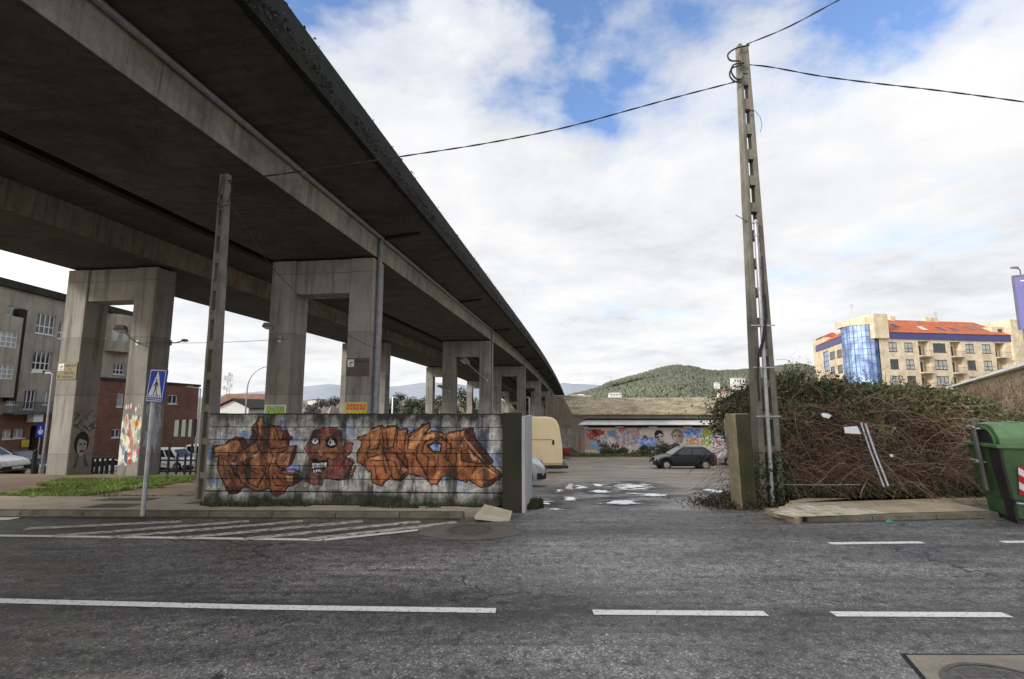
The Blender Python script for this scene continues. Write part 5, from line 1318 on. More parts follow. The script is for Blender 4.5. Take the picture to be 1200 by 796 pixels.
# ------------------------------------------------------------------ vehicles
def paintmat(name, c, rough=.25):
    m, nt, b = nodes(name); cc = mixc(nt, c, tuple(x*.7+.006 for x in c), ramp(nt, nz(nt, 3, 5, .7), [(.5, 0), (.8, .6)]))
    setin(nt, b, 'Base Color', cc); setin(nt, b, 'Roughness', ramp(nt, nz(nt, 5, 4), [(.3, rough), (.7, rough+.15)])); b.inputs['Specular IOR Level'].default_value = .35
    b.inputs['Coat Weight'].default_value = .15; b.inputs['Coat Roughness'].default_value = .12
    return m
def vehicle(name, label, cat, loc, rz, paint, L=3.9, W=1.64, H=1.4, kind='hatch', group=None, plate=True):
    e = empty(name, loc, label, cat, group, rz); hl = L/2; w = W/2
    wx = (hl*.64, -hl*.62) if kind != 'van' else (hl*.66, -hl*.60); wr = .29 if kind != 'van' else .33; RA = wr+.06
    if kind == 'van': prof = [(-hl, .95, .92), (-hl+.06, 1.05, .97), (-hl*.5, 1.08, 1), (0, 1.08, 1), (hl*.42, 1.06, 1), (hl*.62, 1.04, .98), (hl*.8, .97, .95), (hl-.12, .80, .88), (hl-.03, .6, .82), (hl, .5, .78)]; zb0 = .26
    elif kind == 'sedan': prof = [(-hl, .78, .84), (-hl+.05, .92, .92), (-hl*.72, .96, .98), (-hl*.3, .93, 1), (hl*.3, .92, 1), (hl*.5, .88, .98), (hl*.78, .80, .95), (hl-.14, .70, .88), (hl-.03, .56, .82), (hl, .48, .78)]; zb0 = .22
    else: prof = [(-hl, .74, .86), (-hl+.05, .93, .93), (-hl*.8, .95, .97), (-hl*.3, .93, 1), (hl*.3, .91, 1), (hl*.45, .89, .99), (hl*.74, .80, .95), (hl-.14, .69, .88), (hl-.03, .55, .82), (hl, .47, .78)]; zb0 = .22
    def top(x):
        for (a, za, wa), (b, zb, wb) in zip(prof[:-1], prof[1:]):
            if a <= x <= b: t = (x-a)/(b-a); return za+(zb-za)*t, wa+(wb-wa)*t
        return prof[-1][1:]
    xs_ = sorted(set([p[0] for p in prof]+[c+RA*math.cos(PI*k/8) for c in wx for k in range(9)]+[c+s*(RA+.012) for c in wx for s in (-1, 1)]+[-hl+L*k/14 for k in range(15)]))
    mb = MB(); n = 10
    for x in xs_:
        zt, kw = top(x); hw = w*kw; zb = zb0+(.06 if abs(x) > hl-.1 else 0)
        for c in wx:
            if abs(x-c) <= RA+1e-6: zb = max(zb, wr+math.sqrt(max(0, RA*RA-(x-c)**2)))
        zt = max(zt, zb+.1); z1 = max(zb+.02, min(zb+.14, zt-.06)); z2 = max(z1+.02, .56); z2 = min(z2, zt-.03)
        half = [(hw-.05, zb), (hw-.005, z1), (hw, z2), (hw-.03, zt-.02), (hw*.80, zt)]
        mb.v += [(x, y, z) for y, z in half]+[(x, -y, z) for y, z in reversed(half)]
    k = len(xs_)
    for i in range(k-1):
        for j in range(n): mb.f.append((i*n+j, i*n+(j+1) % n, (i+1)*n+(j+1) % n, (i+1)*n+j)); mb.m.append(0)
    mb.f += [tuple(reversed(range(n))), tuple((k-1)*n+j for j in range(n))]; mb.m += [0, 0]
    mb.build('body', paint, e, smooth=True, world=False)
    # cabin
    zb = .90 if kind != 'van' else 1.05
    if kind == 'van': bl, tl = (-hl+.05, hl*.70), (-hl+.14, hl*.36)
    elif kind == 'sedan': bl, tl = (-hl*.62, hl*.46), (-hl*.36, hl*.10)
    else: bl, tl = (-hl+.09, hl*.47), (-hl+.62 if kind == 'hatch' else -hl+.2, hl*.10)
    wb, wt = w*.93, w*.73 if kind != 'van' else w*.82; zt = H-.05
    Bq = [(bl[0], -wb, zb), (bl[1], -wb, zb), (bl[1], wb, zb), (bl[0], wb, zb)]; Tq = [(tl[0], -wt, zt), (tl[1], -wt, zt), (tl[1], wt, zt), (tl[0], wt, zt)]
    mb = MB(); mb.hexa(Bq, Tq); mb.f.pop(1); mb.m.pop(1)
    b0 = 4; mid = [(tl[0]+.12, -wt+.1, H), (tl[1]-.15, -wt+.1, H), (tl[1]-.15, wt-.1, H), (tl[0]+.12, wt-.1, H)]
    mb.add(mid, [(0, 1, 2, 3)]); q = len(mb.v)-4
    for j in range(4): mb.f.append((4+j, 4+(j+1) % 4, q+(j+1) % 4, q+j)); mb.m.append(0)
    cab = mb.build('cabin', paint, e, world=False, bevel=.025)
    def bil(a, b, c, d, s, t): return Vector(a).lerp(Vector(b), s).lerp(Vector(d).lerp(Vector(c), s), t)
    def pane(nm, a, b, c, d, s0, s1, t0, t1, off, s0t=None, s1t=None, mat='carglass'):
        s0t = s0 if s0t is None else s0t; s1t = s1 if s1t is None else s1t
        m2 = MB(); m2.quad(*[bil(a, b, c, d, s, t)+Vector(off) for s, t in ((s0, t0), (s1, t0), (s1t, t1), (s0t, t1))]); return m2.build(nm, M[mat], e, world=False)
    for sgn in (0, 1):
        a, b, c, d = (Bq[0], Bq[1], Tq[1], Tq[0]) if sgn == 0 else (Bq[3], Bq[2], Tq[2], Tq[3]); oy = -.008 if sgn == 0 else .008
        spans = ((.07, .33), (.37, .62), (.66, .93)) if kind != 'van' else ((.05, .28), (.31, .66), (.70, .93))
        if kind == 'hatch': spans = ((.09, .20), (.23, .53), (.57, .92))
        for s0, s1 in spans: pane('side_window', a, b, c, d, s0, s1, .10, .90, (0, oy, .0))
    pane('windscreen', Bq[1], Bq[2], Tq[2], Tq[1], .06, .94, .06, .92, (.01, 0, .006)); pane('rear_window', Bq[0], Bq[3], Tq[3], Tq[0], .08, .92, .12, .9, (-.01, 0, .004))
    for c in wx:
        for s in (-1, 1):
            m2 = MB(); y0 = s*(w-.20); m2.lathe((c, y0, wr), (0, s, 0), [(0, wr*.9), (.02, wr), (.16, wr), (.185, wr*.93), (.186, wr*.66), (.165, wr*.62)], 22); wh = m2.build('wheel', M['tyre'], e, world=False, smooth=True)
            m2 = MB(); m2.lathe((c, y0+s*.166, wr), (0, s, 0), [(0, wr*.64), (.012, wr*.62), (.02, wr*.3), (.026, wr*.12)], 20)
            for q in range(5):
                a = 2*PI*q/5
            m2.build('rim', M['rim'], wh, world=False)
            m2 = MB(); m2.lathe((c, s*(w-.26), wr), (0, s, 0), [(0, RA), (.05, RA)], 18); m2.build('wheel_arch', M['black'], e, world=False)
    for s in (-1, 1):
        m2 = MB(); zt_, kw = top(hl-.1); m2.hexa([(hl-.16, s*w*.86, .60), (hl-.035, s*w*.52, .60), (hl-.02, s*w*.52, .54), (hl-.13, s*w*.9, .55)], [(hl-.26, s*w*.88, .72), (hl-.1, s*w*.52, .70), (hl-.085, s*w*.52, .66), (hl-.2, s*w*.92, .66)]); m2.build('headlight', M['lens'], e, world=False)
        zt2 = .98 if kind == 'van' else .88
        m2 = MB(); m2.hexa([(-hl-.012, s*w*.60, zt2-.28), (-hl+.10, s*(w*.96), zt2-.28), (-hl+.2, s*(w*.96), zt2-.28), (-hl+.1, s*w*.6, zt2-.28)], [(-hl+.012, s*w*.60, zt2), (-hl+.10, s*(w*.955), zt2), (-hl+.2, s*(w*.96), zt2), (-hl+.1, s*w*.6, zt2)]); m2.build('tail_light', M['red'], e, world=False)
        m2 = MB(); m2.hexa([(bl[1]-.42, s*wb, zb+.02), (bl[1]-.3, s*wb, zb+.02), (bl[1]-.32, s*(wb+.16), zb+.03), (bl[1]-.40, s*(wb+.16), zb+.03)], [(bl[1]-.42, s*wb, zb+.11), (bl[1]-.3, s*wb, zb+.11), (bl[1]-.32, s*(wb+.16), zb+.14), (bl[1]-.40, s*(wb+.16), zb+.14)]); m2.build('mirror', M['black'], e, world=False)
        for x in ((.12, -.55) if kind != 'van' else (.5, -.5)):
            m2 = MB(); m2.box(x*hl*.5-.09, x*hl*.5+.09, s*w-.012 if s > 0 else -w-.02, s*w+.02 if s > 0 else -w+.012, .74, .765); m2.build('door_handle', M['black'], e, world=False)
    m2 = MB()
    for s in (-1, 1): m2.box(-hl*.42, hl*.40, s*w-.008, s*w+.012, .52, .575)
    build_split(m2, 'side_moulding', M['black'], e, world=False)
    m2 = MB()
    for s in (-1, 1):
        for x in (.35*hl, -.07*hl, -.45*hl): m2.box(x-.004, x+.004, s*w-.01, s*w+.003, .30, .88)
    m2.build('door_seams', M['dark'], e, world=False)
    for s, nm in ((1, 'front_bumper'), (-1, 'rear_bumper')):
        m2 = MB(); m2.hexa([(s*(hl-.22), -w*.93, .28), (s*(hl+.03), -w*.74, .28), (s*(hl+.03), w*.74, .28), (s*(hl-.22), w*.93, .28)], [(s*(hl-.22), -w*.95, .46), (s*(hl+.045), -w*.76, .46), (s*(hl+.045), w*.76, .46), (s*(hl-.22), w*.95, .46)]); bo = m2.build(nm, M['black'] if kind != 'sedan' else paint, e, world=False, bevel=.02)
        m2 = MB(); m2.box(*sorted((s*(hl+.05), s*(hl+.058))), -.26, .26, .32, .43); m2.build('number_plate', M['white'], bo, world=False)
    return e
def on_lot(u, v): g = G(u, v); return g
def z_at(x, y): return zg(x, y)
VG = 'parked cars and vans'
def park(name, label, cat, u, Y, rz, paint, right=None, **kw):
    L = kw.get('L', 3.9)
    x = (u-600)/605*Y
    if right == 'R': x -= L/2
    if right == 'L': x += L/2
    z = min(zg(x-1.2, Y), zg(x+1.2, Y)); return vehicle(name, label, cat, (x, Y, z+.0), rz, paint, group=VG, **kw)
P_dark = paintmat('dark_blue_green_paint', (.008, .014, .018)); P_grey = paintmat('silver_grey_paint', (.36, .37, .38)); P_red = paintmat('dark_red_paint', (.14, .012, .014)); P_white = paintmat('white_car_paint', (.68, .68, .67)); P_black = paintmat('black_car_paint', (.01, .01, .012)); P_cream = simple('cream_paint', (.82, .68, .42), .45, .1, 1.2)
park('parked_car', 'dark blue-green hatchback parked in front of the portrait mural', 'car', 797, 34, PI, P_dark, L=3.93)
park('parked_car', 'silver grey car whose nose shows beyond the graffiti wall end', 'car', 638, 15.5, R(-4), P_grey, 'R', L=3.8)
park('parked_car', 'dark red saloon whose tail shows behind the cream camper van', 'car', 666, 45, PI, P_red, 'R', L=4.3, kind='sedan')
park('parked_car', 'silver car half hidden by the bramble sprays behind the dark hatchback', 'car', 836, 37, PI*.97, P_grey, 'L', L=4.1, kind='sedan')
park('parked_car', 'white hatchback at the left edge with its nose pointing right', 'car', 31, 24.5, R(-3), P_white, 'R', L=3.9)
park('parked_car', 'black hatchback behind the white car at the left edge', 'car', 70, 29, R(4), P_black, 'R', L=3.9)
park('parked_van', 'white van nearest to the brick building seen through the railings', 'van', 205, 46, R(-8), P_white, L=4.3, W=1.8, H=1.85, kind='van')
park('parked_van', 'white van on the right partly behind the short power pole', 'van', 252, 50, R(-4), P_white, L=4.4, W=1.8, H=1.9, kind='van')
park('parked_car', 'white car seen low between the two leftmost columns', 'car', 133, 39, R(70), P_white, L=4.0)
# cream camper
Y = 27; xr = (656.5-600)/605*Y; z = zg(xr-2, Y)
cv = empty('camper_van', (xr-2.4, Y, z), 'cream camper van with rounded upper corner behind the graffiti wall end', 'camper van', VG)
zt = on_y(640, 489, Y-1).z-z; Lc = 4.8; hw = 1.05
prof = [(-Lc/2+.15, .42), (Lc/2-.02, .45), (Lc/2, .9), (Lc/2-.03, 1.5), (Lc/2-.16, zt-.45), (Lc/2-.3, zt-.15), (Lc/2-.48, zt-.03), (Lc/2-.7, zt), (-Lc/2+.6, zt), (-Lc/2+.3, zt-.1), (-Lc/2+.1, zt-.5), (-Lc/2, 1.0), (-Lc/2+.02, .6)]
mb = MB(); mb.hexa([(x, -hw, q) for x, q in prof], [(x, hw, q) for x, q in prof]); mb.build('body', P_cream, cv, world=False, bevel=.06)
mb = MB(); mb.box(-Lc/2+.3, Lc/2-.5, -hw-.012, -hw+.0, zt*.60, zt*.615); mb.box(-Lc/2+.2, Lc/2-.05, -hw-.01, -hw, .52, .56); mb.build('trim_strip', simple('cream_trim', (.4, .31, .17), .5), cv, world=False)
mb = MB(); mb.box(Lc/2-.52, Lc/2-.42, -hw-.03, -hw, zt*.52, zt*.60); mb.build('door_handle', M['black'], cv, world=False)
mb = MB(); mb.hexa([(Lc/2-.6, -hw, .30), (Lc/2+.28, -hw*.95, .30), (Lc/2+.28, hw*.95, .30), (Lc/2-.6, hw, .30)], [(Lc/2-.6, -hw, .43), (Lc/2+.28, -hw*.95, .43), (Lc/2+.28, hw*.95, .43), (Lc/2-.6, hw, .43)]); mb.build('rear_bumper', M['black'], cv, world=False, bevel=.03)
mb = MB(); mb.box(-Lc/2+.3, Lc/2-.1, -hw+.08, hw-.08, .28, .44); mb.build('chassis', M['black'], cv, world=False)
mb = MB(); mb.box(-1.2, .4, -hw-.008, -hw, 1.35, 1.95); mb.build('side_window', M['carglass'], cv, world=False)
for c in (.85, -1.6):
    for s in (-1, 1):
        m2 = MB(); m2.lathe((c, s*(hw-.24), .34), (0, s, 0), [(0, .31), (.02, .34), (.2, .34), (.22, .31), (.221, .2)], 20); wh = m2.build('wheel', M['tyre'], cv, world=False, smooth=True)
        m2 = MB(); m2.lathe((c, s*(hw-.02), .34), (0, s, 0), [(0, .2), (.02, .17), (.03, .06)], 16); m2.build('rim', M['rim'], wh, world=False)

# ------------------------------------------------------------------ building helpers
class Frame:
    def __init__(s, A, B): 
        s.A = Vector((A[0], A[1], 0)); s.ex = (Vector((B[0], B[1], 0))-s.A); s.L = s.ex.length; s.ex.normalize(); s.n = Vector((s.ex.y, -s.ex.x, 0))  # n faces outward (right-hand side of A->B)
    def __call__(s, x, y, z): return s.A+s.ex*x-s.n*y+Vector((0, 0, z))      # y goes inwards
    def px(s, u, v):
        p = on_plane(u, v, s.A, s.n); return (p-s.A).dot(s.ex), p.z
def facade(mb, W, x0, x1, z0, z1, ops, m=0):
    """front wall with openings ops = (xa, xb, za, zb, depth, backmat or None)"""
    X = sorted(set([x0, x1]+[o[0] for o in ops]+[o[1] for o in ops])); Z = sorted(set([z0, z1]+[o[2] for o in ops]+[o[3] for o in ops]))
    X = [x for x in X if x0 <= x <= x1]; Z = [z for z in Z if z0 <= z <= z1]
    for a, b in zip(X[:-1], X[1:]):
        for c, d in zip(Z[:-1], Z[1:]):
            mx, mz = (a+b)/2, (c+d)/2
            if any(o[0] < mx < o[1] and o[2] < mz < o[3] for o in ops): continue
            mb.quad(W(a, 0, c), W(b, 0, c), W(b, 0, d), W(a, 0, d), m)
    for a, b, c, d, dp, *bk in ops:
        mb.quad(W(a, 0, c), W(a, dp, c), W(b, dp, c), W(b, 0, c), m); mb.quad(W(a, 0, d), W(b, 0, d), W(b, dp, d), W(a, dp, d), m)
        mb.quad(W(a, 0, c), W(a, 0, d), W(a, dp, d), W(a, dp, c), m); mb.quad(W(b, 0, c), W(b, dp, c), W(b, dp, d), W(b, 0, d), m)
        if bk and bk[0] is not None: mb.quad(W(a, dp, c), W(b, dp, c), W(b, dp, d), W(a, dp, d), bk[0])
def wbox(mb, W, x0, x1, y0, y1, z0, z1, m=0):
    mb.hexa([W(x0, y0, z0), W(x1, y0, z0), W(x1, y1, z0), W(x0, y1, z0)], [W(x0, y0, z1), W(x1, y0, z1), W(x1, y1, z1), W(x0, y1, z1)], m)
def window(W, xa, xb, za, zb, par, dp=.14, nv=2, nh=1, fm='white', pm='pane', t=.06, sill=True):
    mb = MB()
    wbox(mb, W, xa, xb, dp-.05, dp+.01, za, za+t); wbox(mb, W, xa, xb, dp-.05, dp+.01, zb-t, zb)
    for k in range(nv+1):
        c = xa+(xb-xa)*k/nv; a = max(xa, c-t/2) if k else xa; b = a+t if k < nv else xb; a = xb-t if k == nv else a
        wbox(mb, W, a, b, dp-.047, dp+.007, za+t, zb-t)
    for k in range(1, nh):
        c = za+(zb-za)*(.38 if nh == 2 else k/nh); wbox(mb, W, xa+t, xb-t, dp-.044, dp+.004, c-t/2, c+t/2)
    if sill: wbox(mb, W, xa-.06, xb+.06, -.05, dp-.06, za-.07, za-.003)
    f = mb.build('window', M[fm], par)
    mb = MB(); mb.quad(W(xa, dp+.0, za), W(xb, dp, za), W(xb, dp, zb), W(xa, dp, zb)); mb.build('pane', M[pm], f)
    return f
M['darkframe'] = simple('dark_window_frame', (.06, .065, .07), .5)
M['redbrick'] = brick('red_brick', (.22, .085, .05), (.145, .06, .038), (.12, .09, .07), .5, .16, .012)
M['plaster'] = concrete('stained_grey_render', (.40, .35, .285), .55, .8)
M['stone'] = brick('pale_stone_cladding', (.68, .57, .42), (.65, .545, .40), (.54, .45, .32), .9, .6, .006)
M['tile'] = brick('orange_roof_tiles', (.52, .145, .05), (.44, .115, .042), (.29, .075, .03), .3, .25, .02)
M['oldtile'] = brick('old_roof_tiles', (.30, .15, .08), (.22, .10, .06), (.10, .06, .04), .3, .3, .03)
M['blueband'] = simple('blue_facade_band', (.055, .055, .19), .4, .15, 2)
def blueglass():
    m, nt, b = nodes('blue_curtain_glass'); f = nz(nt, .35, 3, .5, 1)
    setin(nt, b, 'Base Color', ramp(nt, f, [(.35, (.12, .18, .34)), (.6, (.34, .44, .62))])); setin(nt, b, 'Roughness', .06); b.inputs['Metallic'].default_value = .75; return m
M['blueglass'] = blueglass()

# ------------------------------------------------------------------ apartment block on the right
A = on_y(1037, 400, 95); B = on_y(1187, 400, 99.5); W = Frame(A, B); L = W.L
apt = empty('apartment_block', W(L/2, 4, -3), 'sandy apartment block with orange roof, blue band and curved blue glass corner', 'building')
_, zb1 = W.px(1040, 397); _, zb2 = W.px(1040, 389.5); 
rows = [(401.5, 412.3), (421.2, 432.6), (440.6, 451.5)]
def zz(v): return W.px(1060, v)[1]
wins = [(1042.8, 1053), (1061, 1071.5), (1094.8, 1110), (1133, 1143.2), (1152.2, 1162.6)]; bal = [(1077.6, 1090), (1115.2, 1127.6), (1167.6, 1179.5)]
ops = []; wl_ = []
for r_, (va, vb) in enumerate(rows+[(460, 471)]):
    for ua, ub in wins:
        xa, xb = W.px(ua, 420)[0], W.px(ub, 420)[0]; za, zb = zz(vb), zz(va); ops.append((xa, xb, za, zb, .2)); wl_.append((xa, xb, za, zb, 3 if ub-ua > 12 else 2))
bl_ = []
for r_, (va, vb) in enumerate([(399.5, 417.5), (419, 437), (438.5, 456), (458, 475)]):
    for ua, ub in bal:
        xa, xb = W.px(ua, 420)[0], W.px(ub, 420)[0]; ops.append((xa, xb, zz(vb), zz(va), 1.3, 0)); bl_.append((xa, xb, zz(vb), zz(va)))
mb = MB(); facade(mb, W, -1.3, L, -3, zb1, ops)
mb.quad(W(L, 0, -3), W(L, 12, -3), W(L, 12, zb1), W(L, 0, zb1)); mb.build('wall', M['stone'], apt)
for k, q in enumerate(wl_): window(W, *q[:4], apt, .15, q[4], 2, 'darkframe', 'panecurt' if k % 3 != 2 else 'pane', .09)
for xa, xb, za, zb in bl_:
    mb = MB(); wbox(mb, W, xa-.1, xb+.35, -.75, -.003, za-.05, za+.14); bo = mb.build('balcony', M['stone'], apt)
    mb = MB(); wbox(mb, W, xa-.08, xb+.33, -.74, -.70, za+1.05, za+1.1)
    for k in range(9): x = xa-.08+(xb-xa+.4)*k/8; wbox(mb, W, x-.015, x+.015, -.73, -.71, za+.14, za+1.05)
    mb.build('railing', M['darkframe'], bo)
    window(W, xa+.1, xb-.5, za+.15, za+2.2, apt, 1.25, 1, 1, 'darkframe', 'pane', .08, False)
mb = MB(); wbox(mb, W, .02, L-.3, -.2, .6, zb1+.003, zb2); mb.build('blue_band', M['blueband'], apt)
zr = on_plane(1060, 375.5, W(0, 5, 0), W.n).z
mb = MB(); mb.hexa([W(-.2, -.35, zb2+.003), W(L-.6, -.35, zb2+.003), W(L-.6, 10.5, zb2+.003), W(-.2, 10.5, zb2+.003)], [W(-.2, 5, zr), W(L-2.4, 5, zr), W(L-2.4, 5.2, zr), W(-.2, 5.2, zr)]); rf = mb.build('roof', M['tile'], apt)
def onroof(x, t, o=.04): return W(x, -.35+5.35*t, zb2+(zr-zb2)*t)+W.n*(o*.6)+Vector((0, 0, o))
for u, v in [(1041, 384), (1062, 383), (1090, 385.6), (1112, 386), (1127, 386), (1151, 383.5), (1162, 384.5)]:
    x = W.px(u, 385)[0]; t = .35 if v > 385 else .5
    mb = MB(); mb.quad(onroof(x-.6, t-.12), onroof(x+.6, t-.12), onroof(x+.6, t+.14), onroof(x-.6, t+.14)); mb.build('skylight', M['pane'] if u not in (1090,) else M['lens'], rf)
for u, w in [(1056.5, .5), (1073, .5), (1117, .9), (1123.5, .7)]:
    x = W.px(u, 375)[0]; mb = MB(); wbox(mb, W, x-w, x+w, 4.7, 5.5, zr-.6, zr+.7); mb.build('chimney', M['stone'], rf)
for u, h in [(1127.5, 2.2), (1025.5, 2.0)]:
    x = W.px(u, 375)[0]; mb = MB(); p = W(x, 5.1, zr if u > 1100 else zr+1.1); mb.tube([p, p+Vector((0, 0, h))], .035, 5); mb.tube([p+Vector((-.5, 0, h*.85)), p+Vector((.5, 0, h*.85))], .03, 4); mb.tube([p+Vector((-.3, 0, h*.65)), p+Vector((.3, 0, h*.65))], .03, 4); mb.build('aerial', M['galv'], rf)
# right end: stone stair tower and blue glass strip
zt = zz(371)
mb = MB(); wbox(mb, W, L-.6, L+2.0, -.4, 6, -3, zt); mb.build('end_tower', M['stone'], apt)
x0, x1 = W.px(1184.5, 400)[0], W.px(1195, 400)[0]
mb = MB(); wbox(mb, W, L+2.0, L+7, -.3, 6, -3, zz(377)); mb.build('glass_strip', M['blueglass'], apt)
mb = MB(); wbox(mb, W, L-3.6, L-.61, .8, 4, zb2, zz(379)); mb.build('dormer', M['stone'], apt); mb = MB(); wbox(mb, W, L-2.2, L-1.2, .78, .9, zb2+.3, zz(381.5)); mb.build('dormer_window', M['pane'], apt)
# corner: stone block, curved glass bay with stone hood
xa = W.px(1022, 385)[0]; zk0, zk1 = zz(397.5), zz(369.5)
mb = MB(); wbox(mb, W, xa, W.px(1038.5, 385)[0], -.5, 4, zk0, zk1); mb.build('corner_block', M['stone'], apt)
Cc = on_y(1010.5, 420, 99.2); rad = (W(-1.0, 0, 0)-Vector((Cc.x, Cc.y, 0))).length*.97
Lc0 = on_y(992.5, 420, 99.6); rad = 3.25; Cc = Vector((on_y(1011.5, 420, 98.3).x, 98.3, 0))
def arc(r_, z, n=9, a0=-205, a1=5): return [Cc+Vector((r_*math.cos(R(a0+(a1-a0)*k/n)), r_*math.sin(R(a0+(a1-a0)*k/n)), z)) for k in range(n+1)]
zg1 = on_y(1010, 380.5, 95.2).z; zh1 = on_y(1010, 371.3, 95).z
mb = MB(); lo, hi = arc(rad, -3), arc(rad, zg1)
for k in range(9): mb.quad(lo[k], lo[k+1], hi[k+1], hi[k])
gb = mb.build('glass_bay', M['blueglass'], apt)
mb = MB()
for k in range(0, 19):
    q = arc(rad+.02, 0, 18)[k]; mb.box(q.x-.025, q.x+.025, q.y-.025, q.y+.025, -3, zg1)
for j in range(18):
    z = -2+j*(zg1+2)/17; q = arc(rad+.03, z)
    for a, b in zip(q[:-1], q[1:]): mb.hexa([a-Vector((0, 0, .035)), b-Vector((0, 0, .035)), b*.9995-Vector((0, 0, .035))+Vector((0, .05, 0)), a*.9995+Vector((0, .05, 0))-Vector((0, 0, .035))], [a+Vector((0, 0, .035)), b+Vector((0, 0, .035)), b+Vector((0, .05, .035)), a+Vector((0, .05, .035))])
mb.build('glazing_bars', simple('blue_glazing_bar', (.10, .17, .40), .4), gb)
mb = MB(); n = 9; lo = arc(rad+.25, zg1); 
hi = [p+Vector((0, 0, (zh1-zg1)*(.55+.45*math.sin(PI*k/n)))) for k, p in enumerate(lo)]
back0 = [Cc+Vector((3, 3, zg1)), Cc+Vector((-3, 3, zg1))]; back1 = [Cc+Vector((3, 3, zh1)), Cc+Vector((-3, 3, zh1))]
mb.hexa(lo+back0, hi+back1); mb.build('bay_hood', M['stone'], apt)
# left wing facade running back
A2 = on_y(956, 410, 118); B2 = Vector((Cc.x-2.6, 99.8, 0)); W2 = Frame(A2, B2)
zz2 = lambda u, v: W2.px(u, v)[1]
zl = zb1
ops = []; wl_ = []
for ua, ub, va, vb in [(972.6, 978, 411.5, 422), (981, 986.5, 409.2, 420), (973.7, 978.3, 429.3, 438.5), (982, 987.2, 427.2, 437.8), (982.5, 987.5, 446, 456)]:
    xa, za = W2.px(ua, vb); xb, zb = W2.px(ub, va); 
    ops.append((xa, xb, za, zb, .2)); wl_.append((xa, xb, za, zb))
xa, za = W2.px(966, 436); xb, zb = W2.px(970.6, 411); ops.append((xa, xb, za, zb, .2)); 
mb = MB(); facade(mb, W2, 0, W2.L, -3, zl, ops); mb.build('wall', M['stone'], apt)
for q in wl_: window(W2, *q, apt, .15, 1, 1, 'darkframe', 'pane', .09)
window(W2, xa, xb, za, zb, apt, .15, 1, 4, 'darkframe', 'blueglass', .08)
mb = MB(); wbox(mb, W2, -.1, W2.L-.1, -.2, .5, zl+.003, zb2); mb.build('blue_band', M['blueband'], apt)
mb = MB(); mb.hexa([W2(1.5, -.3, zb2+.003), W2(W2.L, -.3, zb2+.003), W2(W2.L, 7, zb2+.003), W2(1.5, 7, zb2+.003)], [W2(4.5, 3.6, zr-.8), W2(W2.L, 3.6, zr-.8), W2(W2.L, 3.8, zr-.8), W2(4.5, 3.8, zr-.8)]); mb.build('roof', M['tile'], apt)
mb = MB(); wbox(mb, W2, -.5, .6, -.4, 4, -3, zz2(957, 397)); wbox(mb, W2, 7.6, 9.4, 2.2, 3.4, zb2+1, zz2(975, 387)); mb.build('parapet_pier', M['stone'], apt)
mb = MB(); wbox(mb, W2, .7, 5.4, .2, 4, zb2, zb2+1.6); mb.build('dormer', M['stone'], apt); mb = MB(); mb.hexa([W2(.5, -.1, zb2+1.603), W2(5.6, -.1, zb2+1.603), W2(5.6, 4.2, zb2+1.603), W2(.5, 4.2, zb2+1.603)], [W2(.5, 2, zb2+2.5), W2(5.6, 2, zb2+2.5), W2(5.6, 2.1, zb2+2.5), W2(.5, 2.1, zb2+2.5)]); mb.build('dormer_roof', M['tile'], apt)
mb = MB(); wbox(mb, W2, 14.5, 15.4, 2.6, 3.6, zb2+.8, zz2(989, 383)); mb.build('chimney', M['tile'], apt)

# ------------------------------------------------------------------ long warehouse on the right, white roof edge
A = Vector((36.5*1.0, 34*1.0-5, 0)); 
a0 = on_y(1203, 424.5, 34); dirw = Vector((math.sin(R(35.6)), math.cos(R(35.6)), 0)); Wn = Frame(a0-dirw*26, a0+dirw*62)
wh = empty('warehouse', a0, 'long brown-streaked warehouse wall with a white metal roof edge on the right', 'building')
M['timber'] = concrete('streaked_brown_render', (.36, .30, .225), .5, .9)
Wn2 = Frame((a0+dirw*62), (a0-dirw*26))
if Wn.n.dot(Vector((0, 0, 0))-a0) > 0: Wf = Wn
else: Wf = Wn2
zt = a0.z
mb = MB(); wbox(mb, Wf, 0, Wf.L, 0, 14, -3, zt-.35); mb.build('wall', M['timber'], wh)
M['metalroof'] = simple('white_sheet_metal', (.66, .67, .68), .4, .15, 1.5)
mb = MB(); mb.hexa([Wf(-.3, -.5, zt-.32), Wf(Wf.L+.3, -.5, zt-.32), Wf(Wf.L+.3, 8, zt-.32), Wf(-.3, 8, zt-.32)], [Wf(-.3, -.5, zt-.12), Wf(Wf.L+.3, -.5, zt-.12), Wf(Wf.L+.3, 8, zt+.62), Wf(-.3, 8, zt+.62)]); mb.build('roof', M['metalroof'], wh)
# dry creepers on the wall
mb = MB(); cols = []
for i in range(1500):
    x = random.uniform(15, Wf.L-8); z = random.uniform(-1.5, zt-1.2-.4*random.random()); p = Wf(x, -random.uniform(.05, .4), z); L_ = random.uniform(.6, 2.2)
    pts = [p+Vector((random.gauss(0, .12), random.gauss(0, .1), L_*k/4)) for k in range(5)]; pts = [q for q in pts if q.z < zt-.5]
    if len(pts) < 2: continue
    mb.tube(pts, random.uniform(.01, .022), 3, cap=False); f = random.uniform(.6, 1.2); cols += [(.15*f, .105*f, .065*f, 1)]*(3*len(pts))
mb.c = cols; o = mb.build('dry_creepers', M['stem'], wh); o['kind'] = 'stuff'

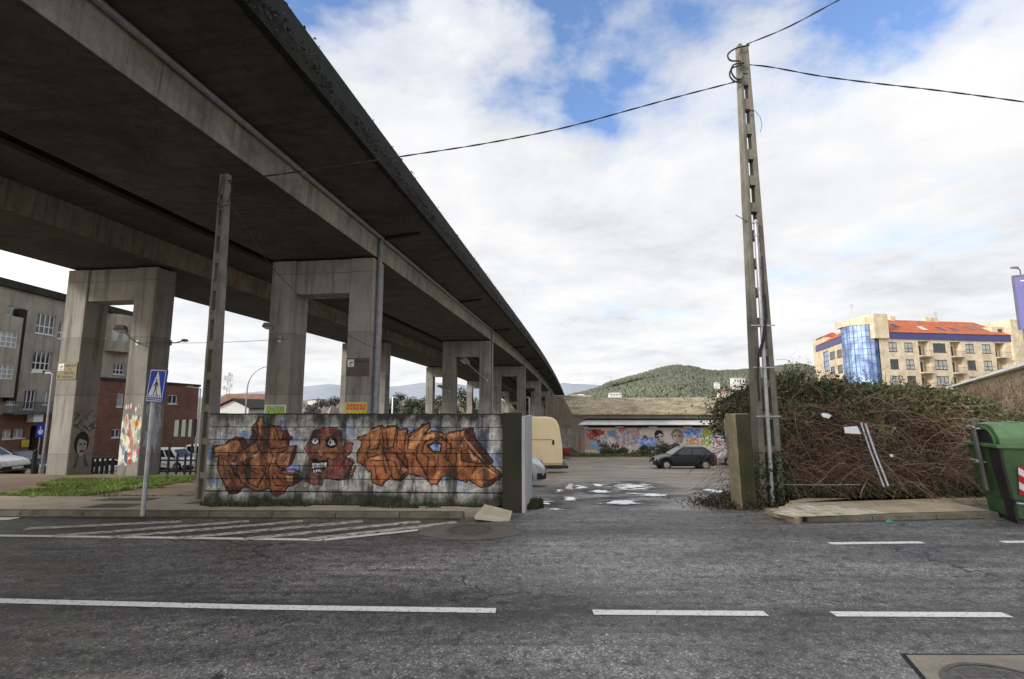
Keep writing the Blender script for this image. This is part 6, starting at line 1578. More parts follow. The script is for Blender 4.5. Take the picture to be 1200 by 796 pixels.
# ------------------------------------------------------------------ billboard at the right edge
bbY = 26.0
p0 = on_y(1188, 325, bbY); pb = on_y(1195.5, 386, bbY); d = Vector((math.cos(R(-38)), math.sin(R(-38)), 0)); Wb = Frame(p0, p0+d*5)
bb = empty('billboard', Wb(2, .2, zg(*p0.xy)), 'purple advertising billboard cut off by the right edge of the picture', 'billboard')
zt, zbm = p0.z, pb.z
mb = MB(); wbox(mb, Wb, 0, 5, 0, .18, zbm, zt); mb.build('panel', simple('purple_print', (.13, .12, .34), .45, .2, .6), bb)
mb = MB(); wbox(mb, Wb, -.06, 5.06, -.02, .22, zt+.002, zt+.09); wbox(mb, Wb, -.07, -.002, -.02, .22, zbm, zt); mb.build('frame', simple('billboard_frame', (.10, .10, .16), .5), bb)
Mx = Matrix(((Wb.ex.x, 0, Wb.n.x, 0), (Wb.ex.y, 0, Wb.n.y, 0), (0, 1, 0, 0), (0, 0, 0, 1)))
for body, x, z, sz in (('TR', .55, zt-.42, .55), ('Yu', .55, zt-.85, .34)):
    text_mesh(body, sz, 'lettering', M['white'], bb, Matrix.Translation(Wb(x, -.01, z)-bb.location) @ Mx)
mb = MB()
for k in range(20):
    a0_, a1_ = R(60+k*12), R(72+k*12); cz_ = zbm+.55
    mb.quad(*[Wb(.82+r_*math.cos(a), -.008, cz_+r_*math.sin(a)) for r_, a in ((.42, a0_), (.42, a1_), (.30, a1_), (.30, a0_))])
mb.build('ring_letter', M['white'], bb)
mb = MB(); wbox(mb, Wb, .25, 5, -.0, .15, zbm-1.3, zbm-.004); mb.build('lower_panel', simple('pale_blue_print', (.35, .5, .68), .5, .6, 1.2), bb)
mb = MB(); 
for x in (.9, 4.2): mb.tube([Wb(x, .4, zg(*Wb(x, .4, 0).xy)-.3), Wb(x, .4, zt-.2)], .13, 8)
build_split(mb, 'leg', M['galv'], bb)
mb = MB(); a = Wb(.28, .1, zt); mb.tube([a, a+Vector((0, 0, .38)), a+Vector((-.42, -.2, .42))], .03, 6); q = a+Vector((-.42, -.2, .42)); mb.box(q.x-.22, q.x+.1, q.y-.08, q.y+.08, q.z-.03, q.z+.05); mb.build('spotlight', M['housing'], bb)
# ------------------------------------------------------------------ grey rendered block and brick annex on the left
ca = R(-1.6); dw = Vector((math.sin(ca), math.cos(ca), 0)); O = Vector((-37, 37, 0))
WL = Frame(O-dw*26, O+dw*14.3)          # outward normal points to +X
if WL.n.x < 0: print('flip WL')
gb_ = empty('office_block', WL(30, 5, -3.5), 'stained grey rendered block of four storeys behind the leftmost columns', 'building')
xz = WL.px
_, ztop = xz(35, 343.5)
ops = []; wl_ = []
def addw(ua, va, ub, vb, nv, pm='pane', lst=None):
    um, vm_ = (ua+ub)/2, (va+vb)/2
    xa = xz(ua, vm_)[0]; xb = xz(ub, vm_)[0]; za = xz(um, vb)[1]; zb = xz(um, va)[1]
    ops.append((xa, xb, za, zb, .22)); wl_.append((xa, xb, za, zb, nv, pm))
for q in [(8, 360, 29, 377, 3, 'panecurt'), (42.5, 368, 65, 392, 4, 'pane'), (13, 409, 23.5, 425.5, 2, 'pane'), (38.5, 412, 60, 434, 4, 'pane'), (8, 455.5, 20, 474.5, 2, 'panecurt'), (28, 457, 42, 480, 3, 'pane'), (50.5, 458, 60, 475, 2, 'panecurt'),
          (115.5, 381.5, 124, 395.5, 2, 'panecurt'), (111, 422, 119.5, 437, 2, 'pane'), (133, 425, 146, 439, 3, 'pane'), (68, 378, 84, 398, 3, 'pane'), (68, 419, 84, 438, 3, 'pane')]: addw(*q)
for k in range(-3, 0):
    for r_ in (0, 1, 2):
        x = xz(8, 380)[0]+k*4.4; za, zb = wl_[1][2]-r_*3.05, wl_[1][3]-r_*3.05
        if x > 1: ops.append((x, x+2, za, zb, .22)); wl_.append((x, x+2, za, zb, 3, 'pane'))
zbr = xz(20, 486)[1]
mb = MB(); facade(mb, WL, 0, WL.L, zbr, ztop, [o for o in ops])
mb.quad(WL(0, 0, zbr), WL(0, 0, ztop), WL(0, 14, ztop), WL(0, 14, zbr)); mb.quad(WL(WL.L, 0, zbr), WL(WL.L, 14, zbr), WL(WL.L, 14, ztop), WL(WL.L, 0, ztop)); mb.build('wall', M['plaster'], gb_)
for q in wl_: window(WL, q[0], q[1], q[2], q[3], gb_, .16, q[4], 2 if q[4] > 2 else 1, 'white', q[5], .07)
mb = MB(); wbox(mb, WL, -.3, WL.L+.3, -.35, 14, ztop+.003, ztop+.55); rf = mb.build('roof', M['wallcap'], gb_)
# brick ground floor with door
ops2 = []; l2 = []
for (ua, va, ub, vb, nv) in [(1, 503, 13, 514, 2), (14, 503, 27, 514, 2)]:
    xa, xb = xz(ua, 508)[0], xz(ub, 508)[0]; za, zb = xz(13, vb)[1], xz(13, va)[1]; ops2.append((xa, xb, za, zb, .3)); l2.append((xa, xb, za, zb, nv))
xd0, xd1 = xz(32, 520)[0], xz(48, 520)[0]; zd1 = xz(40, 499)[1]; ops2.append((xd0, xd1, -4.2, zd1, .9, 0))
WLb = Frame(WL(0, -.12, 0), WL(WL.L, -.12, 0))
mb = MB(); facade(mb, WLb, 0, WL.L-4.2, -5, zbr-.003, ops2); mb.quad(WLb(0, 0, zbr-.003), WLb(WL.L-4.2, 0, zbr-.003), WLb(WL.L-4.2, .3, zbr-.003), WLb(0, .3, zbr-.003)); mb.build('brick_ground_floor', M['redbrick'], gb_)
for q in l2: window(WLb, *q[:4], gb_, .2, q[4], 1, 'white', 'panecurt', .08)
mb = MB(); mb.quad(WLb(xd0, .85, -4.4), WLb(xd1, .85, -4.4), WLb(xd1, .85, zd1), WLb(xd0, .85, zd1)); mb.build('doorway', M['dark'], gb_)
mb = MB(); wbox(mb, WL, xz(0, 490)[0], xz(60, 490)[0], -.9, -.16, zbr-.0, zbr+.14); wbox(mb, WL, xz(0, 490)[0], xz(60, 490)[0], -.86, -.82, zbr+.9, zbr+.95)
for k in range(40): x = xz(0, 490)[0]+(xz(60, 490)[0]-xz(0, 490)[0])*k/39; wbox(mb, WL, x-.012, x+.012, -.85, -.83, zbr+.14, zbr+.9)
mb.build('ledge_railing', M['darkframe'], gb_)
# projecting bay at the far left and a dark duct, rounded bay seen between the columns
xa, xb = xz(-60, 420)[0], xz(8.5, 420)[0]; zb0_, zb1_ = xz(5, 466)[1], xz(5, 371)[1]
WB_ = Frame(WL(0, -.8, 0), WL(WL.L, -.8, 0))
bo = [(xb-1.9, xb-.25, xz(5, 408)[1], xz(5, 390)[1], .15), (xb-1.9, xb-.25, xz(5, 445)[1], xz(5, 428)[1], .15)]
mb = MB(); facade(mb, WB_, xa, xb, zb0_, zb1_, bo); mb.quad(WB_(xb, 0, zb0_), WB_(xb, .79, zb0_), WB_(xb, .79, zb1_), WB_(xb, 0, zb1_)); mb.quad(WB_(xa, 0, zb1_), WB_(xb, 0, zb1_), WB_(xb, .79, zb1_), WB_(xa, .79, zb1_)); mb.quad(WB_(xa, .79, zb0_), WB_(xb, .79, zb0_), WB_(xb, 0, zb0_), WB_(xa, 0, zb0_)); mb.build('bay', M['plaster'], gb_)
for q in bo: window(WB_, *q[:4], gb_, .1, 4, 3, 'white', 'panecurt', .06, False)
x = xz(17, 400)[0]; mb = MB(); wbox(mb, WL, x-.35, x+.25, -.45, -.01, xz(17, 470)[1], xz(17, 362)[1]); mb.build('duct', M['fascia'], gb_)
x0, x1 = xz(124.5, 390)[0], xz(152, 390)[0]; xm, rr = (x0+x1)/2, (x1-x0)/2; za, zb = xz(135, 413)[1], ztop-.1
mb = MB(); n = 10; lo = [WL(xm-rr*math.cos(PI*k/n), -rr*.75*math.sin(PI*k/n)-.02, za) for k in range(n+1)]; hi = [p+Vector((0, 0, zb-za)) for p in lo]; mb.hexa(lo, hi); bay = mb.build('round_bay', M['plaster'], gb_)
mb = MB()
for k0 in (1.2, 3.2): mb.quad(*[WL(xm-rr*1.01*math.cos(PI*k/n), -rr*.76*math.sin(PI*k/n)-.03, za+(zb-za)*f) for k, f in ((k0, .28), (k0+1.2, .28), (k0+1.2, .66), (k0, .66))])
mb.build('bay_window', M['panecurt'], bay)
mb = MB(); p = WL(xz(33, 494)[0], -.5, xz(33, 490)[1]); mb.box(p.x-.25, p.x+.25, p.y-.4, p.y+.4, p.z-.3, p.z+.3); mb.build('air_conditioner', M['white'], gb_)
mb = MB(); p = WL(xz(25.5, 519)[0], -.16, xz(25.5, 519)[1]); wbox(mb, WL, xz(22.5, 519)[0], xz(31, 519)[0], -.2, -.15, xz(26, 524)[1], xz(26, 515.5)[1]); mb.build('yellow_notice', simple('yellow_notice', (.55, .42, .03), .5), gb_)
# annex of brick with open corner
Oa = WL(xz(104, 450)[0], -.9, 0); WR = Frame(Oa, on_plane(233, 460, WL(0, -.9, 0), WL.n).xy.to_3d())
an_ = empty('brick_annex', WR(WR.L/2, 3, -3.8), 'long red brick annex with an open corner behind the railings on the left', 'building')
rx = WR.px; zt = rx(214, 452)[1]
ops = []; wl_ = []
for ua, va, ub, vb, nv in [(137, 461, 145, 477, 1), (197, 463, 208, 473.5, 2)]:
    um = (ua+ub)/2; q = (rx(ua, 470)[0], rx(ub, 470)[0], rx(um, vb)[1], rx(um, va)[1]); ops.append((*q, .2)); wl_.append((*q, nv))
for ua, va, ub, vb, nv in [(106, 503, 118, 513, 2), (131, 503, 141, 513, 2), (84, 503, 94, 513, 2)]:
    um = (ua+ub)/2; q = (rx(ua, 508)[0], rx(ub, 508)[0], rx(um, vb)[1], rx(um, va)[1])
    if q[0] > 0: ops.append((*q, .2)); wl_.append((*q, nv))
xo0, xo1 = rx(203, 505)[0], rx(230.5, 505)[0]; zo0, zo1 = rx(216, 513)[1], rx(216, 492)[1]
mb = MB(); facade(mb, WR, 0, WR.L, -5, zt, ops+[(xo0, xo1, zo0, zo1, .4)])
mb.quad(WR(0, 0, -5), WR(0, 0, zt), WR(0, 1, zt), WR(0, 1, -5)); D_ = 7
mb.quad(WR(WR.L, 0, -5), WR(WR.L, D_, -5), WR(WR.L, D_, zo0), WR(WR.L, 0, zo0)); mb.quad(WR(WR.L, 0, zo1), WR(WR.L, D_, zo1), WR(WR.L, D_, zt), WR(WR.L, 0, zt)); mb.quad(WR(WR.L, 0, zo0), WR(WR.L, .5, zo0), WR(WR.L, .5, zo1), WR(WR.L, 0, zo1))
mb.quad(WR(xo0-.5, D_, -5), WR(WR.L, D_, -5), WR(WR.L, D_, zo0), WR(xo0-.5, D_, zo0)); mb.quad(WR(xo0-.5, D_, zo1), WR(WR.L, D_, zo1), WR(WR.L, D_, zt), WR(xo0-.5, D_, zt))
mb.quad(WR(0, 1, -5), WR(xo0-.5, 1, -5), WR(xo0-.5, 1, zt), WR(0, 1, zt)); mb.quad(WR(0, 0, zt), WR(WR.L, 0, zt), WR(WR.L, D_, zt), WR(0, D_, zt)); mb.quad(WR(xo0-.5, .4, zo1), WR(WR.L, .4, zo1), WR(WR.L, D_, zo1), WR(xo0-.5, D_, zo1)); mb.build('wall', M['redbrick'], an_)
for q in wl_: window(WR, *q[:4], an_, .14, q[4], 1, 'white', 'panecurt' if q[4] < 2 else 'pane', .09)
mb = MB(); wbox(mb, WR, -.1, WR.L+.15, -.12, D_+.1, zt+.003, zt+.25); mb.build('roof_edge', M['wallcap'], an_)
mb = MB()
for k in range(4): x = xo0+.2+(xo1-xo0-.5)*k/3; wbox(mb, WR, x-.12, x+.12, .1, .3, zo0, zo1)
build_split(mb, 'opening_post', M['darkframe'], an_)

# ------------------------------------------------------------------ mural building
YM = 50.0; WMu = Frame((on_y(685, 520, YM).x, YM), (on_y(685, 520, YM).x+34, YM))
mu = empty('mural_shed', WMu(17, 4, -2.8), 'long low shed with mossy roof and a colourful portrait mural along its front', 'building')
zv = lambda v, y=YM: on_y(760, v, y).z
x0, Lm = WMu.A.x, 34
M['mossroof'] = brick('mossy_roof_tiles', (.20, .165, .10), (.13, .115, .07), (.07, .065, .04), .32, .28, .05)
def mossr():
    m, nt, b = nodes('mossy_old_roof'); f1 = nz(nt, .7, 7, .75); f2 = nz(nt, 3.2, 5, .8)
    c = mixc(nt, (.12, .11, .06), (.38, .31, .20), ramp(nt, f1, [(.36, 0), (.6, 1)])); c = mixc(nt, c, ramp(nt, f2, [(.35, .45), (.6, 1.25)]), .9, 'MULTIPLY')
    c = mixc(nt, c, (.42, .40, .34), mth(nt, 'MULTIPLY', ramp(nt, nz(nt, 2.1, 4, .8), [(.66, 0), (.70, 1)]), .7))
    g = N(nt, 'ShaderNodeNewGeometry'); sx = N(nt, 'ShaderNodeSeparateXYZ'); nt.links.new(g.outputs['Position'], sx.inputs[0])
    w = mth(nt, 'FRACT', mth(nt, 'MULTIPLY', sx.outputs['X'], 2.6)); c = mixc(nt, c, ramp(nt, w, [(0, .65), (.3, 1.1), (.8, 1.05), (1, .65)]), .7, 'MULTIPLY')
    w = mth(nt, 'FRACT', mth(nt, 'MULTIPLY', sx.outputs['Y'], 1.1)); c = mixc(nt, c, ramp(nt, w, [(0, .6), (.25, 1.1), (1, 1)]), .5, 'MULTIPLY')
    setin(nt, b, 'Base Color', c); setin(nt, b, 'Roughness', .95); bump(nt, b, f2, .6, .1); return m
z_e, z_r = zv(485, YM-.6), zv(466, 58)
mb = MB(); nx_ = 80
for i in range(nx_+1):
    for j in range(9):
        t = j/8; x = -1.2+(Lm+2)*i/nx_; w = .05*noise.noise((x*.6, t*4, 2)); mb.v.append(tuple(WMu(x, -.6+8.6*t, z_e+(z_r-z_e)*t+w)))
for i in range(nx_):
    for j in range(8): a = i*9+j; mb.f.append((a, a+9, a+10, a+1)); mb.m.append(0)
for i in range(nx_+1): x = -1.2+(Lm+2)*i/nx_; mb.v.append(tuple(WMu(x, -.6, z_e-.10)))
b0 = (nx_+1)*9
for i in range(nx_): mb.f.append((i*9, b0+i, b0+i+1, (i+1)*9)[::-1]); mb.m.append(0)
mb.build('roof', mossr(), mu)
mb = MB(); wbox(mb, WMu, 0, Lm, 0, 10, zv(491), z_e-.1); mb.build('upper_wall', M['postc'], mu) 
mb = MB(); wbox(mb, WMu, -.2, Lm, -.25, -.003, zv(490.4), zv(486)); mb.build('concrete_beam', concrete('eaves_concrete', (.2, .185, .155), .6, .5), mu)
mb = MB(); wbox(mb, WMu, .3, Lm, -.12, -.004, zv(492), zv(490.6)); mb.build('shadow_gap', M['dark'], mu)
za, zb = zv(492.3), on_y(760, 498.2, YM-1.1).z
mb = MB(); mb.hexa([WMu(-.7, -1.1, zb), WMu(Lm, -1.1, zb), WMu(Lm, -.004, za-.06), WMu(.1, -.004, za-.06)], [WMu(-.7, -1.1, zb+.06), WMu(Lm, -1.1, zb+.06), WMu(Lm, -.004, za), WMu(.1, -.004, za)]); mb.build('canopy_sheet', simple('grey_fibre_cement', (.6, .6, .6), .6, .25, 1.2), mu)
zw1, zw0 = zv(501.2), -2.95
mb = MB(); wbox(mb, WMu, 0, Lm, .02, 10, -3.6, zv(491)-.003); mb.build('shed_wall', M['wallcap'], mu)
mb = MB(); 
for ua, ub in [(689, 721), (731, 760), (770, 800), (811, 842), (850, 880)]:
    xa, xb = [on_y(u, 500, YM).x-x0 for u in (ua, ub)]; wbox(mb, WMu, xa, xb, -.05, .015, zv(501.2), zv(499.1))
build_split(mb, 'vent_slot', M['dark'], mu)
mb, P, i, j = grid_panel(WMu(0, -.008, zw0), (Lm*.55, 0, 0), (0, 0, zw1+.10-zw0), 520, 74)
U, Vv = px_of(P); pt = Paint(U, Vv, (.55, .50, .46))
D = lambda pts: [(680+x/7.06, 495+y/7.06) for x, y in pts]
RD, BL, LB, GY, WH, BK, OR_, GN = (.42,.05,.04), (.05,.14,.50), (.16,.36,.62), (.42,.42,.42), (.62,.6,.57), (.02,.02,.025), (.55,.2,.05), (.10,.26,.05)
pt.poly(D([(30,60),(90,50),(130,120),(90,160),(130,230),(30,230)]), (.34,.26,.26))
pt.poly(D([(50,85),(80,70),(130,110),(135,150),(90,145),(60,120)]), (.40,.09,.06)); pt.poly(D([(95,60),(140,55),(200,70),(200,100),(150,115),(110,100)]), RD); pt.poly(D([(75,150),(110,140),(130,180),(175,230),(150,240),(110,200)]), LB)
pt.poly(D([(90,60),(130,60),(165,120),(140,130),(105,100)]), BK, .7); pt.poly(D([(130,150),(165,140),(180,200),(150,205)]), BK, .8); pt.poly(D([(165,125),(220,95),(275,130),(280,180),(215,190),(170,180)]), GY); pt.poly(D([(215,75),(290,65),(310,90),(300,130),(240,115)]), (.14,.26,.45)); pt.poly(D([(280,130),(330,115),(340,140),(300,170)]), LB)
for (x, y, rx_, ry, c) in [(345,60,30,18,RD),(400,110,40,30,(.25,.35,.6)),(440,90,45,22,(.5,.25,.25)),(310,185,20,20,RD),(360,150,30,25,(.3,.32,.36)),(400,180,40,22,(.45,.28,.12)),(450,160,30,25,(.2,.3,.22)),(250,150,25,25,WH),(470,110,25,15,(.55,.2,.2))]: pt.ell(*D([(x, y)])[0], rx_/7, ry/7, c, .85)
random.seed(11)
def speck(x0_, x1_, y0_, y1_, n, pal, r):
    for _ in range(n):
        x, y = random.uniform(x0_, x1_), random.uniform(y0_, y1_); a = random.uniform(0, PI); l = random.uniform(.5, 1)*r
        pt.poly(D([(x-l*math.cos(a), y-l*math.sin(a)), (x+l*.4*math.sin(a), y-l*.4*math.cos(a)), (x+l*math.cos(a), y+l*math.sin(a)), (x-l*.4*math.sin(a), y+l*.4*math.cos(a))]), random.choice(pal), .9)
speck(290, 500, 45, 205, 330, [RD, LB, WH, (.5,.3,.3), (.2,.3,.5), (.5,.45,.4), (.3,.2,.2), OR_], 17); speck(40, 290, 60, 200, 60, [RD, GY, BK, (.3,.3,.4), WH], 12)
speck(475, 625, 125, 212, 230, [BL, (.1,.2,.6), LB, (.3,.4,.7), WH], 20); speck(850, 1000, 55, 130, 190, [BL, (.08,.18,.6), LB, WH], 20); speck(880, 985, 135, 178, 60, [OR_, (.6,.35,.05), (.5,.1,.04)], 14); speck(1000, 1110, 50, 190, 120, [GN, (.25,.4,.05), (.5,.5,.08), (.05,.14,.04)], 18); speck(1100, 1300, 50, 190, 220, [BL, LB, WH, RD, (.3,.2,.4)], 20)
pt.ell(*D([(535,120)])[0], 2.6, 2.0, (.12,.09,.09))
# two generic portraits: dark hair, pale faces
pt.poly(D([(612,95),(625,70),(655,62),(680,75),(692,105),(688,125),(630,135),(615,120)]), BK); pt.poly(D([(628,112),(655,92),(680,98),(692,125),(690,160),(660,178),(636,160)]), (.50,.46,.42)); pt.poly(D([(628,112),(645,100),(650,150),(640,165)]), (.2,.17,.16)); pt.line(D([(634,124),(652,120)]), .9, BK); pt.line(D([(664,116),(682,114)]), .9, BK); pt.line(D([(655,128),(652,146),(660,148)]), .6, (.2,.16,.15)); pt.line(D([(650,160),(672,157)]), .9, (.25,.12,.11)); pt.ell(*D([(644,127)])[0], .7, .5, BK); pt.ell(*D([(673,121)])[0], .7, .5, BK)
pt.poly(D([(748,100),(765,65),(800,50),(835,65),(852,105),(848,165),(830,178),(770,150)]), (.20,.155,.13)); pt.poly(D([(770,95),(800,75),(835,95),(842,140),(825,175),(795,182),(772,150)]), (.48,.40,.36)); pt.poly(D([(800,80),(838,95),(842,140),(825,170),(812,130)]), (.30,.22,.19)); pt.line(D([(778,112),(796,108)]), 1, BK); pt.line(D([(812,108),(832,112)]), 1, BK); pt.line(D([(803,115),(799,140),(808,142)]), .6, (.2,.14,.12)); pt.line(D([(790,158),(818,158)]), 1, (.26,.10,.09)); pt.ell(*D([(787,117)])[0], .7, .5, BK); pt.ell(*D([(822,117)])[0], .7, .5, BK)
pt.poly(D([(855,70),(990,62),(1000,100),(870,120)]), BL, .35); pt.ell(*D([(1050,80)])[0], 5, 4.5, (.35,.45,.05), .7)
pt.c *= 1.2; mb.c = pt.rgba(); mb.build('mural_painting', M['mural'], mu)
# painted end wall
mb, P, i, j = grid_panel(WMu(-.008, 9.9, -3.2), (0, -9.9, 0), (0, 0, zv(491)+3.2), 60, 50); pt = Paint(i*10, j*4, (.30, .28, .25))
for (x, y, rx_, ry, c) in [(8.8,1.2,.5,1.2,(.5,.36,.06)),(6.5,1.2,.7,1.0,(.35,.08,.06)),(4,1.5,1,.8,(.3,.35,.3)),(7.8,2.4,.6,.5,(.2,.3,.5)),(2,1.2,1,.8,(.2,.2,.2))]: pt.ell(x, y, rx_, ry, c, .8)
mb.c = pt.rgba(); mb.build('side_painting', M['mural'], mu)
# dark retaining wall between the viaduct and the shed
A = on_y(640, 500, 66); B = on_y(681, 500, 61); W = Frame(A, B)
rw = empty('retaining_wall', W(2, .5, -3), 'dark brown stained retaining wall between the viaduct and the mural shed', 'wall')
zt = on_y(670, 466, 62).z
mb = MB(); mb.hexa([W(0, 0, -4), W(W.L, 0, -4), W(W.L, 3, -4), W(0, 3, -4)], [W(0, 0, zt+.4), W(W.L, 0, zt), W(W.L, 3, zt), W(0, 3, zt+.4)]); mb.build('wall', concrete('brown_stained_concrete', (.27, .23, .185), .5, .9), rw)
mb, P, i, j = grid_panel(W(0, -.01, -3.4), W.ex*W.L, (0, 0, 2.6), 50, 30); pt = Paint(i*10, j*4, (.26, .25, .23)); speck_pal = [(.35,.33,.32), (.15,.15,.16), (.3,.2,.2), (.25,.3,.3), (.4,.38,.3)]
for _ in range(60): pt.ell(random.uniform(0, 10), random.uniform(0, 4), random.uniform(.2, .8), random.uniform(.2, .7), random.choice(speck_pal), .7)
mb.c = pt.rgba(); mb.build('faded_graffiti', M['mural'], rw)

# ------------------------------------------------------------------ house with white gable, antenna mast
hs = on_y(272, 486, 72); W = Frame(on_y(253.5, 486, 72), on_y(291, 486, 72))
ho = empty('gable_house', W(2, 5, -4), 'white gabled house with old orange tiled roof behind the short power pole', 'house')
zr, ze = on_y(271, 469.5, 72).z, on_y(271, 478.5, 72).z; Lh = W.L
mb = MB(); mb.hexa([W(0, 0, -5), W(Lh, 0, -5), W(Lh, 12, -5), W(0, 12, -5)], [W(0, 0, ze), W(Lh, 0, ze), W(Lh, 12, ze), W(0, 12, ze)]); mb.add([W(0, 0, ze), W(Lh, 0, ze), W(Lh/2, 0, zr)], [(0, 1, 2)]); mb.build('wall', simple('white_wall', (.68, .68, .67), .7, .12), ho)
mb = MB(); mb.hexa([W(-.4, -.3, ze-.1), W(Lh/2, -.3, zr+.12), W(Lh/2, 12, zr+.12), W(-.4, 12, ze-.1)], [W(-.4, -.3, ze+.08), W(Lh/2, -.3, zr+.3), W(Lh/2, 12, zr+.3), W(-.4, 12, ze+.08)]); mb.hexa([W(Lh/2+.001, -.3, zr+.12), W(Lh+.5, -.3, ze-.15), W(Lh+.5, 12, ze-.15), W(Lh/2+.001, 12, zr+.12)], [W(Lh/2+.001, -.3, zr+.3), W(Lh+.5, -.3, ze+.03), W(Lh+.5, 12, ze+.03), W(Lh/2+.001, 12, zr+.3)]); mb.build('roof', M['wallcap'], ho)
W2_ = Frame(on_y(246, 486, 84), on_y(306, 486, 84)); zr2, ze2 = on_y(275, 461.5, 88).z, on_y(275, 477.5, 84).z
mb = MB(); mb.hexa([W2_(0, 0, -5), W2_(W2_.L, 0, -5), W2_(W2_.L, 9, -5), W2_(0, 9, -5)], [W2_(0, 0, ze2), W2_(W2_.L, 0, ze2), W2_(W2_.L, 9, ze2), W2_(0, 9, ze2)]); mb.build('rear_wing', M['stone'], ho)
mb = MB(); mb.hexa([W2_(-.3, -.4, ze2), W2_(W2_.L+.3, -.4, ze2), W2_(W2_.L+.3, 9.4, ze2), W2_(-.3, 9.4, ze2)], [W2_(0, 4.4, zr2), W2_(W2_.L, 4.4, zr2), W2_(W2_.L, 4.6, zr2), W2_(0, 4.6, zr2)]); mb.build('tiled_roof', M['oldtile'], ho)
mb = MB(); wbox(mb, W2_, W2_.L-.9, W2_.L, 3, 4, ze2, zr2+.5); mb.build('chimney', M['stone'], ho)
Ya = 150; b = on_y(267, 470, Ya); t = on_y(267, 436.5, Ya); am = empty('antenna_mast', (b.x, Ya, -4), 'lattice antenna mast with dishes standing behind the gabled house', 'antenna mast')
mb = MB(); H_ = t.z
for sx_, sy_ in ((-.7, -.4), (.7, -.4), (0, .8)): mb.tube([(b.x+sx_, Ya+sy_, -4), (b.x+sx_*.45, Ya+sy_*.45, H_)], .09, 5)
k = 16
for q in range(k):
    z0_, z1_ = -4+(H_+4)*q/k, -4+(H_+4)*(q+1)/k; w0_, w1_ = 1-.55*q/k, 1-.55*(q+1)/k; s_ = 1 if q % 2 else -1
    mb.tube([(b.x-.7*s_*w0_, Ya-.4*w0_, z0_), (b.x+.7*s_*w1_, Ya-.4*w1_, z1_)], .06, 4)
mb.build('lattice', M['galv'], am)
mb = MB()
for dx, dzv in ((-.9, -1), (.9, -.6), (1.0, -3.4), (-1.0, -4), (.2, -.2), (-1, -6.5), (.9, -6.6)): mb.box(b.x+dx-.28, b.x+dx+.28, Ya-.9, Ya-.6, H_+dzv-1.0, H_+dzv)
mb.box(b.x-1.4, b.x+1.4, Ya-.7, Ya-.5, H_-2.2, H_-2.0); mb.box(b.x-1.4, b.x+1.4, Ya-.7, Ya-.5, H_-5.0, H_-4.8); build_split(mb, 'panel_antenna', M['galv'], am)

# ------------------------------------------------------------------ street lamps
def lamp(base, hgt, arm, label, curved=False, r=.05, hl_=.55):
    e = empty('street_lamp', base, label, 'street lamp', 'street lamps'); b = Vector(base); t = b+Vector((0, 0, hgt)); arm = Vector(arm)
    mb = MB()
    if curved: pts = [b, b+Vector((0, 0, hgt*.75))]+[b+Vector((0, 0, hgt*.75))+arm*(1-math.cos(a))+Vector((0, 0, hgt*.25*math.sin(a))) for a in [PI/2*k/7 for k in range(1, 8)]]
    else: pts = [b, t-Vector((0, 0, .05)), t+arm*.3, t+arm]
    mb.tube(pts, [r*1.2]+[r]*(len(pts)-2)+[r*.7], 8); mb.build('pole', M['galv'], e, smooth=True)
    d = arm.normalized(); s_ = d.cross(Vector((0, 0, 1))).normalized(); q = pts[-1]; mb = MB()
    mb.hexa([q+s_*.10-d*.05, q+s_*.13+d*hl_, q-s_*.13+d*hl_, q-s_*.10-d*.05], [q+s_*.06+Vector((0, 0, .14)), q+s_*.08+d*hl_*.9+Vector((0, 0, .12)), q-s_*.08+d*hl_*.9+Vector((0, 0, .12)), q-s_*.06+Vector((0, 0, .14))]); mb.build('lamp_head', M['housing'], e)
    mb = MB(); mb.lathe(b-Vector((0, 0, .1)), (0, 0, 1), [(0, r*2.2), (.5, r*2.2), (.55, r*1.5)], 10); mb.build('pole_base', M['galv'], e); return e
Y = 24; p = on_y(54.5, 500, Y); z = zg(p.x, Y); tp = on_y(60, 437.5, Y).z; lamp((p.x-.0, Y, z), tp-z, (-.45, 0, 0), 'short street lamp with reddish head in front of the grey block', r=.045, hl_=.5)
Y = 46; p = on_y(231.5, 500, Y); z = zg(p.x, Y); lamp((p.x, Y, z), on_y(231, 455, Y).z-z, (-.7, 0, .05), 'street lamp beside the open corner of the brick annex', r=.06)
Y = 62; p = on_y(288, 480, Y); z = zg(p.x, Y); lamp((p.x, Y, z), on_y(288, 429.5, Y).z-z, (2.4, 0, 0), 'tall street lamp with curved arm by the white gabled house', True, r=.08)
Y = 95; p = on_y(460, 480, Y); z = zg(p.x, Y); lamp((p.x, Y, z), on_y(460, 466, Y).z-z, (.5, 0, 0), 'white street lamp in front of the pines beyond the viaduct', r=.16, hl_=.4)
p3 = on_plane(575, 470, V(0, t3-1.2, 0), dT); lamp_e = None
Y = 60; p = on_y(620.5, 480, Y); z = zg(p.x, Y); lamp((p.x, Y, z), on_y(620.5, 466, Y).z-z, (-.5, 0, 0), 'slim white lamp post under the far end of the viaduct', r=.10, hl_=.4)
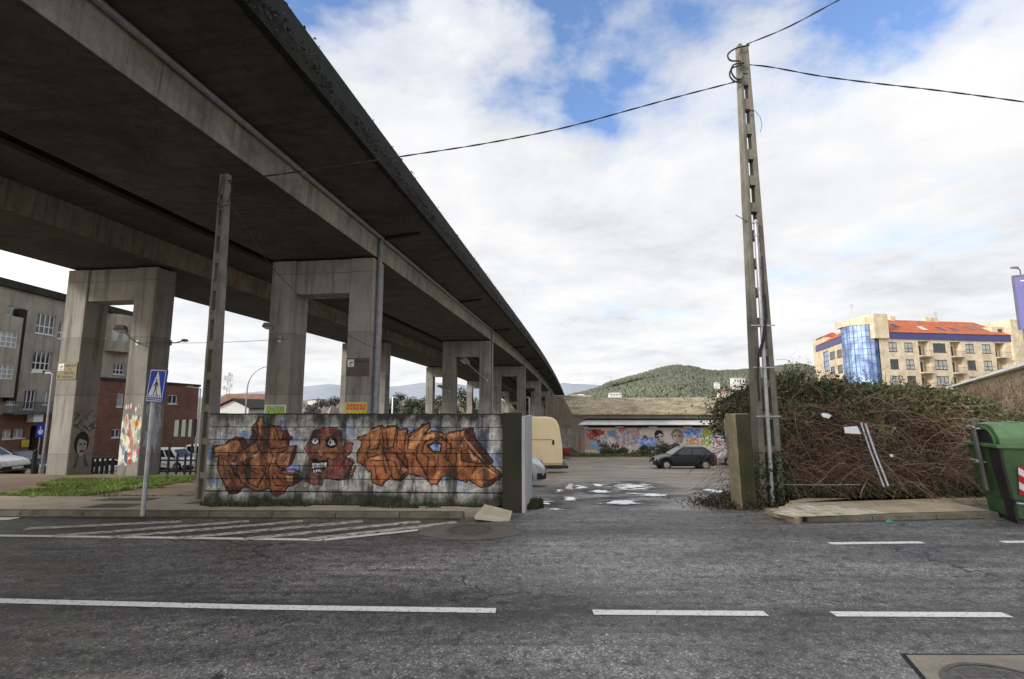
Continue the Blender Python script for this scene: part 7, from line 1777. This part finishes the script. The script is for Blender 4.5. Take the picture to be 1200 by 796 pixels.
# disabled parking sign
Y = 33; p = on_y(47.5, 505, Y); z = zg(p.x, Y); e = empty('parking_sign', (p.x, Y, z), 'square blue parking sign with white wheelchair symbol near the doorway', 'road sign')
c = on_y(48, 505, Y-.05)
mb = MB(); mb.tube([(p.x, Y, z), (p.x, Y, c.z+.3)], .035, 8); mb.build('pole', M['galv'], e)
mb = MB(); mb.box(c.x-.3, c.x+.3, c.y-.012, c.y+.012, c.z-.4, c.z+.4); pb_ = mb.build('plate', M['signblue'], e)
mb = MB(); mb.poly([(c.x-.02+.16*math.cos(a), c.y-.014, c.z-.08+.16*math.sin(a)) for a in [2*PI*k/14 for k in range(14)]]); mb.box(c.x-.06, c.x+.0, c.y-.02, c.y-.015, c.z, c.z+.28); mb.box(c.x-.0, c.x+.16, c.y-.02, c.y-.015, c.z, c.z+.06); mb.build('wheelchair_symbol', M['signwhite'], pb_)
# dark bollards and railing
def bollard(x, y, h, lab, r=.09, first=[None]):
    z = zg(x, y)
    if first[0] is None:
        mb = MB(); mb.lathe((0, 0, -.1), (0, 0, 1), [(0, r), (h+.02, r), (h+.05, r*.6), (h+.09, r*1.1), (h+.2, r*.9), (h+.24, r*.3)], 10); o = mb.build('bollard', M['black'], None, smooth=True); first[0] = o
    else: o = first[0].copy(); col.objects.link(o)
    o.location = (x, y, z); props(o, lab, 'bollard', 'dark bollards along the car park edge'); return o
for k, u in enumerate([3, 48, 104, 110, 115.5, 121, 127, 132.5, 139]):
    Y = 23.5 if k < 2 else 30; x = (u-600)/605*Y; bollard(x, Y, 1.0, 'dark bollard at the left edge in front of the white car' if k == 0 else 'dark bollard beside the left foot of the leftmost column' if k == 1 else 'dark bollard between the two leftmost columns')
rl = empty('railing', ((215-600)/605*31, 31, zg(-19.7, 31)), 'dark post and rail barrier in front of the white vans', 'railing')
us = [193, 203, 213, 222.5, 229, 236, 246]
xs_ = [(u-600)/605*31 for u in us]
for k, x in enumerate(xs_):
    z = zg(x, 31); mb = MB(); mb.box(x-.045, x+.045, 30.955, 31.045, z-.1, z+(1.9 if k % 3 == 1 else 1.35)); mb.build('post', M['black'], rl)
mb = MB(); z = zg(xs_[0], 31)
for h in (.25, .9): mb.box(xs_[0], xs_[-1], 31.08, 31.14, z+h, z+h+.09)
build_split(mb, 'rail', M['black'], rl)

# ------------------------------------------------------------------ trees beyond the viaduct
def tree(x, Y, ztop, w, label, pal, seed, base=-4.2, kind='pine'):
    rs = random.Random(seed); e = empty('pine_tree' if kind == 'pine' else 'bush', (x, Y, base), label, 'tree' if kind == 'pine' else 'bush', 'trees beyond the viaduct' if kind == 'pine' else 'bushes at the mural wall')
    H_ = ztop-base; mb = MB(); lean = rs.gauss(0, .3)
    if kind == 'pine':
        mb.tube([(x, Y, base-.3), (x+lean*.4, Y, base+H_*.5), (x+lean, Y, base+H_*.95)], [.28, .2, .05], 7)
    cl = []; nb = 16 if kind == 'pine' else 9
    for k in range(nb):
        t = (.38+.6*k/nb) if kind == 'pine' else rs.uniform(.25, .85); a = rs.uniform(0, 2*PI); rad = w*(.25+.75*math.sin(min(1, (1-t)*1.9+.15)*PI/2))*rs.uniform(.55, 1)
        c = Vector((x+lean*t+rad*math.cos(a)*.75, Y+rad*math.sin(a)*.75, base+H_*t)); cl.append((c, w*rs.uniform(.28, .45)))
        mb.tube([(x+lean*t, Y, base+H_*(t-.08)), tuple(c)], [.09 if kind == 'pine' else .02, .03 if kind == 'pine' else .01], 4)
    if kind == 'pine': cl.append((Vector((x+lean, Y, base+H_*.95)), w*.3))
    mb.build('trunk', M['rust'] if False else M['postc'], e)
    mb = MB(); cols = []
    for c, r_ in cl:
        for _ in range(75 if kind == 'pine' else 90):
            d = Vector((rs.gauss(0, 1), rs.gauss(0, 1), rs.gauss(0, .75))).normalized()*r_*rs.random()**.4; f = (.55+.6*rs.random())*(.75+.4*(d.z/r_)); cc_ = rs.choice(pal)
            p = c+d; s_ = r_*rs.uniform(.12, .26) if kind == 'pine' else rs.uniform(.05, .12); u_ = Vector((rs.gauss(0, 1), rs.gauss(0, 1), rs.gauss(0, 1))).normalized(); w_ = u_.orthogonal().normalized()
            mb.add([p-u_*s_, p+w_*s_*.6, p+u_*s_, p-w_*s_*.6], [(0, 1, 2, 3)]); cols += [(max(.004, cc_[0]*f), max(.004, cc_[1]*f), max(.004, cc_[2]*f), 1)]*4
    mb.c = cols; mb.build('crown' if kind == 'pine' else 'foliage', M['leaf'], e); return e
PN = [(.045, .065, .03), (.035, .052, .024), (.06, .078, .036), (.07, .085, .045)]
for k, (u, v, Y, w, lab) in enumerate([(455, 472, 125, 3.0, 'left outer pine of the group between the first two far columns'), (471, 462.5, 118, 3.4, 'tallest pine between the first two far columns'), (487, 469, 112, 3.1, 'low broad pine close to the pale far column'), (497, 466, 135, 3.2, 'pine half behind the pale far column'),
      (515, 464, 130, 3.0, 'pine seen right of the pale far column'), (540, 456.5, 120, 3.3, 'tall pine between the second far columns'), (551, 466, 128, 3.0, 'pine right of the tall one between the second far columns'), (380, 470, 170, 4, 'grey-green tree in the gap left of the column with the downpipe'), (394, 468, 180, 4.5, 'tree close to the column with the downpipe'), (366, 476, 150, 3, 'small tree by the field in the gap')]):
    p = on_y(u, v, Y); tree(p.x, Y, p.z, w, lab, PN if k < 7 else [(.08, .085, .075), (.06, .065, .055), (.09, .088, .07)], 100+k)
BU = [(.05, .075, .022), (.04, .06, .018), (.07, .085, .03), (.06, .05, .025)]
for k, (u, v, Y, w, lab) in enumerate([(714, 518, 48.6, 1.2, 'green bush by the left end of the mural'), (727, 524, 48.8, 1.0, 'low bush right of the green one at the mural'), (752, 525, 48.6, 1.1, 'low scrub below the blue lettering of the mural'), (776, 518, 48.4, 1.6, 'brown-green bush under the first portrait'), (790, 519, 48.6, 1.3, 'bush between the portraits behind the dark car'), (764, 523, 48.6, 1.0, 'low bush left of the brown-green one')]):
    p = on_y(u, v, Y); tree(p.x, Y, p.z, w, lab, BU if k != 3 else [(.07, .06, .03), (.05, .045, .025), (.04, .05, .02)], 200+k, -2.85, 'bush')
# bare shrub twigs near the left wing of the apartment block
bs = empty('bare_shrub', (6.6, 11.5, .5), 'bare twiggy shrub rising above the brambles left of the apartment block', 'shrub')
mb = MB()
for k in range(16):
    p = Vector((random.uniform(6.0, 7.0), 11.6, 1.75)); v_ = Vector((random.gauss(0, .35), random.gauss(0, .15), 1)); pts = [p]
    for q in range(7): v_ = (v_.normalized()+Vector((random.gauss(0, .22), 0, random.gauss(0, .1)))); pts.append(pts[-1]+v_.normalized()*random.uniform(.07, .13))
    mb.tube(pts, [.005*(1-.1*i) for i in range(len(pts))], 3)
mb.build('twigs', M['postc'], bs)

# ------------------------------------------------------------------ hills
def hill(name, ridge, D, z0, mat, dfront=.55, dback=1.35, kind='structure', rough=0.0, seed=0):
    """ridge: list of (u, v) outline at distance D"""
    pts = []; us_ = [ridge[0][0]+(ridge[-1][0]-ridge[0][0])*k/150 for k in range(151)]
    mb = MB(); K_ = 12; info = []
    for u in us_:
        for (a, va), (b, vb) in zip(ridge[:-1], ridge[1:]):
            if a <= u <= b: v = va+(vb-va)*(u-a)/(b-a); break
        r = ray(u, v); az = Vector((r.x, r.y, 0)).normalized(); top_ = EYE+r.z/math.hypot(r.x, r.y)*D; top_ += rough*noise.fractal((u*.05, seed, 0), .9, 2, 4)
        for j in range(K_+1):
            t = j/K_; d = D*(dfront+(1-dfront)*t) if t <= 1 else D
            h = z0+(top_-z0)*(math.sin(t*PI/2)**1.15); h += rough*2*t*(1-t)*noise.noise((u*.03, t*3, seed+4)); mb.v.append(tuple(az*d+Vector((0, 0, h)))); info.append((az*d+Vector((0, 0, h))))
        mb.v.append(tuple(az*D*dback+Vector((0, 0, z0)))); info.append(az*D*dback)
    n = K_+2
    for i in range(len(us_)-1):
        for j in range(n-1): a = i*n+j; mb.f.append((a, a+n, a+n+1, a+1)); mb.m.append(0)
    return mb.build(name, mat, kind=kind, smooth=True), info, n, len(us_)
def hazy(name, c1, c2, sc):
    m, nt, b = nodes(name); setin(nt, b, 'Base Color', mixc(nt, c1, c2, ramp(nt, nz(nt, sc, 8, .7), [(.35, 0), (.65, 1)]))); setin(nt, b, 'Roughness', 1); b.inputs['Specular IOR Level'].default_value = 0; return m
hill('hills', [(-900, 465), (-300, 452), (0, 460), (150, 463), (230, 466), (300, 460), (353, 454.5), (380, 451), (410, 453), (455, 454), (496, 450), (525, 449), (549, 453), (600, 461), (645, 455), (657, 449), (672, 450.5), (700, 452.5), (760, 458), (900, 464)], 4200, -8, hazy('far_haze_hills', (.31, .34, .385), (.275, .305, .35), .004), rough=6)  # blue haze of distance mixed into the hill colour
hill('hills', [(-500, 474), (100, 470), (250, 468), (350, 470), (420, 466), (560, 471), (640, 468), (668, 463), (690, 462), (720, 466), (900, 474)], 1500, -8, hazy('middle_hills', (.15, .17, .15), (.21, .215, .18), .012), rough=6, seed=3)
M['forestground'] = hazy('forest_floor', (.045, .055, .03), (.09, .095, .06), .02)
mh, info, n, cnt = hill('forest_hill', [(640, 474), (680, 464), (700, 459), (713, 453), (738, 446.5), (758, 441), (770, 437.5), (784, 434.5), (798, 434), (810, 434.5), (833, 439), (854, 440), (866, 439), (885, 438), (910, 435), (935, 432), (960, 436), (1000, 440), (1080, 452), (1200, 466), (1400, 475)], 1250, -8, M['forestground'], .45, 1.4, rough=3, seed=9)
mb = MB(); cols = []; random.seed(5)
for _ in range(22000):
    i = random.randrange(int(cnt*.62)); j = min(n-3, int((n-2)*random.random()**.8)); a = info[i*n+j]; b = info[(i+1)*n+j]; c = info[i*n+j+1]
    p = a+(b-a)*random.random()+(c-a)*random.random(); nn = noise.fractal((p.x*.006, p.y*.006, 3), .9, 2, 4)
    if nn < -.42: continue
    h = random.uniform(4, 8)*(1+.3*nn); w = h*random.uniform(.32, .55); k = 5; a0_ = random.random()*6
    vs = [p+Vector((0, 0, -1)), p+Vector((0, 0, h))]+[p+Vector((w*math.cos(a0_+2*PI*q/k), w*math.sin(a0_+2*PI*q/k), h*random.uniform(.3, .6))) for q in range(k)]
    mb.add(vs, [(1, 2+q, 2+(q+1) % k) for q in range(k)]+[(0, 2+(q+1) % k, 2+q) for q in range(k)])
    f = random.uniform(.75, 1.2)*(1+.6*nn); hz = .026; cc_ = random.choice([(.05, .065, .035), (.075, .08, .045), (.035, .05, .028), (.09, .085, .055)]); cols += [(cc_[0]*f+hz, cc_[1]*f+hz*1.0, cc_[2]*f+hz*.85, 1)]*len(vs)  # hz: haze added into the tree colours
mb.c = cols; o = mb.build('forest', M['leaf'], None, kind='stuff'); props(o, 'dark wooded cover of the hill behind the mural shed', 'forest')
# scrub mass in the valley between shed and hill
mb = MB(); cols = []
for _ in range(9000):
    Y = random.uniform(150, 560); u = random.uniform(330, 1010); p = Vector(((u-600)/605*Y, Y, -5+random.random()*.02*Y*.4)); h = random.uniform(3, 8); w = h*random.uniform(.35, .6); k = 5; a0_ = random.random()*6
    if u < 455 and random.random() < .5: continue
    if p.z+h > EYE+(478-468)/605*Y: continue
    vs = [p+Vector((0, 0, -1)), p+Vector((0, 0, h))]+[p+Vector((w*math.cos(a0_+2*PI*q/k), w*math.sin(a0_+2*PI*q/k), h*random.uniform(.35, .65))) for q in range(k)]
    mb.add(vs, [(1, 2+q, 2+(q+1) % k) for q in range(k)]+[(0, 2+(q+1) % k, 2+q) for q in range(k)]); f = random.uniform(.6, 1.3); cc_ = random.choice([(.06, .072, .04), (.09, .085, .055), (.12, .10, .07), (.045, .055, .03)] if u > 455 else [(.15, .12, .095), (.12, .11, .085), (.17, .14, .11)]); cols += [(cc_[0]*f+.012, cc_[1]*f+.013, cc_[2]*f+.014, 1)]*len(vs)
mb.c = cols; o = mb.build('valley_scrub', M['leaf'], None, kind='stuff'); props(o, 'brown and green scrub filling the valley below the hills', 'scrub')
def far_house(u, v0, v1, Y, w, d, roofc, label, flat=False):
    a = on_y(u, v1, Y); t = on_y(u, v0, Y); e = empty('far_house', (a.x, Y, a.z), label, 'house', 'pale houses on the hill slopes'); h = t.z-a.z; he = h*(1 if flat else .62)
    mb = MB(); mb.box(a.x-w/2, a.x+w/2, Y, Y+d, a.z-12, a.z+he); mb.build('wall', simple('far_wall', (.66, .64, .60), .8, .1), e)
    mb = MB()
    if flat: mb.box(a.x-w/2-.4, a.x+w/2+.4, Y-.4, Y+d+.4, a.z+he+.01, a.z+he+h*.12)
    else: mb.hexa([(a.x-w/2-.5, Y-.5, a.z+he+.01), (a.x+w/2+.5, Y-.5, a.z+he+.01), (a.x+w/2+.5, Y+d+.5, a.z+he+.01), (a.x-w/2-.5, Y+d+.5, a.z+he+.01)], [(a.x-w*.35, Y+d*.45, a.z+h), (a.x+w*.35, Y+d*.45, a.z+h), (a.x+w*.35, Y+d*.55, a.z+h), (a.x-w*.35, Y+d*.55, a.z+h)])
    mb.build('roof', simple('far_roof', roofc, .8, .2), e)
    mb = MB()
    for k in range(4): x = a.x-w*.36+w*.24*k; mb.box(x-w*.05, x+w*.05, Y-.06, Y-.01, a.z+he*.3, a.z+he*.75)
    build_split(mb, 'window', M['pane'], e)
for q in [(721.5, 460.3, 463.8, 420, 9.5, 7, (.66, .64, .6), 'white house at the hill foot above the shed roof'), (674, 462.5, 465.8, 420, 7, 7, (.45, .25, .16), 'first pale house right of the viaduct end'), (681, 462, 465.5, 430, 6, 6, (.62, .6, .56), 'second pale house right of the viaduct end'), (689, 463, 466, 410, 5, 6, (.42, .26, .17), 'third small pale house right of the viaduct end'),
          (851, 459, 463.5, 500, 12, 8, (.48, .2, .12), 'reddish roofed house left of the bramble top'), (371, 467.5, 470, 400, 8, 7, (.12, .1, .1), 'small dark roofed house in the gap between the columns'), (365, 467.8, 470.5, 410, 6, 6, (.3, .2, .16), 'tiny house left of the dark roofed one')]: far_house(*q)
far_house(866.5, 443.5, 449.5, 560, 12.5, 9, (.6, .58, .55), 'long white flat roofed building on the hill left of the tall pole', True)
far_house(841, 448, 450, 700, 6, 6, (.6, .58, .55), 'tiny pale house on the wooded hill slope')

# ------------------------------------------------------------------ world, sun, camera
SUN = Vector((-.76, -.45, .43)).normalized(); elev = math.asin(SUN.z); azim = math.atan2(SUN.x, SUN.y)
wd = bpy.data.worlds.new('World'); scene.world = wd; wd.use_nodes = True; nt = wd.node_tree; nt.nodes.clear()
out = N(nt, 'ShaderNodeOutputWorld'); bg = N(nt, 'ShaderNodeBackground'); nt.links.new(bg.outputs[0], out.inputs[0])
sky = N(nt, 'ShaderNodeTexSky', sky_type='NISHITA'); sky.sun_disc = False; sky.sun_elevation = elev; sky.sun_rotation = azim; sky.air_density = 1.0; sky.dust_density = .6; sky.ozone_density = 2.5
tc = N(nt, 'ShaderNodeTexCoord'); sx = N(nt, 'ShaderNodeSeparateXYZ'); nt.links.new(tc.outputs['Generated'], sx.inputs[0])
zc = mth(nt, 'MAXIMUM', sx.outputs['Z'], 0.0); dv = mth(nt, 'ADD', zc, .16)
cb = N(nt, 'ShaderNodeCombineXYZ'); nt.links.new(mth(nt, 'DIVIDE', sx.outputs['X'], dv), cb.inputs[0]); nt.links.new(mth(nt, 'DIVIDE', sx.outputs['Y'], dv), cb.inputs[1])
def wn_(scale, detail, rough, dist=0, off=(0, 0, 0), sc=(1, 1, 1)):
    mp = N(nt, 'ShaderNodeMapping'); mp.inputs['Location'].default_value = off; mp.inputs['Scale'].default_value = sc; nt.links.new(cb.outputs[0], mp.inputs[0])
    n_ = N(nt, 'ShaderNodeTexNoise'); n_.inputs['Scale'].default_value = scale; n_.inputs['Detail'].default_value = detail; n_.inputs['Roughness'].default_value = rough; n_.inputs['Distortion'].default_value = dist; nt.links.new(mp.outputs[0], n_.inputs['Vector']); return n_.outputs['Fac']
n1 = wn_(1.9, 8, .58, .15, (3.1, 1.7, 0)); 
# cover falls off with height: blue shows overhead, cloud sheet lower down
hfall = ramp(nt, zc, [(.0, .34), (.12, .26), (.24, .17), (.40, .24), (.52, .10), (.62, -.045), (.75, -.03)])
# ColorRamp clamps negatives, so bias
hf = mth(nt, 'SUBTRACT', ramp(nt, zc, [(.0, .55), (.14, .40), (.205, .30), (.26, .38), (.42, .43), (.49, .27), (.56, .14), (.66, .09), (.9, .25)]), .12)
cover = ramp(nt, mth(nt, 'ADD', n1, hf), [(.455, 0), (.575, .74), (.69, 1)])
n2 = wn_(1.3, 7, .6, .3, (7.7, 2.2, 0)); n3 = wn_(5.5, 6, .6, .2, (1, 5, 0))
shade = mth(nt, 'ADD', mth(nt, 'MULTIPLY', n2, .75), mth(nt, 'MULTIPLY', n3, .25))
CS = 9.0
cc = ramp(nt, shade, [(.30, (.61, .625, .66)), (.46, (.80, .81, .83)), (.60, (.92, .92, .925))])
bright = ramp(nt, zc, [(0, 1.0), (.12, 1.0), (.3, .95), (.6, 1.0)])
cc = mixc(nt, cc, bright, 1, 'MULTIPLY')
dp_ = N(nt, 'ShaderNodeVectorMath', operation='DOT_PRODUCT'); nt.links.new(tc.outputs['Generated'], dp_.inputs[0]); dp_.inputs[1].default_value = SUN
cc = mixc(nt, cc, (2.6, 2.45, 2.2), ramp(nt, dp_.outputs['Value'], [(.15, 0), (.85, 1)]), 'MIX')
sc_ = N(nt, 'ShaderNodeVectorMath', operation='SCALE'); nt.links.new(cc, sc_.inputs[0]); sc_.inputs['Scale'].default_value = CS
blue = N(nt, 'ShaderNodeVectorMath', operation='MULTIPLY'); nt.links.new(sky.outputs[0], blue.inputs[0]); blue.inputs[1].default_value = (1.9, 1.95, 2.15)
fin = mixc(nt, blue.outputs[0], sc_.outputs[0], cover); nt.links.new(fin, bg.inputs['Color']); bg.inputs['Strength'].default_value = .125
sl = bpy.data.lights.new('sun', 'SUN'); sl.energy = 3.2; sl.angle = R(7); sl.color = (1, .94, .85); so = bpy.data.objects.new('sun', sl); col.objects.link(so); so.rotation_euler = SUN.to_track_quat('Z', 'Y').to_euler(); so.location = (-30, -20, 40)
cam = bpy.data.cameras.new('camera'); cam.sensor_width = 36; cam.lens = 18; cam.clip_start = .05; cam.clip_end = 20000; co = bpy.data.objects.new('camera', cam); col.objects.link(co)
co.location = (0, 0, EYE); co.rotation_euler = (PI/2+PITCH, 0, 0); scene.camera = co
scene.view_settings.view_transform = 'Standard'; scene.view_settings.look = 'None'; scene.view_settings.exposure = 0; scene.view_settings.gamma = 1
